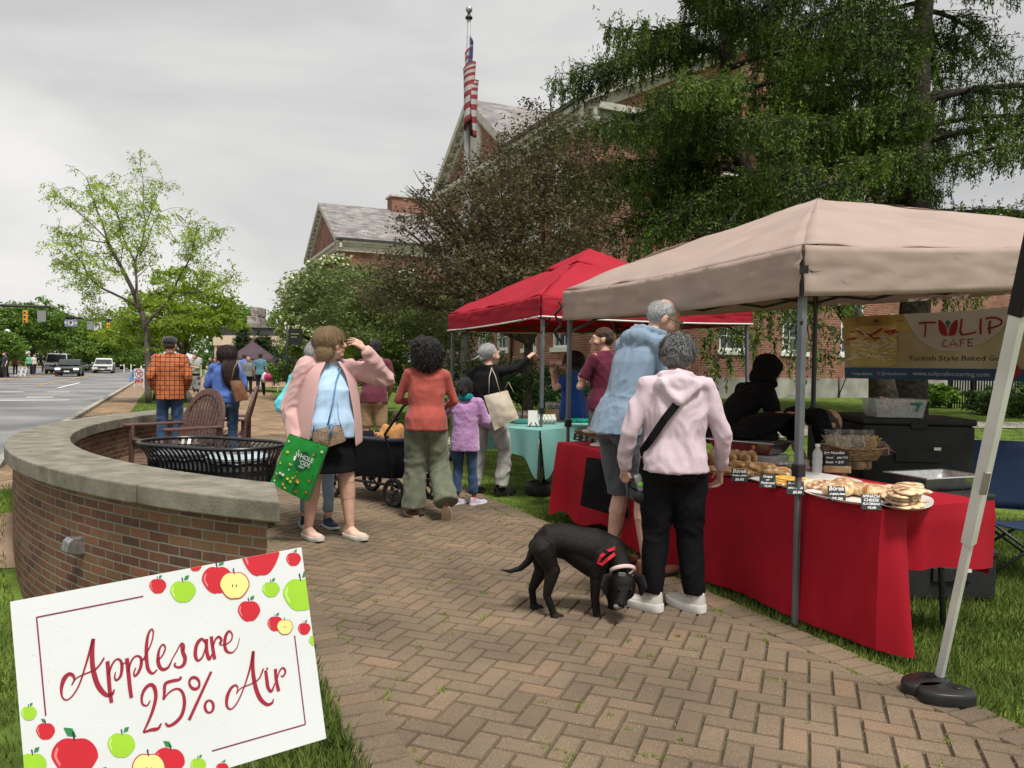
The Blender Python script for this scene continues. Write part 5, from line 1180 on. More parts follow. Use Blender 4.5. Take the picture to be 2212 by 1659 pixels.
foilpan(c3+Z*.675+Vector((.03,.02,0)),.25,.16,.09,.35,'empty foil pan tilted on the lower black food box')
c=atU(1930,880,5.85)+Z*1.085;t=thing('storage_bin','clear plastic bin of pink gloves and bags on the tall food box','storage bin',c,-.05);m=MB()
rb=lambda s_,z:[(.19*s_*a_,.13*s_*b_,z)for a_,b_ in((-1,-1),(1,-1),(1,1),(-1,1))]
m.rings([rb(.88,0),rb(1,.13),rb(1.06,.131),rb(1.06,.138),rb(.97,.135),rb(.85,.004)]);put('bin',m,mat('bin_plastic',(.62,.64,.66),.15,0,alpha=.33),t,smooth=False)
m=MB()
for k in range(16):m.ell((random.uniform(-.12,.12),random.uniform(-.08,.08),random.uniform(.03,.13)),(.05,.03,.018),Matrix.Rotation(random.uniform(0,3),3,'Z')@Matrix.Rotation(random.uniform(-.6,.6),3,'X'))
put('contents',fuse(m,.008,1,hf=.02),mat('pink_gloves',(.52,.34,.31),.7,.2,14,c2=(.68,.6,.56)),t)
m=MB();m.box((.11,-.135,.105),(.08,.012,.02));m.box((.12,-.135,.075),(.014,.01,.06),Matrix.Rotation(.4,3,'Y'));put('tape_gun',m,mat('teal_plastic',(.01,.12,.12),.4),t,smooth=False,bevel=.004)
# goods on the teal table
def at2(a,b,z=TZ):return tt(a,b,z)
m_ply=mat('plywood',(.50,.32,.15),.7,.2,8,.3,40,c2=(.66,.47,.26),stretch=(1,6,1))
p=onT(1205,906);t=thing('wooden_crate','plywood display crate tilted up with bagged goods on the teal table','crate',p,.0)
m=MB();m.box((.0,0,.07),(.30,.2,.13));m.box((.14,.02,.17),(.02,.24,.14));m.box((-.14,.04,.15),(.02,.2,.08));put('crate',m,m_ply,t,smooth=False,bevel=.004)
m_bagged=mat('bagged_herbs',(.16,.22,.12),.3,.4,40,.6,60,c2=(.62,.66,.56),det=6)
def pouch(p,rz,tilt,label,grp,w_=.075,h_=.12,d_=.035,mm=None):
 t=thing('goods_bag',label,'bagged goods',p,rz,grp);m=MB();m.loft([((0,0,0),w_/2,d_/2),((0,0,h_*.5),w_*.52,d_*.6),((0,0,h_*.9),w_*.48,d_*.25),((0,0,h_),w_*.5,.003)],12,3);m.xf(Matrix.Rotation(tilt,4,'X'))
 put('pouch',m,mm or m_bagged,t);m=MB();m.box((0,-d_*.62,h_*.55),(w_*.5,.003,h_*.3));m.xf(Matrix.Rotation(tilt,4,'X'));put('paper_label',m,m_plate,t,smooth=False)
for k in range(7):pouch(p+Vector((-.12+k*.04,-.02+.02*(k%2),.135)),.2,-.7,'green herb pouch leaning in the plywood crate','herb pouches in the crate')
q0=onT(1168,916)
for k in range(6):pouch(q0+Vector((-.07+k*.045,-.03+.01*k,0)),.3,-.3,'green pouch standing in front of the crate','pouches in front of the crate')
m_nut=mat('bagged_nuts',(.36,.23,.13),.35,.4,50,.6,60,c2=(.70,.62,.5),det=6)
q1=onT(1105,905)
for k in range(5):pouch(q1+Vector((-.15+k*.085,.05*(k%2),0)),.1,-.15,'brown nut pouch at the tote bag end of the teal table','nut pouches on the teal table',.08,.11,.06,m_nut)
o=put('egg_carton',MB().box((0,0,.03),(.26,.11,.055)),mat('teal_carton',(.08,.32,.27),.7),None,smooth=False,bevel=.012);o.location=onT(1133,915);tag(o,'teal egg carton on the teal cloth','carton')
t=thing('paper_notice','white paper notice on a small black easel','notice',onT(1152,922));m=MB();m.box((0,.02,.1),(.12,.003,.17),Matrix.Rotation(-.2,3,'X'));put('paper',m,m_plate,t,smooth=False);m=MB();m.bar((-.05,-.02,0),(0,.03,.08),.008);m.bar((.05,-.02,0),(0,.03,.08),.008);put('easel',m,m_blk,t,smooth=False)
mb_=MB()
for k in range(12):mb_.ell((random.uniform(-.24,.24),random.uniform(-.08,.08),.015),(.09,.05,.02),Matrix.Rotation(k,3,'Z')@Matrix.Rotation(.3,3,'X'))
o=put('folded_napkins',fuse(mb_,.01,1,hf=.03),mat('emerald_cloth',(.0,.30,.20),.7,.2,9));o.location=onT(1262,912);tag(o,'pile of emerald green cloth bags on the teal table','cloth bags')
# folding camp chair at the right edge
m_navy=clothmat('navy_canvas',(.018,.035,.085),.03,.15,.8,.5);m_ctube=mat('charcoal_tube',(.03,.032,.036),.4,.15,metal=.3)
cp=G(2190,1240,0);t=thing('camp_chair','navy folding camp chair with grey piping at the right edge','chair',cp,-.25)
m=MB();grid(m,lambda i,j:Vector((-.28+.56*i,.22+.10*j+.05*math.sin(PI*i)*1.2,.42+.50*j)),14,8);o=put('backrest',m,m_navy,t);s_=o.modifiers.new('s','SOLIDIFY');s_.thickness=.012
m=MB();grid(m,lambda i,j:Vector((-.27+.54*i,-.25+.5*j,.42-.05*math.sin(PI*i)-.04*j)),12,8);o=put('seat',m,m_navy,t);s_=o.modifiers.new('s','SOLIDIFY');s_.thickness=.012
for a,b in(((-.3,-.27,0),(.28,-.24,.44)),((.3,-.27,0),(-.28,-.24,.44)),((-.3,.27,0),(.28,.24,.42)),((.3,.27,0),(-.28,.24,.42)),((-.3,-.27,0),(-.3,.27,.5)),((.3,-.27,0),(.3,.27,.5)),((-.3,.27,0),(-.3,-.25,.6)),((.3,.27,0),(.3,-.25,.6)),((-.3,.24,.4),(-.3,.34,.92)),((.3,.24,.4),(.3,.34,.92))):
 m=MB();m.tube([a,b],.011,7);put('leg',m,m_ctube,t)
for x in(-.32,.32):
 m=MB();m.tube([(x,-.3,.6),(x,-.1,.615),(x,.3,.6)],.03,10,flat=.35);put('armrest',m,m_navy,t);m=MB();m.tube([(x+.03,-.3,.607),(x+.03,.3,.607)],.005,5);m.tube([(x-.03,-.3,.607),(x-.03,.3,.607)],.005,5);put('piping',m,m_plate,t)
m=MB();poly2(m,[(-.02,0),(.02,0),(0,.03)],0);m.xf(Matrix.Translation((-.15,.245,.8))@Matrix.Rotation(PI/2,4,'X'));put('emblem',m,m_plate,t,smooth=False)
# black tote resting against the red cloth (held by the tall man) is made with the people
# ================================================================= SEATING BAY FURNITURE
m_pol=mat('brown_lumber',(.10,.052,.042),.55,.15,7,.3,60,c2=(.145,.078,.062),stretch=(1,1,8))
def garden_chair(loc,rz,label,wdt=1.0):
 t=thing('garden_chair',label,'chair',loc,rz,'brown garden chairs');h=wdt/2
 n=11
 def bk(x,z):return Vector((x,.30+(z-.35)*.28,z))
 for k in range(n):
  x=-h+.1+(wdt-.2)*k/(n-1);zt=.62+.36*math.sqrt(max(0,1-(x/(h-.03))**2));m=MB();m.bar(bk(x,.36),bk(x,zt),(wdt-.2)/n*.6,.018,Vector((0,1,.2)));put('back_slat',m,m_pol,t,smooth=False,bevel=.003)
 m=MB();pts=[bk(-h+.04,.36)]+[bk((h-.04)*math.cos(a),.62+.40*math.sin(a))for a in np.linspace(PI,0,18)]+[bk(h-.04,.36)]
 rs=[]
 for i,p in enumerate(pts):
  d=(pts[min(i+1,len(pts)-1)]-pts[max(i-1,0)]).normalized();nn=Vector((0,1,-.28)).normalized();s_=d.cross(nn).normalized();rs.append([p+s_*.045+nn*.02,p-s_*.045+nn*.02,p-s_*.045-nn*.02,p+s_*.045-nn*.02])
 m.rings(rs);put('back_frame',m,m_pol,t,smooth=False,bevel=.005)
 for k in range(6):m=MB();y=-.32+k*.105;m.box((0,y,.40-k*.012),(wdt-.12,.085,.022));put('seat_slat',m,m_pol,t,smooth=False,bevel=.004)
 for s_ in(-1,1):
  m=MB();m.rings([[(s_*(h+.02)-.06*k,y,z)for k,z in((-1,.57),(1,.57),(1,.60),(-1,.60))]for y in(-.42,0,.36)]);put('armrest',m,m_pol,t,smooth=False,bevel=.008)
  m=MB();m.box((s_*(h-.01),-.34,.285),(.09,.035,.57));put('leg',m,m_pol,t,smooth=False,bevel=.004);m=MB();m.bar((s_*(h-.01),-.34,.38),(s_*(h-.01),.42,.03),.035,.11);put('leg',m,m_pol,t,smooth=False,bevel=.004);m=MB();m.box((s_*(h-.01),.34,.3),(.04,.07,.56));put('leg',m,m_pol,t,smooth=False,bevel=.004)
 return t
c=Vector((-4.38,10.0,0));garden_chair(c,math.atan2(-.78,-.62)+PI/2,'brown round backed garden chair nearer the black litter bin',.98)
garden_chair(Vector((-4.35,11.55,0)),math.atan2(-.25,-.97)+PI/2,'brown round backed garden chair behind the first, seen from its side',.9)
m_blkp=mat('black_powder_coat',(.012,.013,.014),.28,.2,20,spec=.6)
bc=Vector((-2.62,6.72,0));t=thing('litter_bin','black slatted double litter bin with flared rim','litter bin',bc,math.atan2(-.40,.92))
def stad(r,L_,n=56):
 o=[]
 for k in range(n):
  P_=2*PI*r+4*L_;d=P_*k/n;h=PI*r
  if d<h:a=d/r-PI/2;o.append((L_+r*math.cos(a),r*math.sin(a)))
  elif d<h+2*L_:o.append((L_-(d-h),r))
  elif d<2*h+2*L_:a=(d-h-2*L_)/r+PI/2;o.append((-L_+r*math.cos(a),r*math.sin(a)))
  else:o.append((-L_+(d-2*h-2*L_),-r))
 return o
NS=64
for k in range(NS):
 m=MB();pts=[]
 for r_,z in((.30,.04),(.305,.45),(.315,.58),(.35,.66),(.385,.71)):
  q=stad(r_,.30,NS)[k];pts.append(Vector((q[0],q[1],z)))
 q0_=stad(.3,.30,NS);tg=(Vector((*q0_[(k+1)%NS],0))-Vector((*q0_[k-1],0))).normalized();rs=[]
 for p in pts:nn=Vector((-tg.y,tg.x,0));rs.append([p+tg*.0125+nn*.003,p-tg*.0125+nn*.003,p-tg*.0125-nn*.003,p+tg*.0125-nn*.003])
 m.rings(rs);put('slat',m,m_blkp,t,smooth=False)
m=MB();m.tube([(x,y,.715)for x,y in stad(.388,.30,48)],.017,8,closed=True);put('rim',m,m_blkp,t)
for z,nm in((.50,'band'),(.10,'band')):m=MB();r0=stad(.313,.30,48);r1=stad(.298,.30,48);m.rings([[(*q,z+a)for q in rr__]for rr__,a in((r0,-.022),(r0,.022),(r1,.022),(r1,-.022))],closed=True);put(nm,m,m_blkp,t,auto=40)
for i,(x,c_)in enumerate(((-.30,(.10,.11,.115)),(.30,(.42,.48,.52)))):
 m=MB();m.lathe((x,0,.06),[(.235,0),(.24,.5)],28);put('liner',m,mat('grey_liner',(.10,.10,.105),.35,.2,5),t,auto=40)
 m=MB();m.lathe((x,0,.60),[(.262,0),(.265,.02),(.24,.035),(.15,.05),(.12,.048),(.12,.02)],32);put('lid',m,mat('bin_lid',c_,.25,.25,9,metal=.2),t,auto=40)
 m=MB();m.lathe((x,0,.626),[(.12,.0),(.001,.0)],20);put('opening',m,m_blk,t)
 m=MB();m.tube([(x+.245*math.cos(a),.245*math.sin(a),.585+.01*math.sin(a*9))for a in np.linspace(0,2*PI,30)],.012,6,closed=True);put('bin_bag',m,mat('grey_bag',(.28,.29,.31),.3),t)
# ================================================================= PEOPLE
SKIN={'fair':(.60,.36,.27),'tan':(.50,.29,.19),'brown':(.20,.10,.06)}
_mc={}
def skinm(k):
 if k not in _mc:_mc[k]=mat('skin_'+k,SKIN[k],.5,.1,14,.15,90,sub=.08,spec=.35)
 return _mc[k]
def cm(nm,c,**k):
 key=nm
 if key not in _mc:_mc[key]=mat(nm,c,k.get('rough',.8),k.get('var',.1),k.get('sc',9),k.get('bump',.35),k.get('bsc',130),spec=.12 if max(c)<.05 else .2,sheen=k.get('sheen',0 if max(c)<.05 else .15),c2=k.get('c2'),stretch=k.get('stretch'),bdist=.003)
 return _mc[key]
def hairm(nm,c,c2):
 if nm not in _mc:_mc[nm]=mat(nm,c,.45,.3,30,.9,60,c2=c2,stretch=(9,9,1.2),spec=.4,bdist=.01)
 return _mc[nm]
V3=Vector
def skel(h,J):
 s=h/1.7;d={'pel':(0,0,.93),'wai':(0,0,1.08),'che':(0,0,1.27),'nec':(0,-.015,1.45),'hed':(0,.02,1.585)}
 for k,sg in(('L',-1),('R',1)):
  d.update({'sh'+k:(sg*.175,-.015,1.395),'el'+k:(sg*.235,-.03,1.11),'wr'+k:(sg*.25,.06,.87),'hi'+k:(sg*.09,0,.90),'kn'+k:(sg*.10,.02,.49),'an'+k:(sg*.105,-.02,.085)})
 d.update(J or{});return{k:V3(v)*s for k,v in d.items()},s
def hand(mb,w,d,up,sg,s,curl=.5,spread=.1,thumb=.6):
 """palm from the wrist along d; 'up' is the back of the hand; sg +1/-1 gives the thumb side; fingers curl towards the palm"""
 d=d.normalized();up=(up-d*up.dot(d)).normalized();side=d.cross(up)*sg
 mb.cap(w-d*.02*s,w+d*.02*s,.024*s,.024*s)
 for k,(o,L_)in enumerate(((.030,.088),(.010,.092),(-.010,.088),(-.029,.080))):mb.cap(w+side*o*.5*s,w+d*L_*s*.9+side*o*s,.014*s,.0115*s,8)
 for k,(o,L_)in enumerate(((.031,.072),(.0105,.080),(-.0105,.075),(-.030,.060))):
  p=w+d*(.083-.004*abs(k-1))*s+side*o*s;fd=(d+side*spread*(1.5-k)*.4).normalized();a=curl*(.8+.12*k)
  for L2,r in((.45,.0088),(.3,.0078),(.25,.007)):
   R_=Matrix.Rotation(a,3,d.cross(up));c_=fd.dot(up);fd=(fd*math.cos(a)-up*math.sin(a)-0*up);fd=fd.normalized();q=p+fd*L_*L2*s*1.05;mb.cap(p,q,r*s,r*.92*s,8);p=q
   up2=up
 p=w+d*.025*s+side*.024*s;t1=(d*.62+side*.75-up*thumb*.5).normalized();q=p+t1*.042*s;mb.cap(p,q,.013*s,.0105*s,8);t2=(d*.9+side*.2-up*thumb*.6).normalized();mb.cap(q,q+t2*.034*s,.0100*s,.008*s,8)
def shoe(root,an,yaw,s,cu,cs,pitch=0,chunky=1.0,L_=.27,grp=None,low=False,accent=None,zs=0):
 o=bpy.data.objects.new('shoe',None);link(o,root);o.location=an-V3((0,0,.085*s))+V3((0,0,zs));o.rotation_euler=(pitch,0,yaw)
 L_*=s;hs=.028*chunky*s;m=MB();out=lambda t:(.030+.016*math.sin(PI*min(1,t*1.15))+.006*sm((t-.4)/.3))*s*min(1,((1-t)/.09+.12)**.5)*min(1,(t/.05+.35)**.5)
 rs=[]
 for k in range(15):
  t=k/14;y=-.075*s+L_*t;w_=out(t)*1.08;lift=.018*s*sm((t-.75)/.25)+.006*s*sm((.12-t)/.12)
  rs.append([V3((w_*x,y,z))for x,z in((-.9,lift),(.9,lift),(1.06,lift+hs*.5),(1.0,hs+lift*.6),(-1.0,hs+lift*.6),(-1.06,lift+hs*.5))])
 m.rings(rs);put('sole',m,cs,o,auto=50)
 m=MB();rs=[]
 for k in range(13):
  t=k/12;y=-.070*s+(L_-.014*s)*t;w_=out(t)*.96;lift=.012*s*sm((t-.75)/.25)
  top=(.088-.048*sm((t-.22)/.4)-.012*sm((t-.75)/.2))*s*(.35+.65*min(1,((1.02-t)/.12))**.6);c=V3((0,y,hs*.8+lift));r=[]
  for q in range(14):
   a=PI*q/13;zz=max(0,math.sin(a));r.append(c+V3((w_*math.cos(a)*(1-.25*zz*sm((.5-t)/.5)),0,top*zz**.8)))
  r+=[c+V3((-w_,0,-.01*s)),c+V3((w_,0,-.01*s))];rs.append(r)
 m.rings(rs);u_=put('upper',m,cu,o,auto=60)
 if not low:
  m=MB();m.cap((0,-.022*s,.06*s),(0,-.012*s,.105*s),.034*s,.036*s,12,False,True);put('collar',m,cs if accent is None else accent,o)
  m=MB()
  for k in range(4):m.bar((-.016*s,(.04+.022*k)*s,(.094-.011*k)*s),(.016*s,(.042+.022*k)*s,(.094-.011*k)*s),.005*s,.004*s)
  put('laces',m,accent or cs,o,smooth=False)
 return o
def head(mb,c,R,s,jowl=0,nosel=1):
 P=lambda x,y,z:c+R@(V3((x,y,z))*s);E_=lambda x,y,z,a,b,d:mb.ell(P(x,y,z),(a*s,b*s,d*s),R,18,12)
 E_(0,-.015,.025,.076,.093,.088);E_(0,.03,-.005,.064,.064,.078);E_(0,.045,-.06,.048+.006*jowl,.045,.045);E_(0,.072,-.088,.022,.020,.018)
 for x in(-1,1):E_(x*.042,.052,-.028,.026,.030,.028);E_(x*.0765,-.008,-.008,.010,.020,.030);E_(x*.030,.083,.030,.024,.012,.009)
 mb.cap(P(0,.088,.018),P(0,.112*(.96+.04*nosel),-.024),.008*s,.0125*s,8);E_(-.011,.099,-.028,.008,.009,.007);E_(.011,.099,-.028,.008,.009,.007)
 E_(0,.088,-.052,.022,.011,.007);E_(0,.085,-.063,.019,.011,.007)
 if jowl:E_(0,.02,-.092,.05,.05,.03)
def headbits(root,c,R,s,lips=(.42,.16,.14),brow=(.12,.08,.05),glasses=None):
 P=lambda x,y,z:c+R@(V3((x,y,z))*s)
 for x in(-1,1):
  m=MB();m.ell(P(x*.030,.0765,.010),.0125*s);e=put('eye',m,cm('eyeball',(.62,.6,.58),rough=.2,bump=0,var=0),root);m=MB();m.ell(P(x*.031,.0865,.010),(.006*s,.003*s,.006*s),R,10,6);put('iris',m,cm('iris',(.03,.02,.015),rough=.15,bump=0),e)
  m=MB();m.tube([P(x*.014,.093,.030),P(x*.032,.0955,.036),P(x*.052,.083,.030)],[.0028*s,.0038*s,.0018*s],6);put('eyebrow',m,cm('brow%.2f'%brow[0],brow),root)
 m=MB();m.tube([P(-.022,.088,-.056),P(0,.100,-.055),P(.022,.088,-.056)],[.002*s,.0058*s,.002*s],8);put('mouth',m,cm('lips%.2f'%lips[0],lips,rough=.4),root)
 if glasses:
  g=MB()
  for x in(-1,1):
   g.tube([P(x*.032+.024*math.cos(a),.104,.008+.019*math.sin(a))for a in np.linspace(0,2*PI,16)],.0022*s,6);g.tube([P(x*.056,.102,.014),P(x*.078,.06,.014),P(x*.083,-.005,.006)],.0022*s,6)
  g.tube([P(-.010,.106,.012),P(.010,.106,.012)],.002*s,6);put('glasses',g,cm('frames'+glasses,{'dark':(.03,.012,.015),'thin':(.1,.09,.08)}[glasses],rough=.25,bump=0),root)
def strands(mb,c,R,s,rad,n,L_,wd=.0035,z0=-.2,flow=(0,0,-1),curl=0,seed=1,zmax=1,ymax=1,out=.006):
 r_=random.Random(seed);c=V3(c)
 for k in range(n):
  while 1:
   d=V3((r_.gauss(0,1),r_.gauss(0,1),r_.gauss(0,1))).normalized()
   if z0<d.z<zmax and d.y<ymax+max(0,d.z-.35)*2:break
  p=V3((d.x*rad[0],d.y*rad[1],d.z*rad[2]))*s;nrm=V3((d.x/rad[0],d.y/rad[1],d.z/rad[2])).normalized();g=V3(flow)+V3((d.x,d.y,0))*.25;pts=[];LL=L_*r_.uniform(.6,1.15)*s
  for q in range(6):
   pts.append(p.copy());t=g-nrm*g.dot(nrm);t=t.normalized()if t.length>.1 else V3(flow);
   if curl:t=(t+V3((r_.uniform(-1,1),r_.uniform(-1,1),r_.uniform(-1,1)))*curl).normalized()
   p=p+t*LL/5;e=V3((p.x/rad[0],p.y/rad[1],p.z/rad[2]))/s
   if e.length<1.02 and p.z>-.05*s:p*=1.02/e.length*(1+out*r_.random()*3)
   nrm=V3((p.x/rad[0]**2,p.y/rad[1]**2,max(-.2,p.z)/rad[2]**2)).normalized()
  o=len(mb.v);tg=(pts[-1]-pts[0]).cross(nrm);tg=tg.normalized()if tg.length>1e-6 else V3((1,0,0))
  for q,p_ in enumerate(pts):h=wd*s*(1-.75*q/5);mb.v+=[tuple(c+R@(p_+tg*h)),tuple(c+R@(p_-tg*h))]
  for q in range(5):a=o+2*q;mb.f.append((a,a+1,a+3,a+2))
def person(label,loc,yaw,h,sk='fair',J=None,top=None,bot=None,hair=None,headR=(0,0,0),shoes=None,detail=2,fat=0,glasses=None,hands=None,group=None,face=True,fat_b=0,lips=(.42,.16,.14),brow=(.12,.08,.05),female=False,jowl=0,extra=None,headsc=1.0,z=None):
 """faces local +y. top: dict(c, sleeve 0-1, fit, hem, collar...) bot: dict(kind, c, ...)"""
 j,s=skel(h,J);zl=T(loc[0],loc[1])+.008 if z is None else z;root=thing('person',label,'person',(loc[0],loc[1],zl),yaw,group)
 hr=Matrix.Rotation(headR[2],3,'Z')@Matrix.Rotation(headR[0],3,'X')@Matrix.Rotation(headR[1],3,'Y');hs=s*headsc*1.07 if h>1.4 else s*1.14
 vx={2:.0058,1:.009,0:.016}[detail];sm_=skinm(sk);b=MB();f=1+fat
 head(b,j['hed'],hr,hs,jowl);b.cap(j['nec']-V3((0,0,.06*s)),j['hed']+hr@V3((0,-.02,-.05))*hs,.058*s*(1+fat*.25),.052*s,14)
 sh=(j['shR']+j['shL'])/2;b.loft([(j['pel']-V3((0,0,.06))*s,.13*s,.09*s),(j['wai'],.11*s,.08*s),(j['che'],.13*s,.09*s),(sh-V3((0,0,.01)),.12*s,.06*s),(j['nec'],.055*s,.05*s)])
 for k in 'LR':
  b.cap(sh.lerp(j['sh'+k],.5),j['sh'+k],.04*s,.04*s);ak=.68 if top and top.get('sleeve',1)>.5 else 1;b.cap(j['sh'+k],j['el'+k],.046*s*(1+fat*.5)*ak,.037*s*(1+fat*.4)*ak);m_=j['el'+k].lerp(j['wr'+k],.35);b.cap(j['el'+k],m_,.037*s*ak,.039*s*(1+fat*.3)*ak);b.cap(m_,j['wr'+k],.038*s*ak,.025*s)
  lk=.72 if bot and bot['kind']=='long' else 1;b.cap(j['hi'+k],j['kn'+k],.080*s*(1+fat*.5)*lk,.056*s*(1+fat_b)*lk);cf=j['kn'+k].lerp(j['an'+k],.32)+V3((0,-.012*s,0));b.cap(j['kn'+k],cf,.054*s*(1+fat_b)*lk,.056*s*(1+fat_b)*lk);b.cap(cf,j['an'+k],.054*s*(1+fat_b)*lk,.034*s)
  b.cap(j['pel'],j['hi'+k],.08*s,.08*s)
  if detail<1:b.cap(j['wr'+k],j['wr'+k]+(j['wr'+k]-j['el'+k]).normalized()*.1*s,.03*s,.02*s)
 body=fuse(b,vx,3 if detail else 1)
 if detail:
  hb=MB()
  for k,sg in(('L',1),('R',-1)):
   H_=(hands or{}).get(k,{});d=V3(H_['d'])if 'd' in H_ else(j['wr'+k]-j['el'+k]);up=V3(H_.get('up',(-sg*1.0,.2,0)))
   hand(hb,j['wr'+k],d,up,H_.get('sg',sg),s*.98,H_.get('curl',.45),H_.get('spread',.15))
  body=joinm('body',[body,fuse(hb,.0038 if detail==2 else .006,2)])
 body.materials.clear();body.materials.append(sm_);bo=put('body',body,None,root)
 if face and detail:headbits(root,j['hed'],hr,hs,lips,brow,glasses)
 if top:
  g=MB();ft=top.get('fit',.02)*s*.7;hem=top.get('hem',.86)*s;F=V3(top.get('belly',(0,.0,0)))*s;hx=top.get('hx',0)*s;pe=j['pel'];up_ax=(j['che']-pe).normalized()
  hemc=pe+up_ax*(hem-.93*s)if True else 0;sx=(j['shR']-j['shL']);yw=math.atan2(sx.y,sx.x);wsh=sx.xy.length/2
  hw_=.016*s+.168*s*(1+fat*.85)if bot else 0;sec=[(hemc+F*.6,max(hw_,.150*s*f+ft+hx),max(hw_*.84,.110*s*f+ft+hx*.7),yw*.3),(pe.lerp(j['wai'],.25)+F,max(hw_*.98,.150*s*f+ft),max(hw_*.80,.110*s*f+ft),yw*.3),(j['wai']+F,.138*s*f+ft,.105*s*f+ft,yw*.6),(j['che']+F*.5+V3((0,.01,-.04))*s*female,.155*s*(1+fat*.7)+ft,(.108+.016*female)*s*(1+fat*.6)+ft,yw),(sh.lerp(j['che'],.35),.160*s*(1+fat*.4)+ft*.7,.095*s*(1+fat*.4)+ft*.7,yw),(sh+V3((0,0,-.005))*s,.135*s+ft*.5,.075*s+ft*.5,yw),(j['nec']-V3((0,0,.012))*s,.078*s,.068*s+ft*.2,yw),(j['nec']+V3((0,0,.018))*s,.064*s,.062*s,yw)]
  g.loft(sec,28,2.25)
  for k in 'LR':
   a,e_,w_=j['sh'+k],j['el'+k],j['wr'+k];sl=top.get('sleeve',1);r0,r1,r2=[q*s*.88 for q in top.get('sr',(.062,.052,.042))]
   g.cap(sh.lerp(a,.55),a+V3((0,0,-.012*s)),.058*s+ft*.4,r0*(1+fat*.3))
   if sl<=.5:g.cap(a+V3((0,0,-.01*s)),a.lerp(e_,sl*2),r0*(1+fat*.2),r0*1.02,14,False,True)
   else:
    g.cap(a+V3((0,0,-.012*s)),e_,r0*(1+fat*.3),r1*(1+fat*.3),14);q=e_.lerp(w_,(sl-.5)*2-.04);g.cap(e_,q,r1*(1+fat*.3),r2,14,False,True)
    if top.get('cuff'):g.cap(q.lerp(e_,.22),q+(q-e_).normalized()*.012,r2*1.22,r2*.92,14,False,True)
  if top.get('hood'):
   hc=j['nec']+V3((0,-.065,-.0))*s;g.ell(hc+V3((0,-.035,-.045))*s,(.145*s,.06*s,.075*s),Matrix.Rotation(.35,3,'X'));g.cap(hc+V3((-.09,-.035,-.04))*s,hc+V3((0,-.075,-.13))*s,.045*s,.038*s);g.cap(hc+V3((.09,-.035,-.04))*s,hc+V3((0,-.075,-.13))*s,.045*s,.038*s);
   g.tube([j['nec']+V3(q)*s for q in((-.04,.085,-.07),(-.088,.03,-.01),(-.088,-.055,.02),(0,-.098,.03),(.088,-.055,.02),(.088,.03,-.01),(.04,.085,-.07))],.026*s,8)
  if top.get('collar'):g.tube([j['nec']+V3((.066*math.cos(a),.064*math.sin(a)-.004,.012+.012*-math.sin(a)))*s for a in np.linspace(0,2*PI,18)],.015*s,8)
  if top.get('pocket'):pass
  mm=top['m'];vt={2:.0095,1:.013,0:.02}[detail]
  me=fuse(g,vt,2 if detail else 1,wr=top.get('wr',.009)*.95*(detail>0),wsc=top.get('wsc',(7,7,4)),seed=sum(map(ord,label))%97,hf=top.get('hf',0));me.materials.append(mm);put(top.get('name','shirt'),me,None,root)
 if bot:
  g=MB();kd=bot['kind'];pe=j['pel'];wz=bot.get('waist',1.02)*s-.93*s;ft=bot.get('fit',.006)*s;fb=1+fat*.85;F=V3(bot.get('off',(0,0,0)))*s;up_ax=(j['che']-pe).normalized()
  g.loft([(pe+up_ax*wz*.6+F,.120*s*fb,.080*s*fb),(pe+F,.150*s*fb,.105*s*fb),(pe+V3((0,-.01,-.06))*s+F,.158*s*fb,.116*s*fb),(pe+V3((0,0,-.12))*s+F,.146*s*fb,.105*s*fb+ft)],24,2.2)
  for k in 'LR':
   a,n_,e_=j['hi'+k],j['kn'+k],j['an'+k];r0,r1,r2=[q*s for q in bot.get('r',(.092,.066,.052))]
   g.cap(pe+V3((0,-.055*s,-.055*s))+(a-pe)*.75,a+V3((0,-.03*s,-.09*s)),.082*s*fb,.07*s*fb)
   if kd=='long':t=bot.get('len',.93);g.cap(a,n_,r0*fb,r1,16);g.cap(n_,n_.lerp(e_,t),r1,r2,16,False,True)
   elif kd=='short':g.cap(a,a.lerp(n_,bot.get('len',.92)),r0*fb,r1,16,False,True)
  if kd=='skirt':q=(j['hiL']+j['hiR'])/2;kz=(j['knL']+j['knR'])/2;g.loft([(pe-V3((0,0,.05))*s,.165*s*fb,.125*s*fb),(q.lerp(kz,.45),.178*s*fb,.14*s*fb),(q.lerp(kz,bot.get('len',.85)),bot.get('flare',.19)*s*fb,.15*s*fb)],28)
  me=fuse(g,{2:.0105,1:.013,0:.02}[detail],2 if detail else 1,wr=bot.get('wr',.008)*.8*(detail>0),wsc=(6,6,6),seed=3+sum(map(ord,label))%31);me.materials.append(bot['m']);put(bot.get('name',{'long':'trousers','short':'shorts','skirt':'skirt'}[kd]),me,None,root)
 if shoes:
  for k,sg in(('L',1),('R',-1)):
   q=shoes.get(k,{});d=j['an'+k]-j['kn'+k]
   shoe(root,j['an'+k],q.get('yaw',sg*.12),s,shoes['u'],shoes['s'],q.get('pitch',0),shoes.get('chunky',1),shoes.get('len',.275),low=shoes.get('low',False),accent=shoes.get('a'))
 if hair:hair(root,j['hed'],hr,hs)
 if extra:extra(root,j,s)
 return root,j,s
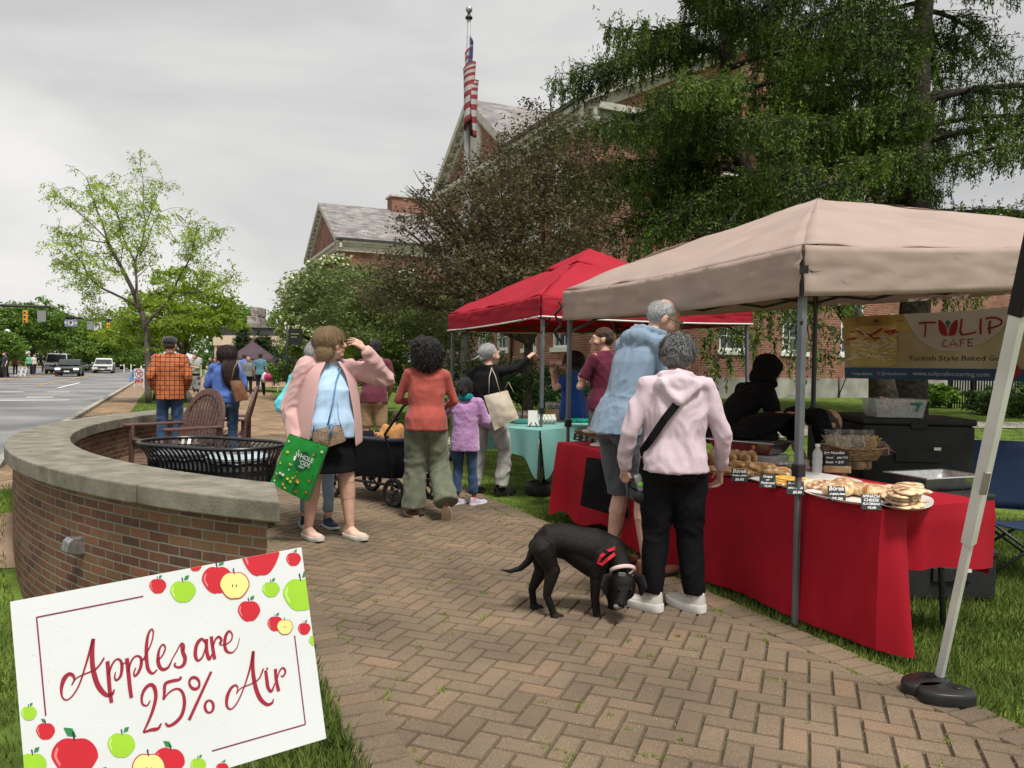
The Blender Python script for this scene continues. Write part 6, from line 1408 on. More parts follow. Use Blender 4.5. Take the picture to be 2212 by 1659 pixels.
# hair makers ------------------------------------------------------
def H(m,parts,vox=.008,st=None,fnoise=.0,sm_=2,name='hair'):
 def f(root,c,R,s):
  g=MB()
  for p,r in parts:g.ell(c+R@(V3(p)*s),tuple(q*s for q in r),R,20,14)
  fn=(lambda p:fnoise*1.3*mn.noise(p*27)+fnoise*.7*mn.noise(p*70))if fnoise else None
  me=fuse(g,vox,sm_,fn=fn);me=joinm('hair',[me])
  if st:
   mb=MB()
   for a in(st if isinstance(st,list)else[st]):a=dict(a);off=a.pop('off',(0,0,0));strands(mb,c+R@(V3(off)*s),R,s,**a)
   me=joinm('hair',[me,mb.mesh()])
  me.materials.clear();me.materials.append(m);put(name,me,None,root)
 return f
h_short=[((0,-.025,.04),(.083,.095,.085)),((0,-.05,.0),(.078,.066,.075))]
hm_black=hairm('black_hair',(.010,.009,.009),(.03,.027,.025));hm_brown=hairm('brown_hair',(.045,.022,.013),(.10,.055,.035));hm_grey=hairm('grey_hair',(.16,.16,.16),(.42,.41,.40));hm_white=hairm('silver_hair',(.42,.41,.40),(.72,.71,.70));hm_blond=hairm('light_brown_hair',(.20,.12,.055),(.42,.29,.15))
hm_salt=hairm('salt_pepper_hair',(.07,.07,.072),(.34,.34,.34))
wsole=cm('white_sole',(.68,.67,.63),rough=.6,bump=.1)
def at(px,py,z=0):g=G(px,py,z);return(g.x,g.y)
def face_to(px,py,tx,ty):
 a,b=G(px,py),G(tx,ty);return math.atan2(-(b.x-a.x),b.y-a.y)
def fh(w,o=(0,0,0)):return tuple(w[i]+o[i]for i in range(3))
# 1 woman in pink rain jacket, hand raised to her brow ------------
def pinkx(root,j,s):
 jk=MB();sh=(j['shL']+j['shR'])/2;n=40;rs=[]
 Zs=[(.80,.27,.225),(.95,.265,.235),(1.1,.25,.235),(1.25,.225,.20),(1.36,.20,.15),(1.42,.13,.10),(1.46,.085,.085)]
 for z,rx,ry in Zs:
  gap=.52+(1.42-z)*.42 if z<1.42 else .5;r=[]
  for k in range(n):
   a=PI/2+gap+(2*PI-2*gap)*k/(n-1);q=V3((rx*math.cos(a),ry*math.sin(a)+.02,z+(.03*math.sin(a*3)-.10*max(0,math.sin(a))*(1))*(z<.9)))*s;q+=V3((mn.noise(q*9),mn.noise(q*9+V3((5,0,0))),0))*.02;r.append(q)
  rs.append(r)
 o=len(jk.v)
 for r in rs:jk.v+=[tuple(p)for p in r]
 for i in range(len(rs)-1):
  for k in range(n-1):a=o+i*n+k;jk.f.append((a,a+1,a+n+1,a+n))
 me=jk.mesh();ob=put('jacket',me,m_pink,root);so=ob.modifiers.new('s','SOLIDIFY');so.thickness=.008;su=ob.modifiers.new('u','SUBSURF');su.levels=1;su.render_levels=2
 g=MB()
 for k in 'LR':g.cap(sh.lerp(j['sh'+k],.7),j['sh'+k]-V3((0,0,.01)),.08,.092,16);g.cap(j['sh'+k],j['el'+k],.094,.085,16);q=j['el'+k].lerp(j['wr'+k],.86);g.cap(j['el'+k],q,.083,.052 if k=='L' else .06,16);g.cap(q,j['el'+k].lerp(j['wr'+k],.98),.040,.036,14,False,True)
 g.tube([j['nec']+V3(q)*s for q in((-.09,.05,-.06),(-.115,-.02,.0),(-.08,-.09,.01),(0,-.125,.0),(.08,-.09,.01),(.11,-.02,.0),(.09,.05,-.06))],.034*s,8)
 g.ell(j['nec']+V3((0,-.12,-.06))*s,(.13*s,.05*s,.09*s))
 me=fuse(g,.010,4,wr=.014,wsc=(7,7,5),seed=4);me.materials.append(m_pink);put('sleeves',me,None,root)
 st_=MB();st_.tube([V3((-.05,-.1,1.42))*s,V3((-.10,.05,1.46))*s,V3((-.02,.19,1.30))*s,V3((.02,.262,1.12))*s,V3((.06,.27,.95))*s],.006,6,flat=.4);put('bag_strap',st_,m_bluestrap,root)
m_pink=cm('pink_rainwear',(.56,.345,.325),rough=.6,bump=.2,sc=4,var=.05);m_bluestrap=cm('blue_leather',(.10,.22,.42),rough=.5)
m_ltblue=cm('light_blue_tee',(.42,.58,.76),sc=5);m_blk2=cm('black_jersey',(.007,.007,.008),var=.2);peach=cm('peach_mesh',(.66,.40,.30),rough=.7,c2=(.74,.5,.38))
wf=at(708,1165);YP=PI+.42;J={'wrL':(-.24,.20,1.56),'elL':(-.43,.10,1.33),'wrR':(.27,.10,.80),'elR':(.29,-.06,1.07),'shL':(-.185,0,1.385),'anL':(-.17,.06,.085),'knL':(-.14,.06,.48),'anR':(.15,-.04,.085),'knR':(.12,.0,.48),'hed':(-.015,.035,1.60)}
HB=[((0,-.03,.035),(.098,.108,.098)),((-.055,-.035,-.055),(.058,.085,.09)),((.055,-.035,-.055),(.058,.085,.09)),((0,-.07,-.06),(.085,.062,.10)),((0,-.045,-.02),(.1,.1,.08))]
pk,pj,ps=person('woman in pink rain jacket holding her brow, green shopping bag in hand',wf,YP,1.68,'fair',J,dict(m=m_ltblue,sleeve=.3,fit=.02,hem=.84,belly=(0,.055,0),wr=.008,name='tee_shirt'),dict(kind='skirt',m=m_blk2,len=.82,flare=.165,wr=.004),H(hm_blond,HB,.008,[dict(rad=(.100,.110,.10),n=1500,L_=.20,wd=.003,z0=-.1,ymax=.45,seed=2,off=(0,-.03,.035),out=.02)]),(.04,0,.92),dict(u=peach,s=wsole,chunky=1.35,R=dict(yaw=.35),L=dict(yaw=.45),a=peach,len=.29),2,.30,'dark',{'L':dict(d=(.62,-.05,.50),up=(-.3,.75,.6),curl=.5,spread=.3),'R':dict(d=(-.05,.05,-1),up=(1,.3,0),curl=1.1)},female=True,fat_b=.16,jowl=1,extra=pinkx)
# things she carries
WM=Matrix.Translation(pk.location)@Matrix.Rotation(YP,4,'Z')
hwd=WM@(pj['wrR']+V3((-.01,.01,-.085)))
m_grn=cm('green_woven_bag',(.015,.25,.035),rough=.4,bump=.15,sc=3)
def plane_bag(name,label,cat,quad,depth,m,handles=None,hm_=None,bulge=.03):
 """quad: 4 world points TL TR BR BL of the front face; depth goes away from the viewer"""
 t=thing(name,label,cat,quad[3]);O=V3(quad[3]);q=[V3(p)-O for p in quad];nrm=(q[1]-q[0]).cross(q[3]-q[0]).normalized()
 if nrm.y<0:nrm=-nrm
 mb=MB();N=14
 def F(side):
  def f(i,j):p=q[0].lerp(q[1],i).lerp(q[3].lerp(q[2],i),j);b_=bulge*math.sin(PI*i)*math.sin(PI*min(1,j*.9+.05))+.004*mn.noise(p*16+V3((side*4,0,0)))*2;return p+nrm*((depth if side else 0)*(.25+.75*j)+(b_ if side else-b_))
  return f
 f0,f1=F(0),F(1);gridcloth(mb,f0,N,N);gridcloth(mb,f1,N,N)
 for fx_ in((lambda i,j:f0(0,j).lerp(f1(0,j),i)),(lambda i,j:f0(1,j).lerp(f1(1,j),i)),(lambda i,j:f0(j,1).lerp(f1(j,1),i))):gridcloth(mb,fx_,4,N)
 put('pouch',mb,m,t)
 if handles:
  for hpts in handles:hb=MB();hb.tube([V3(p)-O for p in hpts],.012,6,flat=.3);put('handle',hb,hm_ or m,t)
 return t,f0,O,nrm
Yb=hwd.y-.13
bq=[A(624,938,Yb),A(708,966,Yb-.02),A(661,1084,Yb+.04),A(583,1044,Yb+.02)]
gb,gf,gO,gn=plane_bag('shopping_bag','green reusable shopping bag with white lettering and food stickers held low','bag',bq,.12,m_grn,[[bq[0].lerp(bq[1],.25),hwd+V3((-.04,-.02,-.02)),hwd+V3((.03,-.02,-.02)),bq[0].lerp(bq[1],.78)]],cm('green_handle',(.02,.30,.06)),.012)
def on_bag(i,j,z):return gf(i,j)-gn*z
gm=MB();c_=(.6,.42)
gm.add([tuple(on_bag(.56+.17*math.cos(a),.36+.17*math.sin(a),.006))for a in np.linspace(0,2*PI,24)[:-1]],[tuple(range(23))]);put('round_patch',gm,cm('dark_green_print',(.006,.10,.03),bump=0),gb,smooth=False)
bX=(gf(.9,.4)-gf(.1,.4)).normalized()
for s_,y,fs in(('WHOLE',.30,.052),('FOODS',.40,.05),('MARKET',.475,.022)):text('lettering',s_,fs,cm('white_print',(.75,.77,.74),bump=0),gb,frame(on_bag(.57,y,.009),bX,-gn)@Matrix.Rotation(-.0,4,'Z'),.0004,sx=.8)
r_=random.Random(5)
for nm,c in(('printed_fruit',(.60,.16,.03)),('printed_labels',(.70,.70,.62)),('printed_greens',(.03,.06,.05)),('printed_lemons',(.72,.60,.08))):
 mb=MB()
 for k in range(11):
  i,jj=r_.uniform(.06,.94),r_.uniform(.08,.95)
  if abs(i-.56)<.17 and abs(jj-.37)<.18:continue
  R0,R1=r_.uniform(.018,.04),r_.uniform(.014,.026);mb.add([tuple(on_bag(i+R0*math.cos(a),jj+R1*math.sin(a),.0075))for a in np.linspace(0,2*PI,9)[:-1]],[tuple(range(8))])
 put(nm,mb,cm(nm,c,bump=0),gb,smooth=False)
# brown patterned crossbody purse
Yp=WM.translation.y-.27
pq=[A(672,930,Yp),A(736,918,Yp),A(742,955,Yp),A(678,976,Yp+.01)]
def canvasmat():
 m=mat('monogram_canvas',(.20,.13,.08),.6,.1);nt=m.node_tree;b=nt.nodes['Principled BSDF'];tc=nt.nodes.new('ShaderNodeTexCoord');v=nt.nodes.new('ShaderNodeTexVoronoi');v.inputs['Scale'].default_value=60;v.feature='DISTANCE_TO_EDGE';nt.links.new(tc.outputs['Object'],v.inputs[0]);r=ramp(nt,[(.05,(.34,.25,.17)),(.25,(.17,.10,.06))]);nt.links.new(v.outputs[0],r.inputs[0]);nt.links.new(r.outputs[0],b.inputs['Base Color']);return m
pb,_,pO,pn=plane_bag('crossbody_purse','small brown patterned purse with blue handles at the pink jacket hem','purse',pq,.09,canvasmat(),[[pq[0].lerp(pq[1],.1),pq[0]+V3((.02,0,.035)),pq[0].lerp(pq[3],.45)],[pq[0].lerp(pq[1],.65),pq[0].lerp(pq[1],.72)+V3((0,-.02,.02)),pq[0].lerp(pq[1],.68)+V3((0,-.03,-.075))]],m_bluestrap,.01)
mb=MB();mb.tube([pq[1]-pO,A(731,905,Yp)-pO,A(729,870,Yp+.02)-pO],.007,6,flat=.4);put('strap',mb,m_bluestrap,pb)
# 2 person in aqua jacket behind her
m_aqua=cm('aqua_shell',(.10,.62,.70),rough=.55,bump=.15,sc=4);navyshoe=cm('navy_mesh',(.02,.03,.08))
person('person in bright aqua jacket hidden behind the pink jacket',at(684,1140),.1,1.60,'fair',{'elL':(-.31,-.08,1.12),'wrL':(-.22,.12,1.05),'elR':(.25,.05,1.1),'wrR':(.1,.2,1.15)},dict(m=m_aqua,sleeve=.95,fit=.035,sr=(.075,.068,.055),hem=.80,wr=.016),dict(kind='long',m=cm('pale_denim',(.22,.30,.38)),r=(.088,.06,.048),len=.86),H(hm_white,HB,.01,[dict(rad=(.100,.110,.10),n=600,L_=.2,wd=.004,z0=-.1,ymax=.4,off=(0,-.03,.035))]),(0,0,0),dict(u=navyshoe,s=wsole,a=navyshoe,L=dict(yaw=.2),R=dict(yaw=-2.6)),1,.12)
# 3 man in maroon t-shirt seen from behind
m_mar=cm('maroon_tee',(.13,.028,.045));m_khk=cm('khaki_cotton',(.32,.21,.11))
person('man in maroon t-shirt and khaki shorts walking on the grass, seen from behind',tuple(A(808,860,11.0).xy),.1,1.76,'tan',{'elL':(-.30,-.05,1.12),'wrL':(-.33,.1,.93),'elR':(.25,0,1.12),'wrR':(.2,.15,.95)},dict(m=m_mar,sleeve=.38,fit=.02,sr=(.068,.06,.05),hem=.84,wr=.01,name='tee_shirt'),dict(kind='short',m=m_khk,r=(.095,.085,.08),len=.95),H(hm_black,h_short,.009,None,.004),(0,0,.5),dict(u=cm('grey_knit',(.2,.2,.2)),s=wsole),1,.05)
# 4 woman in coral top, wide green trousers, pushing a wagon stroller
m_coral=cm('coral_jersey',(.40,.085,.065),sc=5);m_olive=cm('olive_linen',(.115,.13,.085),c2=(.16,.175,.12));m_sand=cm('sandal_leather',(.10,.05,.03));m_cork=cm('cork_sole',(.45,.33,.22))
J={'anL':(-.11,.02,.075),'knL':(-.10,.05,.49),'knR':(.13,.06,.50),'anR':(.20,-.22,.16),'elL':(-.27,.06,1.13),'wrL':(-.14,.24,1.10),'elR':(.27,.04,1.12),'wrR':(.20,.22,1.06)}
def afro_h(root,c,R,s):
 H(hm_black,[((0,-.03,.02),(.145,.145,.13)),((0,-.05,-.06),(.14,.12,.10)),((-.04,-.05,.06),(.11,.11,.09)),((.07,-.04,-.01),(.1,.11,.1))],.010,[dict(rad=(.140,.135,.135),n=3200,L_=.055,wd=.0035,z0=-1,zmax=1,ymax=1,flow=(0,0,-.4),curl=1.1,seed=4,off=(0,-.04,-.01),out=.03),dict(rad=(.12,.12,.12),n=1400,L_=.07,wd=.003,z0=-1,curl=1.3,seed=9,off=(0,-.05,-.07),out=.05)],.020,1)(root,c,R,s)
person('woman with black curly hair in coral top and wide green trousers',at(918,1118),.12,1.64,'brown',J,dict(m=m_coral,sleeve=.98,fit=.012,sr=(.056,.046,.036),hem=.84,wr=.007),dict(kind='long',m=m_olive,r=(.104,.108,.118),fit=.012,len=.985,wr=.012),afro_h,(0,0,0),dict(u=m_sand,s=m_cork,low=True,L=dict(yaw=.35),R=dict(yaw=-.1,pitch=-1.15)),1,.16,female=True,hands={'L':dict(curl=1),'R':dict(curl=.9)},face=False,fat_b=.05)
# 5 girl in lilac fleece
m_lilac=cm('lilac_fleece',(.40,.20,.42),sheen=.5,bump=1.0,bsc=60,c2=(.52,.30,.54));m_den=cm('blue_denim',(.022,.052,.115),c2=(.045,.09,.17),sc=12);m_teal2=cm('teal_hood',(.0,.20,.22))
def girlx(root,j,s):
 g=MB();g.tube([j['nec']+V3(q)*s for q in((-.07,.02,.02),(-.07,-.06,.03),(0,-.10,.03),(.07,-.06,.03),(.07,.02,.02))],.034*s,8);g.ell(j['nec']+V3((0,-.085,0))*s,(.09*s,.035*s,.04*s));me=fuse(g,.009,2,wr=.006);me.materials.append(m_teal2);put('hood_lining',me,None,root)
girl,gj,gs=person('girl in lilac fleece jacket and blue jeans beside the coral top',at(1003,1093),-.1,1.28,'brown',{'elL':(-.33,.06,1.22),'wrL':(-.50,.10,1.30),'shL':(-.17,-.01,1.38),'elR':(.27,.02,1.13),'wrR':(.26,.2,1.2),'anL':(-.10,.0,.085),'anR':(.13,.02,.085),'hed':(.0,.02,1.59)},dict(m=m_lilac,sleeve=.94,fit=.05,sr=(.090,.082,.062),hem=.74,wr=.007,hf=.006,name='fleece',hx=.01),dict(kind='long',m=m_den,r=(.095,.072,.062),len=.80,wr=.009),H(hm_black,[((0,-.025,.035),(.088,.1,.09)),((0,-.1,-.02),(.06,.06,.075)),((.03,-.11,-.05),(.04,.045,.07)),((0,-.05,-.03),(.08,.07,.07))],.008,dict(rad=(.09,.1,.1),n=500,L_=.07,curl=.8,z0=-.6,off=(0,-.04,.0)),.006),(0,0,-.25),dict(u=cm('grey_lilac_mesh',(.42,.40,.50)),s=wsole,a=cm('pink_heel',(.7,.3,.36)),L=dict(yaw=-.5),R=dict(yaw=-.7),len=.3),1,.03,group=None,extra=girlx,hands={'L':dict(curl=.8),'R':dict(curl=.8)},face=False)
# 7 silver-haired woman holding the red canopy's leg
m_chr=cm('charcoal_knit',(.009,.0085,.010),var=.2);m_grt=cm('light_grey_twill',(.42,.40,.38))
hx,hy=at(1050,1070);yw=-.62
ptop=A(1155,765,8.62);M_=(Matrix.Translation((hx,hy,.008))@Matrix.Rotation(yw,4,'Z')).inverted();lw=M_@ptop
sc7=1.66/1.7;lw=lw/sc7;el=V3((.33,.2,1.33));dv=(lw-V3((.18,.02,1.4)));el=V3((.18,.02,1.4))+dv*.47+V3((0,0,-.05));wr=V3((.18,.02,1.4))+dv*(1-.085/dv.length)
person('silver haired woman in black sweater gripping the red canopy leg',(hx,hy),yw,1.66,'fair',{'shR':(.18,.02,1.405),'elR':tuple(el),'wrR':tuple(wr),'elL':(-.24,.0,1.12),'wrL':(-.16,.2,1.05),'anL':(-.13,-.05,.085),'knL':(-.11,0,.5),'anR':(.12,.10,.085),'knR':(.15,.17,.5),'hed':(.0,.045,1.575)},dict(m=m_chr,sleeve=.97,fit=.022,sr=(.064,.05,.038),hem=.88,wr=.008),dict(kind='long',m=m_grt,r=(.1,.084,.078),len=.97,fit=.02,wr=.014),H(hm_white,[((0,-.03,.035),(.086,.098,.086)),((0,-.115,-.03),(.033,.032,.033)),((0,-.07,-.01),(.07,.06,.05))],.008,dict(rad=(.089,.1,.09),n=1000,L_=.12,wd=.003,z0=-.2,ymax=.3,flow=(0,-1,-.5),off=(0,-.03,.035)),.002),(.05,0,-.35),dict(u=cm('black_shoe',(.012,.012,.012),rough=.4),s=m_blk,low=True,R=dict(yaw=-.5),L=dict(yaw=.1)),1,.10,None,{'R':dict(curl=1.1,up=(.1,.2,1))},female=True)
m_natc=cm('natural_cotton',(.62,.55,.43),bump=.5,sc=6)
Yt=hy-.25
tq=[A(1052,878,Yt),A(1098,858,Yt),A(1121,908,Yt),A(1070,929,Yt)]
tq=[A(1046,884,Yt),A(1094,846,Yt),A(1121,900,Yt),A(1073,930,Yt)]
plane_bag('tote_bag','cream cotton tote bag hanging from the shoulder of the silver haired woman','bag',[A(1045,855,Yt),A(1096,843,Yt),A(1121,903,Yt),A(1068,930,Yt)],.10,m_natc,[[A(1056,853,Yt),A(1057,815,Yt+.02),A(1062,795,Yt+.12)],[A(1080,848,Yt),A(1070,812,Yt+.02),A(1062,795,Yt+.12)],[A(1090,843,Yt+.1),A(1098,825,Yt+.1),A(1110,848,Yt+.1)]],None,.035)
# 8 seller drinking
m_roy=cm('royal_blue_tee',(.012,.06,.27))
p8=tuple(A(1238,860,9.9).xy)
person('woman in royal blue t-shirt drinking from a pink cup',p8,1.25,1.62,'fair',{'elR':(.24,.24,1.22),'wrR':(.05,.27,1.43),'elL':(-.25,.18,1.2),'wrL':(-.05,.28,1.40),'hed':(0,.02,1.58)},dict(m=m_roy,sleeve=.36,fit=.03,sr=(.072,.066,.05),hem=.8,name='tee_shirt'),dict(kind='long',m=m_den),H(hairm('dark_brown_hair',(.018,.010,.010),(.05,.03,.028)),[((0,-.025,.035),(.088,.1,.09)),((0,-.07,-.12),(.095,.05,.16)),((.06,-.02,-.1),(.03,.06,.12)),((-.06,-.02,-.1),(.03,.06,.12))],.009,dict(rad=(.09,.102,.095),n=900,L_=.3,wd=.003,z0=0,ymax=.25,off=(0,-.025,.035))),(.18,0,0),dict(u=navyshoe,s=wsole),1,.22,None,{'R':dict(d=(-.3,.3,.6),curl=.9),'L':dict(d=(.3,.3,.6),curl=.9)},female=True)
cu=MB();cp_=(Matrix.Translation((*p8,0))@Matrix.Rotation(1.25,4,'Z'))@V3((0,.19,1.48));cu.lathe((0,0,0),[(.03,0),(.043,.15),(.045,.155),(.0451,.17),(.02,.172)],18,(Matrix.Rotation(1.25,3,'Z')@V3((0,-1,.0))));cu.xf(Matrix.Translation((Matrix.Rotation(1.25,3,'Z')@V3((0,.12,0)))));o=put('drinking_cup',cu,cm('pink_cup',(.62,.36,.34),rough=.4),None);o.location=cp_;tag(o,'pink drinking cup raised by the seller in royal blue','cup')
# 9 seller with folded arms
def mous(root,j,s):
 hr=Matrix.Rotation(1.35,3,'Z');m=MB();c=j['hed'];m.tube([c+hr@(V3(q)*s)for q in((-.028,.086,-.046),(0,.104,-.040),(.028,.086,-.046))],[.004,.007,.004],6);put('moustache',m,hm_brown,root)
 text('lettering','TULIP',.05,cm('white_print',(.7,.7,.7),bump=0),root,frame(j['che']+V3((-.02,.152,.10))*s,(-1,0,0),(0,1,.1)),.001)
person('tall man with moustache in maroon t-shirt standing with folded arms',tuple(A(1303,860,8.6).xy),.75,1.86,'fair',{'elR':(.25,.10,1.10),'wrR':(-.02,.22,1.18),'elL':(-.25,.10,1.10),'wrL':(.04,.26,1.14),'hed':(0,.03,1.58)},dict(m=cm('burgundy_tee',(.12,.015,.04)),sleeve=.36,fit=.015,sr=(.066,.058,.05),hem=.86,name='tee_shirt'),dict(kind='long',m=cm('sage_twill',(.16,.16,.12)),r=(.09,.07,.06)),H(hm_brown,[((0,-.02,.045),(.083,.095,.078)),((0,-.045,.01),(.079,.07,.07))],.008,None,.004),(0,0,.75),dict(u=navyshoe,s=wsole),1,-.02,None,{'R':dict(d=(-1,.2,.1),up=(0,1,.2),curl=.5),'L':dict(d=(1,.1,-.1),up=(0,1,.2),curl=.5)},extra=mous)
# 10 tall man bending over the food, blue hooded shirt
m_chb=cm('chambray_jersey',(.20,.275,.36),var=.05);m_gsh=cm('slate_grey_twill',(.085,.09,.105));m_bshoe=cm('brown_leather',(.14,.05,.025),rough=.5)
f10=at(1358,1238);y10=-1.05
J={'pel':(0,-.07,.95),'wai':(0,-.02,1.10),'che':(0,.04,1.29),'nec':(0,.13,1.465),'hed':(0,.245,1.555),'shL':(-.185,.075,1.395),'shR':(.185,.075,1.395),'elL':(-.25,.16,1.13),'wrL':(-.20,.30,.98),'elR':(.25,.10,1.12),'wrR':(.24,.22,.92),'hiL':(-.09,-.07,.92),'hiR':(.09,-.07,.92),'anL':(-.13,-.03,.085),'anR':(.14,.03,.085)}
person('tall grey haired man in blue hooded shirt and grey shorts bending over the table',f10,y10,1.93,'fair',J,dict(m=m_chb,sleeve=.97,fit=.02,sr=(.072,.058,.044),hem=.83,hood=True,wr=.009,name='hooded_shirt'),dict(kind='short',m=m_gsh,r=(.105,.095,.092),len=1.02,fit=.02,wr=.01),H(hm_white,[((0,-.045,.015),(.080,.075,.07)),((-.03,-.02,.04),(.055,.07,.055)),((.03,-.02,.04),(.055,.07,.055))],.008,dict(rad=(.082,.085,.082),n=500,L_=.05,z0=-.4,ymax=-.1,curl=.3,off=(0,-.03,.02)),.004),(-.50,0,-.55),dict(u=m_bshoe,s=m_blk,L=dict(yaw=.1),R=dict(yaw=-.2),a=m_bshoe,len=.30),2,.07,'thin',{'L':dict(curl=.9),'R':dict(curl=.8)})
# 11 woman in lilac hoodie with the dog's lead
m_hood=cm('pale_lilac_sweat',(.60,.47,.53),bump=.4,sc=4,c2=(.66,.53,.58));m_blkp2=cm('black_ponte',(.006,.006,.007),var=.15);m_cream=cm('cream_mesh',(.55,.52,.47))
f11=at(1450,1320);y11=-.08
def sling(root,j,s):
 m=MB();pts=[V3((.10,-.10,1.42)),V3((.02,-.155,1.33)),V3((-.08,-.165,1.20)),V3((-.16,-.135,1.07)),V3((-.21,-.04,.98)),V3((-.17,.1,.95))]
 rs=[]
 for i,p in enumerate(pts):
  d=(pts[min(i+1,5)]-pts[max(i-1,0)]).normalized();out_=V3((p.x*.6,p.y,0)).normalized();w_=d.cross(out_).normalized()*.022*1.0;p=p*s;rs.append([p+w_+out_*.004,p-w_+out_*.004,p-w_-out_*.004,p+w_-out_*.004])
 m.rings(rs);put('sling_strap',m,m_blkp2,root,smooth=False)
J={'wrL':(-.305,.05,.86),'elL':(-.29,-.04,1.10),'elR':(.29,.0,1.10),'wrR':(.30,.10,.86),'anL':(-.125,-.03,.085),'anR':(.14,-.01,.085),'hed':(.02,.05,1.575),'nec':(0,.0,1.44)}
ll,lj,ls=person('woman in pale lilac hoodie and black trousers holding the dog lead',f11,y11,1.61,'fair',J,dict(m=m_hood,sleeve=.98,fit=.026,sr=(.072,.062,.046),cuff=True,hem=.87,hood=True,wr=.011,name='hoodie'),dict(kind='long',m=m_blkp2,r=(.110,.088,.066),len=.95,fit=.012,wr=.009),H(hm_salt,[((0,-.035,.035),(.10,.10,.092)),((0,-.06,-.02),(.092,.075,.075)),((.05,.02,.05),(.05,.05,.05))],.009,[dict(rad=(.102,.102,.098),n=1900,L_=.05,wd=.0035,z0=-.75,ymax=.3,curl=.85,seed=11,off=(0,-.035,.02),out=.03)],.014,1),(-.30,.08,-.35),dict(u=m_cream,s=wsole,chunky=1.75,L=dict(yaw=.95),R=dict(yaw=.8),a=wsole,len=.285),2,.20,'thin',{'L':dict(d=(.35,.1,-.9),up=(-.6,-.7,0),sg=1,curl=1.15),'R':dict(curl=.9)},female=True,extra=sling)
W11=Matrix.Translation(ll.location)@Matrix.Rotation(y11,4,'Z');lhand=W11@(lj['wrL']+V3((.03,.0,-.07)))
# dog lead with its pouch and dispenser
lc=A(1386,1052,lhand.y-.07);ld=thing('dog_lead','black dog lead with grey treat pouch running down to the red harness','lead',lc)
m=MB();m.box((0,0,.03),(.075,.05,.10),Matrix.Rotation(-.35,3,'Y'));put('pouch',m,cm('grey_nylon',(.26,.27,.26)),ld,smooth=False,bevel=.014)
m=MB();m.box((.012,-.003,.032),(.012,.052,.106),Matrix.Rotation(-.35,3,'Y'));m.tube([(-.03,0,.05),(-.065,.0,.045),(-.07,.0,.0),(-.03,.0,-.02)],.012,8,flat=.5);put('strap',m,m_blkp2,ld)
m=MB();m.ell((.0,-.0,-.055),(.052,.032,.045));put('dispenser',m,m_blk,ld);m=MB();m.ell((-.008,-.028,.02),(.016,.004,.014));put('green_logo',m,cm('lime_mark',(.25,.6,.08)),ld)
hring=A(1327,1182,4.47);m=MB();m.tube([V3(lhand)-lc,(hring-lc)*.5+V3((.004,0,-.01)),hring+V3((.0,0,.03))-lc],.009,6,flat=.35);put('webbing',m,m_blkp2,ld)
m=MB();m.tube([hring-lc+V3((0,0,.03)),hring-lc+V3((-.004,0,.0))],.005,6);m.tube([hring-lc+V3((.012*math.cos(a),0,-.004+.012*math.sin(a)))for a in np.linspace(0,6.28,12)],.003,5);put('clip',m,mat('steel',(.5,.5,.5),.25,metal=1),ld)
# black canvas tote hanging from the tall man's arm
Y5=G(1330,1200).y+.12
plane_bag('tote_bag','large black canvas tote bag hanging against the crimson cloth','bag',[A(1267,988,Y5+.1),A(1352,1000,Y5-.1),A(1352,1120,Y5-.1),A(1253,1092,Y5+.1)],.12,cm('black_canvas',(.009,.009,.0095),var=.3),[[A(1300,1000,Y5),A(1316,975,Y5-.02),A(1330,955,Y5-.02),A(1345,1000,Y5)]],None,.03)
# 12 hooded seller in black, 13 seller bending down
m_bhd=cm('black_fleece',(.009,.009,.010),var=.2);p12=tuple(A(1600,860,6.6).xy)
J={'pel':(0,-.10,.93),'wai':(0,-.03,1.07),'che':(0,.09,1.22),'nec':(0,.20,1.34),'hed':(0,.27,1.45),'shL':(-.19,.13,1.28),'shR':(.19,.13,1.28),'elL':(-.26,.18,1.02),'wrL':(-.2,.36,.9),'elR':(.26,.2,1.02),'wrR':(.2,.36,.9)}
person('seller in black hooded sweatshirt with the hood up, leaning behind the table',p12,-1.35,1.66,'fair',J,dict(m=m_bhd,sleeve=.98,fit=.045,sr=(.082,.07,.055),hem=.8,wr=.012,name='hoodie'),dict(kind='long',m=m_bhd),H(m_bhd,[((0,-.03,.02),(.115,.118,.118)),((0,-.06,-.07),(.115,.09,.10)),((0,.03,.04),(.095,.07,.08)),((0,-.02,-.11),(.12,.1,.06))],.01,None,.003,3,'hood'),(-.25,0,.2),dict(u=navyshoe,s=wsole),1,.12)
p13=tuple(A(1640,860,5.75).xy)
J={'pel':(0,-.05,.94),'wai':(0,.08,1.04),'che':(0,.26,1.08),'nec':(0,.42,1.08),'hed':(0,.53,.98),'shL':(-.19,.36,1.06),'shR':(.19,.36,1.06),'elL':(-.24,.42,.80),'wrL':(-.2,.5,.62),'elR':(.24,.42,.80),'wrR':(.2,.52,.66)}
def caf(root,j,s):
 for k,q in enumerate(('TULIP CAFE','catering')):text('lettering',q,.062 if k==0 else .035,cm('white_print',(.7,.7,.7),bump=0),root,frame(j['wai'].lerp(j['nec'],.62-.22*k)+V3((-.02,0,.128))*s,(-1,.15,0),V3((-.0,-.12,1))),.001)
person('balding seller in black t-shirt bending over the boxes behind the table',p13,-1.45,1.74,'tan',J,dict(m=m_blkp2,sleeve=.38,fit=.03,sr=(.075,.066,.05),hem=.82,wr=.01,name='tee_shirt'),dict(kind='long',m=m_blkp2),H(hairm('cropped_dark_hair',(.03,.025,.022),(.09,.08,.07)),[((0,-.05,-.0),(.080,.068,.066)),((-.045,-.01,.02),(.038,.07,.045)),((.045,-.01,.02),(.038,.07,.045))],.008,None,.003),(-1.15,0,.1),dict(u=navyshoe,s=wsole),1,.14,extra=caf)
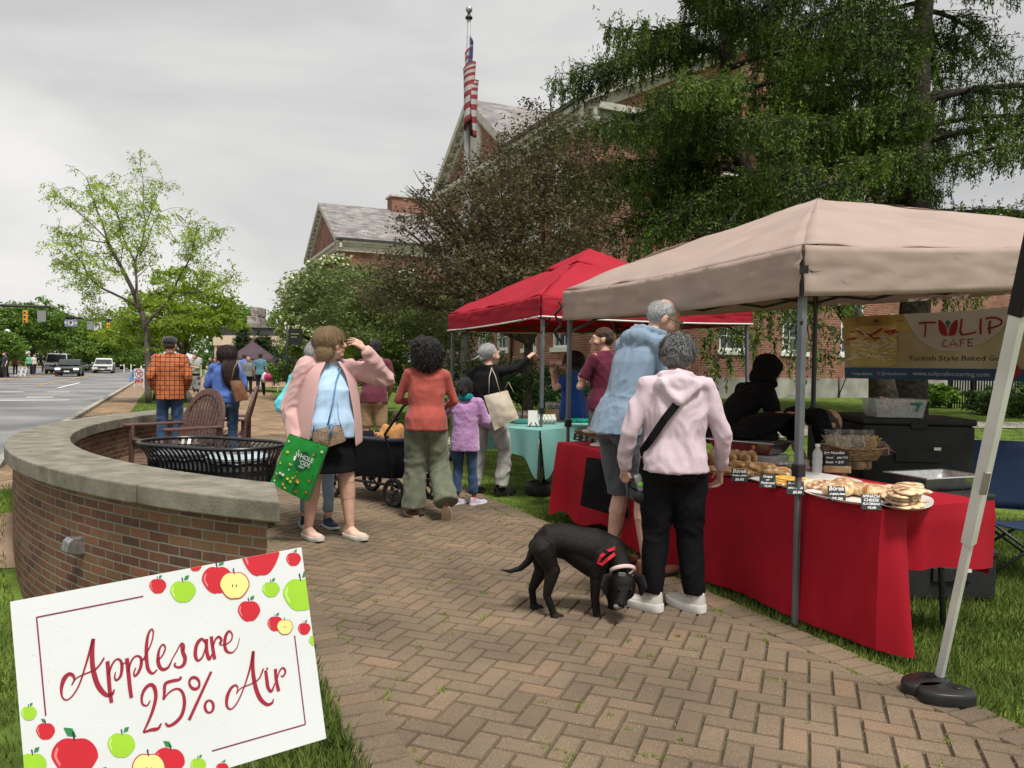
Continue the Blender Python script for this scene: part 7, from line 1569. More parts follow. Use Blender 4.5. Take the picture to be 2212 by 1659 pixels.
# 14 man in orange plaid flannel and flat cap
def plaid():
 m,nt,b=newmat('orange_plaid');L=nt.links;tc=nt.nodes.new('ShaderNodeTexCoord');sp=nt.nodes.new('ShaderNodeSeparateXYZ');L.new(tc.outputs['Object'],sp.inputs[0])
 def M(op,a,b_=0):
  n=nt.nodes.new('ShaderNodeMath');n.operation=op
  for i,v in enumerate((a,b_)):
   if isinstance(v,(int,float)):n.inputs[i].default_value=v
   else:L.new(v,n.inputs[i])
  return n.outputs[0]
 def ln(c,per,w_,o=0):return M('LESS_THAN',M('FRACT',M('ADD',M('DIVIDE',c,per),100+o)),w_)
 x=sp.outputs[0];z=sp.outputs[2];a=M('MAXIMUM',ln(x,.066,.2),ln(z,.07,.2));b2=M('MAXIMUM',ln(x,.066,.07,.5),ln(z,.07,.07,.5))
 r=ramp(nt,[(0,(.52,.135,.035)),(1,(.035,.02,.02))]);L.new(M('MINIMUM',M('ADD',M('MULTIPLY',a,.92),M('MULTIPLY',b2,.45)),1),r.inputs[0]);L.new(r.outputs[0],b.inputs['Base Color']);b.inputs['Roughness'].default_value=.85;return m
def cap14(root,c,R,s):
 H(hm_brown,[((0,-.04,.0),(.079,.075,.06))],.009)(root,c,R,s)
 H(cm('charcoal_wool',(.035,.035,.036),sheen=.3),[((0,-.02,.062),(.094,.112,.062)),((0,.085,.05),(.07,.05,.014)),((0,-.05,.045),(.09,.075,.05))],.009,None,.002,3,'flat_cap')(root,c,R,s)
person('man in orange plaid flannel shirt, jeans and dark flat cap seen from behind',tuple(A(367,860,11.6).xy),.35,1.78,'fair',{'elL':(-.25,-.08,1.13),'wrL':(-.21,.08,.95),'elR':(.25,-.08,1.13),'wrR':(.21,.08,.95)},dict(m=plaid(),sleeve=.98,fit=.045,sr=(.082,.072,.058),hem=.80,collar=True,wr=.012,name='flannel_shirt'),dict(kind='long',m=m_den,r=(.095,.075,.065),fit=.01),cap14,(0,0,-.3),dict(u=m_bshoe,s=m_blk),1,.08,hands={'L':dict(curl=.8),'R':dict(curl=.8)})
# 15 long-haired woman in blue sweater with brown tote
m_cor=cm('cornflower_knit',(.075,.145,.42),sc=5);p15=tuple(A(487,860,10.7).xy)
person('woman with long dark hair in cornflower sweater and jeans seen from behind',p15,.2,1.64,'fair',{'elL':(-.25,.02,1.13),'wrL':(-.14,.22,1.12),'elR':(.26,.02,1.12),'wrR':(.18,.2,1.02),'anL':(-.09,0,.085),'anR':(.12,.0,.085)},dict(m=m_cor,sleeve=.97,fit=.03,sr=(.07,.06,.045),hem=.88,wr=.012,name='sweater'),dict(kind='long',m=m_den,r=(.1,.07,.055),wr=.01),H(hairm('long_dark_hair',(.022,.011,.010),(.06,.032,.028)),[((0,-.025,.035),(.09,.1,.09)),((0,-.085,-.06),(.105,.06,.13)),((0,-.135,-.2),(.125,.045,.15)),((.02,-.15,-.33),(.11,.04,.12))],.009,[dict(rad=(.09,.102,.095),n=1000,L_=.42,wd=.003,z0=0,ymax=.25,off=(0,-.03,.035)),dict(rad=(.115,.05,.2),n=500,L_=.18,wd=.003,z0=-.8,zmax=.3,ymax=.1,off=(0,-.15,-.22))]),(0,0,.55),dict(u=navyshoe,s=wsole),1,.12,female=True,hands={'L':dict(curl=.8),'R':dict(curl=.8)})
Yq=p15[1]-.22
plane_bag('shoulder_bag','brown leather shoulder bag with pale lining on the cornflower sweater','bag',[A(497,822,Yq),A(524,822,Yq+.1),A(538,862,Yq+.1),A(510,867,Yq)],.10,cm('tan_leather',(.16,.075,.035),rough=.5),[[A(500,822,Yq),A(506,795,Yq+.04),A(514,780,Yq+.1)],[A(520,822,Yq+.1),A(520,795,Yq+.1),A(515,780,Yq+.1)]],cm('tan_strap',(.40,.26,.17)),.03)
# farther people ---------------------------------------------------
def far(label,px,Y,yaw,h,c,cb,hr,sk='fair',sleeve=.4,kind='long',hm=hm_brown,J=None,z=None):
 return person(label,tuple(A(px,860,Y).xy),yaw,h,sk,J,dict(m=cm('cloth%.2f%.2f%.2f'%c,c),sleeve=sleeve,fit=.025),dict(kind=kind,m=cm('cloth%.2f%.2f%.2f'%cb,cb)),H(hm,hr or h_short,.014),(0,0,0),None,0,.05,face=False,z=z)
bg=(.02,.02,.025)
far('man in grey t-shirt and black trousers looking down at his phone',423,33,2.6,1.76,(.34,.36,.31),bg,None,J={'elL':(-.24,.05,1.1),'wrL':(-.06,.26,1.15),'elR':(.24,.05,1.1),'wrR':(.06,.26,1.15),'hed':(0,.06,1.57)})
far('person in grey hoodie and tan cap walking away up the path',536,32,.1,1.62,(.20,.21,.21),bg,None,sleeve=.97,hm=cm('tan_cap',(.45,.3,.2)))
far('man in teal t-shirt and navy trousers carrying bags up the path',562,31,-.05,1.80,(.10,.25,.30),(.02,.03,.06),None,J={'anL':(-.1,-.1,.1),'anR':(.1,.15,.09)})
far('man in periwinkle shirt half hidden by the grey hoodie',527,34.5,.1,1.78,(.15,.21,.50),(.1,.1,.12),None)
far('person in sandy top with fair hair beyond the cornflower sweater',515,38,.4,1.6,(.35,.3,.22),bg,None,hm=hm_blond)
far('woman in black dress and long dark hair by the white canopy',456,38,2.5,1.66,bg,(.03,.03,.03),[((0,-.025,.035),(.09,.1,.09)),((0,-.07,-.12),(.1,.06,.16))],hm=hm_black)
far('woman in red floral top by the ice cream shop',465,40,2.9,1.62,(.38,.10,.12),(.03,.03,.04),[((0,-.025,.035),(.09,.1,.09)),((0,-.07,-.1),(.1,.06,.14))],hm=hm_brown)
far('bald man in white shirt near the shop window',477,43,2.7,1.74,(.6,.6,.6),bg,[((0,-.05,0),(.07,.06,.05))])
far('child in grey dress carrying a pale bag near the white canopy',448,34,2.9,1.25,(.36,.4,.3),(.4,.36,.3),None,kind='short')
far('person in dark top under the white canopy',403,38,2.8,1.62,(.04,.045,.07),bg,None,hm=hm_black)
far('person in red jacket beyond the dark conifers',596,44,.3,1.66,(.35,.04,.06),bg,None)
for k,(px,Y,c,lb)in enumerate(((11,50,(.02,.03,.07),'person in dark navy coat standing at the far left kerb'),(63,66,(.12,.42,.25),'person in green shirt on the far pavement'),(74,66,(.6,.6,.58),'person in white shirt on the far pavement'),(92,70,bg,'person in black on the far pavement by the shopfronts'),(33,60,(.35,.08,.1),'person in red on the far pavement at left'))):
 far(lb,px,Y,2.5+k,1.72,c,(.03,.03,.05),None,z=.12)
m=MB();m.loft([((0,0,0),.10,.07),((0,0,.15),.16,.10),((0,0,.3),.12,.05),((0,0,.42),.02,.02)],14);q=A(572,822,30.8);o=put('plastic_bag',m,cm('white_film',(.62,.66,.6),rough=.4),None);o.location=(q.x,q.y,.62);tag(o,'white plastic bag carried by the man in teal','bag')
m=MB();m.loft([((0,0,0),.14,.08),((0,0,.2),.16,.08),((0,0,.3),.06,.03)],14);q=A(579,822,30.7);o=put('plastic_bag',m,cm('hot_pink_film',(.7,.05,.22),rough=.4),None);o.location=(q.x,q.y,.70);tag(o,'hot pink bag carried by the man in teal','bag')
# ================================================================= DOG
m_dog=mat('black_coat',(.004,.0037,.0035),.5,.4,4,.5,170,c2=(.013,.0095,.0075),spec=.2,stretch=(1,1,2));Yd=4.42
dog=thing('dog','black dog in red harness sniffing the pavers, head lowered','dog',A(1240,1330,Yd).xy.to_3d());O=dog.location.copy()
def D(x,y,Y=Yd):return A(x,y,Y)-O
b=MB();C=b.cap
b.tube([D(1162,1178),D(1185,1166),D(1215,1165),D(1250,1174),D(1282,1182),D(1306,1190),D(1322,1196)],[.06,.092,.092,.098,.112,.106,.08],22,flat=1.0)
b.tube([D(1196,1176),D(1225,1180),D(1255,1196),D(1283,1212),D(1305,1216)],[.07,.078,.09,.098,.08],20)
b.tube([D(1300,1184),D(1323,1190,Yd-.02),D(1338,1212,Yd-.05),D(1347,1236,Yd-.09)],[.10,.085,.066,.056],18)
for Yo,hp,st_,hk,pw,kn in((-.075,(1172,1186),(1194,1232),(1181,1286),(1197,1336),0),(.075,(1166,1184),(1170,1230),(1149,1273),(1153,1316),1)):
 Y=Yd+Yo;C(D(*hp,Y),D(*st_,Y),.072,.040);C(D(*st_,Y),D(*hk,Y),.046,.024);C(D(*hk,Y),D(pw[0],pw[1]-8,Y),.023,.021);
 p=D(pw[0]+1,pw[1],Y);b.ell(p+V3((.014,-.004,.008)),(.046,.029,.024))
 for t in(-.014,-.005,.005,.014):b.ell(p+V3((.037,t,-.002)),(.013,.0075,.011))
for Yo,sh_,el_,kn_,pw in((-.07,(1300,1200),(1288,1240),(1285,1290),(1290,1343)),(.075,(1312,1200),(1314,1240),(1317,1284),(1322,1312))):
 Y=Yd+Yo;C(D(*sh_,Y),D(*el_,Y),.060,.042);C(D(*el_,Y),D(*kn_,Y),.038,.027);C(D(*kn_,Y),D(pw[0],pw[1]-8,Y),.026,.023)
 p=D(pw[0]+1,pw[1],Y);b.ell(p+V3((.014,-.004,.008)),(.048,.031,.025))
 for t in(-.014,-.005,.005,.014):b.ell(p+V3((.041,t,-.002)),(.013,.0075,.011))
b.tube([D(1160,1172),D(1150,1192,Yd+.02),D(1142,1212),D(1124,1228),D(1102,1234),D(1080,1231)],[.032,.027,.023,.018,.013,.005],12)
hc=D(1346,1262,Yd-.13);mz=D(1340,1301,Yd-.20)
b.ell(hc,(.074,.066,.068));b.ell(hc+V3((0,-.02,-.03)),(.066,.056,.056));C(hc.lerp(mz,.25),mz,.052,.036);b.ell(mz+V3((0,-.004,-.005)),(.040,.036,.030))
for x in(-1,1):b.ell(hc+V3((x*.026,-.048,-.004)),(.018,.014,.012))
me=fuse(b,.0068,6);me.materials.append(m_dog);put('body',me,None,dog)
for x in(-1,1):
 m=MB();e0=hc+V3((x*.058,.005,.046));m.tube([e0,e0+V3((x*.036,-.012,-.012)),e0+V3((x*.050,-.024,-.056)),e0+V3((x*.038,-.03,-.105))],[.024,.036,.034,.010],12,flat=.30,up=V3((0,1,.2)));put('ear',fuse(m,.006,2),m_dog,dog)
 m=MB();m.ell(hc+V3((x*.033,-.071,-.010)),.0095);put('eye',m,cm('dog_eye',(.02,.01,.006),rough=.1,bump=0),dog)
m=MB();m.ell(mz+V3((0,-.036,.0)),(.018,.013,.014));put('nose',m,cm('dog_nose',(.008,.008,.009),rough=.25,bump=.1),dog)
m=MB();m.ell(mz+V3((-.014,-.022,-.017)),(.027,.019,.016));m.ell(mz+V3((.014,-.018,-.014)),(.018,.014,.012));put('grey_muzzle',m,cm('grey_fur',(.10,.095,.09),c2=(.22,.21,.20)),dog)
m_hrn=cm('red_webbing',(.55,.012,.03),rough=.5,bump=.3);hn=MB()
def band(mb,pts,wd,th=.004,nrm=V3((0,-1,.15))):
 rs=[]
 for i,p in enumerate(pts):d=(pts[min(i+1,len(pts)-1)]-pts[max(i-1,0)]).normalized();w_=d.cross(nrm).normalized()*wd/2;rs.append([p+w_,p-w_,p-w_+nrm*th,p+w_+nrm*th])
 mb.rings(rs)
Yh=Yd-.128
band(hn,[D(1328,1184,Yd-.09),D(1312,1190,Yh),D(1298,1202,Yh-.01),D(1292,1216,Yh),D(1300,1219,Yh),D(1313,1208,Yh-.01),D(1328,1196,Yd-.11)],.017);band(hn,[D(1328,1183,Yd-.09),D(1318,1177,Yd-.06),D(1314,1172,Yd)],.018)
put('harness',hn,m_hrn,dog,smooth=False)
m=MB();m.box(D(1308,1191,Yh-.006),(.034,.01,.022),Matrix.Rotation(.6,3,'Y'));put('buckle',m,m_blk,dog,smooth=False,bevel=.004)
m=MB();r0=D(1345,1233,Yd-.085);ax_=(hc-D(1338,1212,Yd-.05)).normalized();X_=ax_.orthogonal().normalized();Y_=ax_.cross(X_)
m.rings([[r0+(X_*math.cos(a)+Y_*math.sin(a))*.074+ax_*z for a in np.linspace(0,2*PI,25)[:-1]]for z in(-.011,.011)],caps=False);o=put('collar',m,cm('pale_pink_collar',(.60,.42,.40)),dog);o.modifiers.new('s','SOLIDIFY').thickness=.004
m=MB();m.box(r0+V3((-.015,-.078,.0)),(.04,.012,.022));put('collar_buckle',m,cm('grey_buckle',(.12,.12,.12)),dog,smooth=False,bevel=.003)
# ================================================================= WAGON STROLLER
sc=G(826,1078);t=thing('wagon_stroller','charcoal wagon stroller with black frame pushed by the woman in the coral top','stroller',(sc.x,sc.y,0),.95);m_chs=cm('charcoal_shell',(.022,.023,.027),bump=.4,sc=5);m_fr=mat('black_frame',(.015,.015,.017),.35,.1,metal=.4)
m=MB();rg=lambda a,b_,z,y=0:[(a*math.copysign(abs(math.cos(q))**.5,math.cos(q)),y+b_*math.copysign(abs(math.sin(q))**.5,math.sin(q)),z)for q in[2*PI*k/40 for k in range(40)]]
m.rings([rg(.24,.38,.27),rg(.26,.41,.30),rg(.275,.44,.60),rg(.285,.45,.66),rg(.27,.43,.66),rg(.25,.4,.34)]);put('basket',m,m_chs,t,auto=50);m=MB();m.tube([V3(q)for q in rg(.285,.45,.665)],.022,8,closed=True);put('bumper',m,cm('navy_trim',(.03,.04,.07)),t)
fr=MB()
for x in(-.27,.27):fr.tube([(x,-.5,.22),(x,.5,.22)],.014,8);fr.tube([(x,-.40,.14),(x*1.03,-.42,.5),(x*1.02,-.30,.72),(x,-.55,1.02),(x*.8,-.62,1.06)],.014,8)
fr.tube([(-.22,-.62,1.06),(.22,-.62,1.06)],.019,8);fr.tube([(-.27,-.45,.2),(.27,-.45,.2)],.012,8);fr.tube([(-.27,.45,.2),(.27,.45,.2)],.012,8);put('frame',fr,m_fr,t)
for x in(-.29,.29):
 for y,r in((-.45,.15),(.46,.15)):
  wl=MB();wl.tube([(x,y+(r-.022)*math.cos(a),r+(r-.022)*math.sin(a))for a in np.linspace(0,2*PI,28)[:-1]],.022,8,closed=True);w_=put('wheel',wl,m_blk,t);s_=MB()
  for k in range(5):a=2*PI*k/5;s_.bar((x,y,r),(x,y+(r-.03)*math.cos(a),r+(r-.03)*math.sin(a)),.02,.012)
  s_.cap((x-.025,y,r),(x+.025,y,r),.028,.028);s_.tube([(x,y+(r-.045)*math.cos(a),r+(r-.045)*math.sin(a))for a in np.linspace(0,2*PI,24)[:-1]],.008,6,closed=True);put('hub',s_,cm('grey_rim',(.07,.07,.075),rough=.4),w_)
m=MB();m.ell((0,.1,.66),(.2,.25,.06));me=fuse(m,.012,2,wr=.01);put('liner',me,m_blk2,t)
MB_=Matrix.Translation((sc.x,sc.y,0))@Matrix.Rotation(.95,4,'Z');bp=MB_@V3((.03,-.1,0))
person('baby in tan knitted sleeves sitting in the stroller',(bp.x,bp.y),.6,.78,'tan',{'elL':(-.28,-.05,1.15),'wrL':(-.50,-.2,1.3),'knL':(-.12,.35,.9),'knR':(.12,.35,.9),'anL':(-.14,.6,.86),'anR':(.14,.6,.86),'hed':(.1,.02,1.62)},dict(m=cm('tan_knit',(.45,.22,.08),bump=.8,bsc=60),sleeve=.94,fit=.04,sr=(.11,.1,.08),hem=.8),dict(kind='long',m=cm('blush_cotton',(.6,.42,.40)),r=(.12,.09,.08)),H(hm_brown,h_short,.012),(0,0,-.3),None,1,.3,z=.12)
# ================================================================= PLANTS
m_bark=mat('bark_grey',(.10,.085,.065),.9,.35,9,.8,40,stretch=(1,1,.3),c2=(.20,.17,.13));m_barkl=mat('locust_bark',(.07,.058,.045),.9,.35,9,.8,40,stretch=(1,1,.3),c2=(.15,.125,.10));m_barkd=mat('bark_dark',(.035,.027,.02),.9,.35,9,.8,30,c2=(.09,.07,.055))
def leaves(P,size,wd,droop=.3,nrm=None,jit=1.0):
 """one pointed leaf (4-gon) at each point; returns (k,4,3)"""
 n=len(P);d=rng.normal(size=(n,3));d[:,2]=d[:,2]*.6-droop;d/=np.linalg.norm(d,axis=1)[:,None]
 u=rng.normal(size=(n,3))*jit+np.array([0,0,1.2]);s=np.cross(d,u);s/=np.linalg.norm(s,axis=1)[:,None]+1e-9
 L=(size*(.6+.8*rng.random(n)))[:,None];Wd=L*wd/2
 return np.stack([P,P+d*L*.5+s*Wd,P+d*L,P+d*L*.5-s*Wd],1)
def clumps(blobs,n,cl=.35,shell=.55):
 """points in sub-clumps spread through ellipsoids (centre, rx, ry, rz)"""
 out=[];vol=sum(b[1]*b[2]*b[3]for b in blobs)
 for c,rx,ry,rz in blobs:
  k=int(n*rx*ry*rz/vol);nc=max(4,int(k/55));d=rng.normal(size=(nc,3));d/=np.linalg.norm(d,axis=1)[:,None]
  cc=d*(shell+(1.08-shell)*rng.random(nc)**.6)[:,None]*np.array([rx,ry,rz]);i=rng.integers(0,nc,k);rad=cl*min(rx,rz,2.2)
  out.append(np.array(c)+cc[i]+rng.normal(size=(k,3))*np.array([rad,rad,rad*.42])*.5)
 return np.concatenate(out)
def limbs(mb,base,tips,r0,sag=.0,n=7,wig=.25):
 for t,b,r in tips:
  b=Vector(b);t=Vector(t);L=(t-b).length;pts=[]
  for k in range(n+1):
   f=k/n;p=b.lerp(t,f)+Vector((mn.noise(b+t*.3+Vector((f*3,0,0))),mn.noise(t+Vector((0,f*3,0))),.6*math.sin(f*PI)*.5))*wig*L*.3;pts.append(p)
  mb.tube(pts,[max(.006,r*(1-.85*k/n))for k in range(n+1)],7)
def tree(label,px,Y,blobs,n,lm,size,wd=.5,tr=.12,bark=None,name='tree',group=None,cat='tree',cl=.35,shell=.5,nl=10,base=None,droop=.3,fl=None):
 b=Vector(base)if base else A(px,860,Y);z0=T(b.x,b.y);t=thing(name,label,cat,(b.x,b.y,z0),0,group);O_=np.array([b.x,b.y,z0])
 B=[(np.array(A(q[0],q[1],q[2]))-O_,*q[3:])for q in blobs];P=clumps(B,n,cl,shell);quads('foliage',leaves(P,size,wd,droop),lm,t)
 tips=[];fz=min(q[0][2]-q[3]for q in B);fork=Vector((0,0,max(.3,fz*.8+.2)))
 for q in B:
  c=Vector(q[0]);tips.append((c,fork,tr*.6))
  for k in range(max(2,nl//len(B))):d=Vector(rng.normal(size=3));d.normalize();tips.append((c+Vector((d.x*q[1],d.y*q[2],d.z*q[3]))*.92,c.lerp(fork,.35),tr*.3))
 if tr:m=MB();m.tube([(0,0,-.05),(0,0,fork.z*.5),fork],[tr*1.25,tr,tr*.85],10);limbs(m,fork,tips,tr);put('trunk',m,bark or m_bark,t)
 if fl:Q=P[rng.integers(0,len(P),fl[0])]+np.array([0,0,.05]);quads('blossom',leaves(Q,fl[1],.8,-.2),fl[2],t)
 return t
# young honey locust behind the seat wall, its limbs traced
ly=leafmat('locust_leaf',(.15,.24,.02),(.42,.56,.08),.45,.5,2);YT=17.0
TZm=lambda x,y,dy=0:A(86.7+x*.2719,329.6+y*.2719,YT+dy)
bs=A(321,872,YT);t=thing('tree','slender young locust tree with airy light green leaves behind the seat wall','tree',(bs.x,bs.y,0));O_=Vector((bs.x,bs.y,0));mb=MB();LP=[]
br=[([(860,1990),(855,1659),(847,1450),(830,1340),(790,1240),(740,1100),(680,980),(640,900),(600,830),(545,720),(500,580),(440,430),(405,320),(370,200)],.095,.25),([(790,1240),(700,1180),(560,1110),(480,1070),(390,990),(350,910),(290,820),(240,740),(150,690)],.05,-.5),([(390,990),(250,930),(160,880),(90,860)],.025,-.2),([(390,990),(330,1040),(230,1020)],.02,.3),([(790,1260),(768,1120),(765,1000),(755,870),(800,740),(835,580),(820,440),(818,240),(790,60)],.055,.5),([(755,870),(690,740),(640,620),(620,500),(560,420),(500,310),(560,230)],.035,-.3),([(835,580),(880,470),(930,350),(975,200)],.026,.3),([(790,820),(850,720),(900,560),(960,470)],.024,-.5),([(700,470),(640,570),(560,560)],.015,.1),([(815,520),(740,430),(650,300)],.018,.3),([(838,1370),(900,1300),(980,1220),(1050,1120),(1100,1000),(1170,880),(1210,780),(1230,660),(1260,540)],.055,-.3),([(1210,780),(1195,620),(1150,540)],.02,.2),([(1210,780),(1340,700),(1430,640)],.022,-.2),([(1020,1170),(1150,1130),(1250,1080),(1290,950),(1310,850)],.028,.4),([(1150,1130),(1370,1080),(1480,1030),(1540,960)],.026,-.5),([(1130,740),(1195,780),(1060,700)],.014,0),([(530,690),(400,560),(270,450),(180,380),(100,300)],.028,.4),([(545,720),(360,690),(230,650),(140,640)],.024,-.4),([(560,1110),(400,1130),(350,1150)],.014,.2),([(600,830),(480,800),(400,840)],.016,.4),([(660,940),(540,940),(470,920)],.016,-.4),([(760,1000),(860,900),(880,800)],.02,.5),([(825,1390),(640,1310),(450,1290),(370,1250)],.018,.3),([(1000,1215),(1080,1330),(1200,1290)],.016,.4),([(845,1480),(960,1560),(1010,1700)],.014,.2),([(640,900),(660,760),(740,640)],.016,-.4)]
for pts,r,dy in br:
 P=bez(pts,4);n=len(P);W_=[TZm(p[0],p[1],dy*i/n*2.2)-O_ for i,p in enumerate(P)];mb.tube(W_,[max(.005,r*(.62 if r<.09 else .78)*(1-.9*i/n))for i in range(n)],7)
 for i in range(n//3 if r<.06 else n//2,n):
  if r>.09 and i<n*.62:continue
  for q in range(2):
   d=Vector((random.gauss(0,1),random.gauss(0,1),random.gauss(.2,.7))).normalized()*random.uniform(.15,.5);e=W_[i]+d;mb.tube([W_[i],W_[i]+d*.5+Vector((0,0,.04)),e],[.005,.004,.002],4)
   for k in range(5):
    b_=W_[i]+d*random.uniform(.3,1.1);rd_=Vector((random.gauss(0,1),random.gauss(0,1),random.uniform(-.5,.3))).normalized()*.16
    for g_ in range(7):LP.append(tuple(b_+rd_*(g_/6)+Vector((random.gauss(0,.012),random.gauss(0,.012),-.03*(g_/6)**2*3))))
put('trunk',mb,m_barkl,t);LP=np.array(LP);quads('foliage',leaves(LP,.066,.36,.8),ly,t)
lk=dict(size=.16,wd=.42)
tree('bushy yellow green locust beyond the young tree',395,27,[(300,725,27,1.5,1.6,.45),(360,690,26,1.5,1.5,.6),(420,655,27.5,1.5,1.3,.6),(445,690,27,1.2,1.6,.45),(330,650,27,.9,1.2,.4),(395,708,26,1.5,1.4,.35),(390,610,27,1.1,1,.5)],15000,leafmat('lime_leaf',(.10,.18,.015),(.29,.40,.045),.5,.5,1),tr=.10,cl=.5,**lk)
# crab apple with bronze leaves
lp=leafmat('bronze_leaf',(.032,.03,.016),(.125,.11,.05),.3,.5,1.2);LQ=leafmat('olive_leaf',(.055,.085,.022),(.17,.22,.07),.35,.5,1.5)
tree('spreading crab apple tree with bronze purple leaves behind the red canopy',1140,17,[(1100,410,17,1.3,1.8,1.0),(1010,510,16.8,1.5,1.9,.9),(1190,350,17.4,1.2,1.6,1.0),(1150,520,16.5,1.6,2.0,1.3),(1250,430,17,.9,1.4,1.4),(935,590,16.8,1.3,1.6,.8),(1060,620,16,1.9,2.0,.9),(920,430,17,.22,.5,.75),(900,400,17,.35,.5,.35),(965,450,17,.45,.7,.7),(1010,400,17,.5,.8,.55),(880,490,17,.3,.5,.3),(1170,265,17.5,.55,.8,.55),(850,630,17,1.0,1.3,.6),(1200,620,16,1.1,1.5,.9),(1080,290,17,.3,.5,.4)],46000,lp,.085,.42,.12,m_barkd,cl=.42,nl=70,shell=.25)
tree('olive green small tree drooping in front of the far wing',790,21,[(790,650,21,1.9,1.8,.9),(870,700,20,1.6,1.6,.8),(740,620,21.5,1.0,1.2,.6),(960,700,19.5,1.2,1.4,.7)],26000,LQ,.11,.42,.08,m_barkd,cl=.45)
tree('dogwood with pale blossom left of the olive tree',690,29,[(690,640,29,1.2,1.4,.9),(672,700,29,1.2,1.5,.7),(720,590,29.5,.9,1,.6),(668,745,29,.8,1.2,.5),(700,735,28,1.5,1.4,.6)],17000,leafmat('dogwood_leaf',(.09,.15,.035),(.26,.34,.10),.4),.17,.5,.08,cl=.45,fl=(3800,.15,mat('cream_bract',(.60,.60,.42),.7,.1)))
tree('bright lime green shrub behind the man in maroon',790,24,[(790,720,24,.85,.9,.75),(770,760,24,.9,.9,.6),(830,755,24,.7,.9,.5)],9000,leafmat('lime_shrub',(.16,.30,.01),(.40,.60,.04),.5),.13,.4,.04,name='shrub',cat='shrub')
for lb,px,Y,bl,n,c1,c2,sz,fl in(('lilac bush with pale pink blossom by the flagpole',1010,19.5,[(960,830,19.5,.8,.9,.6),(1020,810,19.5,1.1,.9,.65),(1085,815,19.5,.7,.8,.6)],9000,(.05,.10,.02),(.18,.28,.07),.08,(3600,.07,mat('lilac_bloom',(.55,.46,.46),.8,.15))),('dark green yew hedge behind the teal table',1130,17.5,[(1070,835,17.5,.8,.8,.5),(1140,825,17.5,.9,.8,.55),(1210,840,17.5,.8,.8,.45),(1330,850,18,1.2,.8,.4)],16000,(.018,.05,.012),(.07,.15,.035),.07,None),('bright green grassy hedge clump below the banner',2015,24,[(2000,850,24,.45,.5,.3),(2035,852,24,.45,.5,.27)],4500,(.06,.14,.02),(.20,.34,.05),.14,None),('leafy plants at the foot of the iron railing',2150,21,[(2110,868,21,.4,.5,.3),(2165,862,20,.5,.5,.4),(2215,850,19,.5,.5,.6)],4500,(.04,.09,.02),(.15,.24,.06),.12,None),('low round green shrub left of the brick pillar',625,30,[(640,805,30,.9,.8,.35),(600,800,32,.6,.8,.4)],4500,(.06,.13,.02),(.18,.30,.05),.09,None),('green shrub under the lime shrub',770,21,[(740,805,21,.8,.8,.4),(850,800,21,1.0,.8,.5),(800,790,22,.9,.8,.5)],9000,(.04,.09,.02),(.16,.26,.06),.09,None)):
 tree(lb,px,Y,bl,n,leafmat('shrub_leaf',c1,c2,.25),sz,.5,.03,name='shrub',cat='shrub',fl=fl,nl=4)
ld_=leafmat('dark_needles',(.012,.03,.012),(.05,.09,.03),.15)
for lb,px,Y,bl in(('dark upright conifer left of the purple canopy tent',520,40,[(524,755,40,.45,.45,.9),(526,730,40,.3,.3,.7)]),('dark upright conifer right of the purple canopy tent',570,39,[(568,770,39,.6,.6,1.1),(565,735,39,.35,.35,.7)]),('broad dark conifer at the end of the path',620,38,[(632,765,38,.8,1,1.3),(655,725,38,1.1,1,1.1),(600,790,37,.9,.8,.8)])):
 tree(lb,px,Y,bl,7000,ld_,.13,.3,.06,m_barkd,name='conifer',nl=4)
# street trees and far woods
lf=leafmat('street_tree_leaf',(.035,.085,.012),(.17,.29,.045),.35,.5,.35)
for lb,px,Y,bl in(('tall round green street tree nearest at the left across the street',70,72,[(70,700,72,3.2,3,1.9),(115,730,72,2.4,3,1.1),(20,705,72,2.6,3,1.6),(95,665,72,1.6,2,1.0)]),('small rounded street tree at the left edge',5,58,[(0,748,58,1.4,1.5,1.0)]),('second street tree behind the parking sign',165,88,[(170,730,88,3.6,3,2.4),(200,755,87,3,3,1.4),(150,715,88,2,2,1.5)]),('third street tree beyond the turn sign',225,102,[(230,730,102,4,3,2.8),(260,755,100,3,3,1.8)]),('fourth street tree at the bend of the street',280,122,[(285,735,122,4.6,4,3.2),(310,760,120,4,4,2.2)]),('round tree behind the stone chimney',508,95,[(505,690,95,2.4,3,1.8),(530,705,95,1.6,2,1.1),(485,700,95,2,2,1.4)]),('green tree right of the ice cream shop',650,70,[(640,700,70,2.4,3,1.6),(670,680,70,2,3,1.8),(610,715,70,2,2,1.1)])):
 tree(lb,px,Y,bl,15000,lf,.30 if Y>60 else .2,.5,.2,m_barkd,cl=.45,name='street_tree' if px<300 else 'tree',group=None)
o=quads('far_woods',leaves(clumps([(np.array(A(px,768,Y)),rx,6,rz)for px,Y,rx,rz in((330,150,9,4.2),(380,140,10,4),(430,150,9,4.5),(300,170,9,6),(560,120,9,4.5),(610,120,8,4.2),(250,190,12,6),(160,180,14,5.5),(60,150,12,4.5))],42000,.4,.3),.62,.6),leafmat('far_leaf',(.03,.06,.015),(.11,.19,.04),.3,.5,.1));tag(o,kind='stuff')
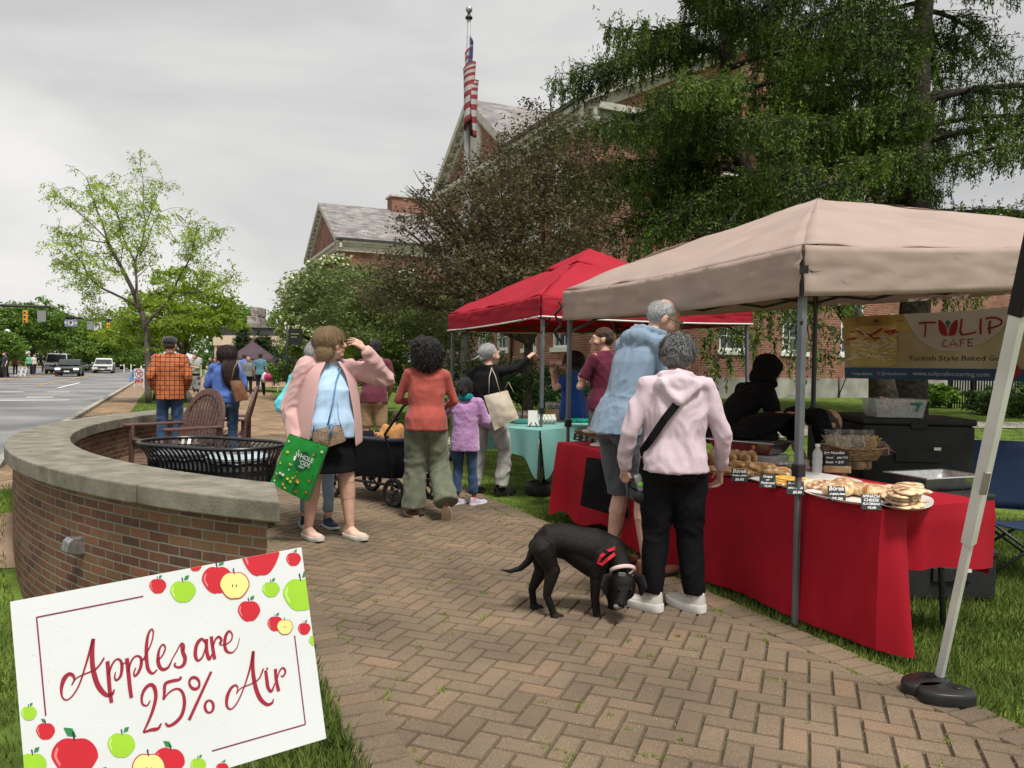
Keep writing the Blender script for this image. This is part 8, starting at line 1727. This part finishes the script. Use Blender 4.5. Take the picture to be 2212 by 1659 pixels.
# spruces: drooping limbs hung with needle curtains and pale new tips
lsp=leafmat('spruce_needles',(.009,.019,.006),(.125,.20,.026),.2,.6,.5)
def spruce(label,px,Y,H_,Lf,r0,n,lean=0,seed=1,zmin=4,extra=()):
 b=A(px,860,Y);z0=T(b.x,b.y);t=thing('spruce_tree',label,'tree',(b.x,b.y,z0),0,'spruces by the school');R_=np.random.default_rng(seed);m=MB();tz=lambda z:Vector(((lean*z if abs(lean)<1 else lean*sm(z/7.5))+.12*math.sin(z*.5),0,z))
 m.tube([tz(z)for z in np.linspace(-.1,H_,14)],[r0*(1.35 if k==0 else 1)*(1-.9*k/13)for k in range(14)],12);Q0=[];D0=[];TI=[];SZ=[]
 def spray(p,d,k,tip):
  for i in range(k):f=i/k;Q0.append(p+d*f+R_.normal(size=3)*.012);D0.append(d/np.linalg.norm(d)+R_.normal(size=3)*.42);TI.append(R_.random()*.45+(.30 if f>.85 else 0));SZ.append(.10)
  if tip:
   for i in range(5):Q0.append(p+d+R_.normal(size=3)*.03);D0.append(R_.normal(size=3)+np.array([0,0,-.2]));TI.append(.75+.4*R_.random());SZ.append(.085)
 bl=[(zmin+(H_-zmin)*((k+.5)/n)**1.25,R_.random()*2*PI,None,0)for k in range(n)]+[(*e,0)[:4]for e in extra]
 for z,a,L,dr in bl:
  L=L or Lf(z)*(.7+.45*R_.random());o_=tz(z);dv=Vector((math.cos(a),math.sin(a),0));rise=.22+.2*R_.random();P=[];K=12
  for i in range(K+1):f=i/K;P.append(o_+dv*L*f+Vector((0,0,L*(rise*f-(.62+dr)*f*f+.22*f**3)))+Vector((-dv.y,dv.x,0))*.2*math.sin(f*3+a*5)*f)
  m.tube(P,[max(.01,.03+.011*L)*(1-.88*i/K)for i in range(K+1)],6)
  for i in range(2,K+1):
   for sgn in(-1,1,-1,1)if i<K else(-1,0,1):
    f=i/K;d2=(Vector((-dv.y,dv.x,0))*sgn+dv*R_.uniform(.3,1.0)+Vector((0,0,R_.uniform(-.35,.1)))).normalized()*R_.uniform(.35,.95)*(1.15-.5*f)*min(1.3,L/3.2);q0=P[i]+dv*R_.uniform(-.15,.15)
    npq=np.array(q0);nd=np.array(d2);spray(npq,nd,20,True);m.tube([q0,q0+d2],[.010,.004],3)
    for h in range(5):
     g=R_.uniform(.15,1);hp=npq+nd*g;hl=np.array([R_.normal()*.05,R_.normal()*.05,-R_.uniform(.15,.62)]);spray(hp,hl,int(8+abs(hl[2])*21),R_.random()<.5)
    for h in range(2):g=R_.uniform(.3,1);hp=npq+nd*g;hl=R_.normal(size=3)*.14+np.array([0,0,.03]);spray(hp,hl,4,True)
 Q0,D0,TI,SZ=map(np.array,(Q0,D0,TI,SZ));D0/=np.linalg.norm(D0,axis=1)[:,None];s_=np.cross(D0,R_.normal(size=D0.shape));s_/=np.linalg.norm(s_,axis=1)[:,None];SZ=SZ[:,None]*(.7+.6*R_.random((len(SZ),1)));wd=SZ*.15
 quads('foliage',np.stack([Q0,Q0+D0*SZ*.5+s_*wd,Q0+D0*SZ,Q0+D0*SZ*.5-s_*wd],1),lsp,t,TI);put('trunk',m,m_barkd,t);print('spruce',len(Q0))
spruce('drooping spruce with bright new tips leaning over the middle of the school wall',1915,19.3,15.5,lambda z:4.3*(1-max(0,z-7)/11)*(.75+.25*sm((z-3)/4)),.30,54,-4.1,3,4.4,[(4.4,-2.1,5.5,.42),(4.5,-1.98,5.2,.40),(4.6,-1.82,5.3,.42),(4.8,-2.35,5.6,.4),(5.2,-2.1,4.6,.35),(5.0,-1.75,4.8,.45),(4.4,-1.7,4.0,.3),(4.6,-1.1,4.4,.3),(5.4,-2.5,4.4,.3),(4.2,-2.0,4.6),(3.9,-1.35,4.4),(4.6,-1.75,5.0),(4.0,-2.6,3.6),(5.0,2.9,5.0),(6.0,3.3,4.9),(7.5,3.1,4.6),(9,2.8,4.2),(5.4,-2.9,4.8)])
spruce('tall dark spruce with a thick trunk at the right behind the banner',1955,20,20,lambda z:5.2*(1-max(0,z-8)/15),.42,72,.03,8,4.0,[(4.5,-1.2,4.5),(5,-.4,5.5),(5.5,-2.2,5),(4.4,3.0,4.0),(7,-.6,6),(8,-.2,6)])
# ================================================================= STREET: vehicles, signals, signs, far stalls
m_tyre=mat('tyre',(.015,.015,.016),.8);m_vglass=mat('car_glass',(.03,.035,.04),.06,.2,1,spec=.8);m_lamp=mat('headlamp',(.8,.8,.85),.2,0,emit=(1,.98,.9),es=2.2);m_rim=mat('alloy',(.35,.35,.36),.3,metal=.8)
def vehicle(label,px,Y,c,w_,h,L_,kind='suv',lit=False,dz=0,back=False,dx=0):
 g=A(px,800,Y);z=T(g.x,g.y)+.02+dz;t=thing('parked_car' if 'parked' in label else 'car',label,'van' if kind=='van' else 'car',(g.x,g.y,z),RA+PI*(0 if back else 1))
 mp=mat('car_paint',c,.25,.03,3,coat=.8,spec=.5);hh=h;n0=.58*hh if kind!='van' else .52*hh;nose=L_/2;wb={'suv':.27,'van':.10,'sedan':.30}[kind]
 lo=[(-nose,.30),(-nose+.05,n0),(-nose+.5,n0+.06),(nose-L_*wb,n0+.03),(nose-.35,n0-.12),(nose-.04,n0-.30),(nose,.34),(nose-.1,.22),(-nose+.1,.24)]
 b=MB();b.rings([[(x*s_,y*(1 if abs(s_)<.99 else .985),zz)for y,zz in lo]for x,s_ in((-w_/2,.93),(-w_/2,1),(w_/2,1),(w_/2,.93))]);put('body',b,mp,t,auto=35,bevel=.04)
 ya,yb=nose-L_*wb-.05,-nose+(.25 if kind!='sedan' else .7);up=[(yb,n0+.02),(yb+.15,hh-.12),(yb+.45,hh),(ya-(.95 if kind!='van' else .6),hh),(ya-(.70 if kind!='van' else .45),hh-.05),(ya,n0+.02)]
 b=MB();b.rings([[(x*(1 if zz<n0+.1 else .86),y,zz)for y,zz in up]for x in(-w_/2*.95,w_/2*.95)]);put('cabin',b,mp,t,auto=35,bevel=.03)
 q=MB();wx=w_/2*.86;f0,f1=up[5],up[4];d_=.02;q.add([(-wx,f0[0]+d_,n0+.12),(wx,f0[0]+d_,n0+.12),(wx*.9,f1[0]+.04,hh-.10),(-wx*.9,f1[0]+.04,hh-.10)],[(0,1,2,3)]);put('windscreen',q,m_vglass,t,smooth=False)
 for s_ in(-1,1):
  q=MB();x0,x1=s_*(w_/2*.95+.012),s_*(w_/2*.82+.03);q.add([(x0*.985,yb+.3,n0+.12),(x0*.985,ya-.15,n0+.12),(x1,ya-.80,hh-.12),(x1,yb+.45,hh-.12)],[(0,1,2,3)]);put('side_window',q,m_vglass,t,smooth=False)
  q=MB();q.box((s_*w_*.36,nose-.16,n0-.22),(w_*.2,.22,.13));put('headlight',q,m_lamp if lit else m_rim,t,smooth=False,bevel=.02)
  q=MB();q.box((s_*(w_/2+.09),ya-.1,n0+.14),(.16,.1,.13));put('mirror',q,mp,t,smooth=False,bevel=.02)
  for y in(nose-.85,-nose+.85):q=MB();q.lathe((s_*(w_/2-.22),y,.33),[(.2,0),(.33,.0),(.33,.22),(.24,.235),(.2,.22),(.01,.215)],20,Vector((s_,0,0)));wh=put('wheel',q,m_tyre,t,auto=40);q=MB();q.lathe((s_*(w_/2-.02),y,.33),[(.2,0),(.19,.03),(.01,.02)],12,Vector((s_,0,0)));put('rim',q,m_rim,wh)
 q=MB();q.box((0,nose-.04,n0-.27),(w_*.5,.12,.17));put('grille',q,m_blk,t,smooth=False);q=MB();q.box((0,nose-.05,.33),(w_*.86,.16,.18));put('bumper',q,m_blk if kind!='van' else m_char,t,smooth=False,bevel=.03);q=MB();q.box((0,nose+.03,.42),(.4,.02,.12));put('plate',q,m_plate,t,smooth=False)
vehicle('black hatchback with lit headlamps driving nearest on the street',151,66,(.02,.022,.025),1.86,1.45,4.5,'sedan',True)
vehicle('white delivery van behind the black hatchback',128,78,(.62,.63,.64),2.0,2.0,5.2,'van')
vehicle('white sport utility car in the far lane',225,84,(.66,.66,.65),1.9,1.62,4.6,'suv')
vehicle('silver grey car left of the white sport utility car',204,96,(.10,.11,.12),1.9,1.5,4.6,'sedan');vehicle('dark van in the queue behind the white van',184,112,(.05,.06,.065),2.0,1.9,5,'suv');vehicle('long dark trailer truck at the bend',252,128,(.10,.10,.10),2.3,2.5,7,'van')
vehicle('pale car with bright headlamps at the bend of the street',274,125,(.5,.5,.52),1.9,1.5,4.5,'sedan',True);vehicle('farthest car with bright headlamps behind the locust trunk',302,128,(.4,.3,.25),1.9,1.5,4.5,'sedan',True)
m_sigy=mat('signal_yellow',(.75,.34,.02),.5,.06);m_green=mat('green_lamp',(.02,.6,.3),.3,0,emit=(.02,.9,.42),es=2.5);m_back=mat('sign_back',(.30,.31,.32),.5,.05,metal=.3);m_arm=mat('mast_black',(.02,.021,.023),.5)
def Bp(px,py,Y):return A(px,py,Y)
def signal(label,px,py,Y,s,face=False,lit=None,group='yellow traffic signals'):
 c=Bp(px,py,Y);t=thing('traffic_signal',label,'traffic light',c,0,group)
 for k in(-1,0,1):
  q=MB();q.box((0,0,k*.35*s),(.36*s,.2*s,.34*s));hs_=put('housing',q,m_sigy,t,smooth=False,bevel=.03);q=MB();q.lathe((0,-.1*s,k*.35*s),[(.13*s,0),(.14*s,.18*s)]if face else[(.10*s,0),(.11*s,.01),(.02,.012)],14,Vector((0,-1,0)));put('visor',q,m_sigy if face else m_back,hs_)
  q=MB();q.lathe((0,-.102*s,k*.35*s),[(.11*s,0),(.01,.03)],14,Vector((0,-1,0)));put('lens',q,m_green if lit and k==-1 else m_blk,hs_)
 q=MB();q.box((0,0,.62*s),(.06,.06,.25*s));put('hanger',q,m_arm,t,smooth=False)
def arm(label,a,b,post=True):
 t=thing('signal_mast',label,'mast',(0,0,0));a,b=Vector(a),Vector(b);q=MB();q.tube([a,b],[.14,.09],8);put('arm',q,m_arm,t)
 if post:q=MB();q.tube([(a.x,a.y,0),(a.x,a.y,a.z+.4)],[.2,.16],8);put('post',q,m_arm,t)
def board(label,px,py,Y,w_,h,m,cat='sign',group=None,post=0):
 Y,w_,h=(Y*.82,w_*.82,h*.82)if Y>70 else(Y,w_,h);c=Bp(px,py,Y);t=thing('street_sign',label,cat,c,0,group);q=MB();q.box((0,0,0),(w_,.04,h));put('panel',q,m,t,smooth=False);q=MB();q.box((0,.04,h/2+.2),(.05,.05,.4));put('hanger',q,m_arm,t,smooth=False);return t
sY=65;arm('black signal mast arm at the left edge',Bp(-160,655,sY),Bp(107,663,sY));signal('yellow signal seen from behind on the left mast',55,684,sY,1);board('grey back of the square sign on the left mast',90,683,sY,.72,.95,m_back)
arm('short black arm holding the parking sign',Bp(143,686,66),Bp(178,687,66),False);t=board('blue hanging parking sign with a P and arrows',153.5,698,80,1.3,.68,mat('sign_blue',(.20,.25,.33),.5))
m_sgw=mat('sign_white',(.62,.64,.66),.5);q=MB();poly2(q,[(.24*math.cos(a),.24*math.sin(a))for a in np.linspace(0,2*PI,20)[:-1]],0);q.xf(Matrix.Translation((0,-.03,0))@Matrix.Rotation(PI/2,4,'X'));put('disc',q,m_sgw,t,smooth=False)
text('lettering','P',.42,m_arm,t,frame((0,-.04,.0),(1,0,0),(0,-1,0)),.004,bold=.02)
for s_,x in(('<',-.45),('>',.45)):text('arrow',s_,.4,m_sgw,t,frame((x,-.03,0),(1,0,0),(0,-1,0)),.004,bold=.02)
arm('black mast arm behind the locust leaves',Bp(330,700,64),Bp(205,688,64));board('grey back of the sign beside the turn arrow',195,703,78,.66,.85,m_back);t=board('white left turn sign on the second mast',211.5,705,78,.75,.85,m_sgw)
q=MB();ribbon(q,[(.12,-.3),(.14,.05),(.0,.2),(-.12,.18)],.09);poly2(q,[(-.08,.32),(-.28,.17),(-.08,.03)],0);q.xf(Matrix.Translation((0,-.03,0))@Matrix.Rotation(PI/2,4,'X'));put('arrow',q,m_arm,t,smooth=False)
signal('yellow signal with a lit green lamp on the second mast',234,708,64,.75,True,True);signal('small amber signal far down the street',255,746,110,.6)
# lamps, cones, barriers
def lamp(px,Y,h,label):
 g=A(px,800,Y);t=thing('street_lamp',label,'street lamp',(g.x,g.y,T(g.x,g.y)));q=MB();q.tube([(0,0,0),(0,0,.5),(0,0,h)],[.14,.07,.05],8);put('post',q,mat('dark_green_post',(.012,.05,.05),.5),t);q=MB();q.ell((0,0,h+.25),(.24,.24,.28));put('globe',q,m_sgw,t);q=MB();q.lathe((0,0,h-.05),[(.1,0),(.14,.08),(.05,.1)]);put('collar',q,m_arm,t)
lamp(16,60,3.2,'globe street lamp at the left edge');lamp(338,28,3.0,'dark green lamp post behind the young locust')
def cone(px,Y,label):g=A(px,800,Y);t=thing('traffic_cone',label,'traffic cone',(g.x,g.y,T(g.x,g.y)));q=MB();q.lathe((0,0,0),[(.22,0),(.22,.03),(.16,.04),(.03,.75)],16);put('cone',q,mat('cone_orange',(.7,.08,.02),.5),t,auto=40);q=MB();q.lathe((0,0,.35),[(.105,0),(.075,.16)],16);put('reflective_band',q,m_sgw,t)
cone(123,64,'orange traffic cone left of the black hatchback')
for k,(px,Y)in enumerate(((268,92),(283,90),(305,62))):g=A(px,800,Y);q=MB();q.lathe((0,0,0),[(.14,0),(.05,.06),(.05,1.0)],10);o=put('delineator_post',q,mat('post_cream',(.65,.6,.4),.6),None);o.location=(g.x,g.y,T(g.x,g.y));tag(o,('left','middle','right')[k]+' slim cream delineator post in the road','post','delineator posts')
def aframe(px,Y,w_,h,m,label,rz=0):
 g=A(px,800,Y);t=thing('a_frame_barrier',label,'barrier',(g.x,g.y,T(g.x,g.y)),rz)
 for s_ in(-1,1):
  for f in(-1,1):q=MB();q.bar((s_*w_*.5,f*.3,0),(s_*w_*.42,0,h),.07);put('leg',q,m,t,smooth=False)
 for z in(.3,.75):q=MB();q.box((0,-.3*(1-z)-.03,h*z),(w_,.03,h*.22));put('rail',q,m,t,smooth=False)
 return t
for x in(44,54):aframe(x,62,.35,.72,m_sgw,'white A-frame board on the far pavement, '+('left' if x<50 else 'right')+' of the pair');
aframe(295,52,.65,.75,mat('barrier_blue',(.10,.25,.50),.5),'blue A-frame barrier at the kerb');g=A(301,800,40);t=thing('road_barrier','no right turn sign on a red and white striped barrier','barrier',(g.x,g.y,T(g.x,g.y)))
for x in(-.24,.24):q=MB();q.bar((x,0,-.02),(x,0,1.0),.05);put('leg',q,m_sgw,t,smooth=False)
q=MB();q.box((0,-.03,.75),(.5,.02,.5));put('panel',q,m_sgw,t,smooth=False);q=MB();q.tube([(.2*math.cos(a),-.045,.76+.2*math.sin(a))for a in np.linspace(0,2*PI,24)[:-1]],.018,6,closed=True);q.bar((-.14,-.045,.9),(.14,-.045,.62),.03);mr_=mat('sign_red',(.45,.02,.04),.5);put('prohibition_ring',q,mr_,t,smooth=False)
q=MB();ribbon(q,[(-.06,-.12),(-.05,.03),(.08,.05)],.04);poly2(q,[(.06,.11),(.15,.05),(.06,-.01)],0);q.xf(Matrix.Translation((0,-.042,.76))@Matrix.Rotation(PI/2,4,'X'));put('arrow',q,m_arm,t,smooth=False)
q=MB()
for k in range(3):q.box((-.17+k*.16,-.03,.36),(.07,.02,.2),Matrix.Rotation(.5,3,'Y'))
put('stripes',q,mr_,t,smooth=False)
# far stalls
def stall(label,px,Y,w_,ze,zp,m,name='canopy_tent',dr=.25,**k):
 g=A(px,800,Y);R_=Matrix.Rotation(RA,3,'Z');C_=[g+R_@Vector((x*w_/2,y*w_/2,0))for x,y in((-1,-1),(1,-1),(1,1),(-1,1))];return canopy('canopy_tent',label,C_,[ze]*4,dr,zp,m,None,[0]*4,detail=False,leg_m=m_sgw,sag=.01)
m_wcan=clothmat('white_canvas',(.66,.67,.68),.3);stall('white canopy beyond the plaid shirt',378,38,2.4,1.32,2.05,m_wcan);stall('white canopy behind the delivery van',158,108,5,2.0,4.2,m_wcan);stall('second white canopy farther right across the street',190,112,5,1.9,4.0,m_wcan);stall('pink canopy across the street',236,122,6,1.7,3.5,clothmat('pink_canvas',(.60,.22,.30),.3))
pt=stall('plum coloured canopy with black lettered valance by the ice cream shop',545,37,2.2,1.30,2.45,clothmat('plum_canvas',(.09,.06,.075),.1))
vb=MB();g0=A(506,781,35.4);g1=A(556,781,35.4);vb.box(((g0.x+g1.x)/2,35.4,1.45),(g1.x-g0.x,.02,.26));o=put('valance_strip',vb,m_arm,pt,smooth=False);o.location=-pt.location;x_=text('lettering','RAW COLO',.17,m_sgw,pt,frame(Vector(((g0.x+g1.x)/2,35.37,1.46)),(1,0,0),(0,-1,0)),.003);x_.location=-pt.location
# banner flag, small market sign, brick pillar, black hanging sign
c=A(384,705,30);t=thing('feather_flag','white and teal feather flag behind the locust','flag',(c.x,c.y,0));q=MB();zt=A(384,662,30).z
poly2(q,[(0,.9),(.34,.95),(.36,zt-.5),(.2,zt-.12),(-.02,zt)],0);q.xf(Matrix.Rotation(PI/2,4,'X'));o=put('sail',q,m_wcan,t,smooth=False);o.modifiers.new('s','SOLIDIFY').thickness=.01;q=MB();q.tube([(-.03,0,0),(-.03,0,zt)],.02,6);put('pole',q,m_arm,t);q=MB();q.box((.2,-.02,zt*.5),(.26,.01,.5));put('teal_print',q,m_teal,t,smooth=False)
t=thing('yard_sign','small white sign with purple beets on the grass by the path','sign',A(417,836,27).xy.to_3d());z_=A(417,826,27).z;q=MB();q.box((0,0,z_+.0),(.56,.01,.46));put('board',q,m_board,t,smooth=False);q=MB();q.bar((-.2,.01,0),(-.2,.01,z_),.01);q.bar((.2,.01,0),(.2,.01,z_),.01);put('stake',q,m_back,t,smooth=False)
q=MB()
for x,z,r in((.2,.15,.06),(.22,-.05,.05),(.0,-.19,.04)):q.ell((x,-.008,z_+z),(r,.003,r))
put('printed_beets',q,mat('beet_purple',(.30,.07,.14),.5),t);text('lettering','Beets have the\nhighest sugar\ncontent of any\nvegetable',.062,mat('print_green',(.03,.16,.12),.5),t,frame((-.06,-.01,z_),(1,0,0),(0,-1,0)),.001)
p=A(679,800,26);t=thing('brick_pillar','short brick pillar with a stone cap behind the aqua jacket','pillar',(p.x,p.y,0));brickbox('shaft',(0,0,.6),(.42,.42,1.25),m_brick,t,RA);q=MB();q.box((0,0,1.27),(.52,.52,.09),R24);put('cap',q,m_conc,t,smooth=False)
p=A(638,727,24);t=thing('hanging_sign','black hanging post sign left of the dogwood','sign',(p.x,p.y,0));q=MB();q.box((0,0,p.z),(.42,.06,.5),R24);put('panel',q,m_arm,t,smooth=False);q=MB();q.tube([(-.26,.0,0),(-.26,0,p.z+.4)],.03,6);put('post',q,m_arm,t)
q=MB()
for r_ in(0,1):ribbon(q,[(-.12+.03*k,.05-.1*r_+(.02 if k%2 else-.02))for k in range(9-2*r_)],.012)
q.xf(frame((.0,-.05,p.z+.03),UU,-VV));put('gilt_script',q,mat('gilt',(.5,.42,.22),.5),t,smooth=False)
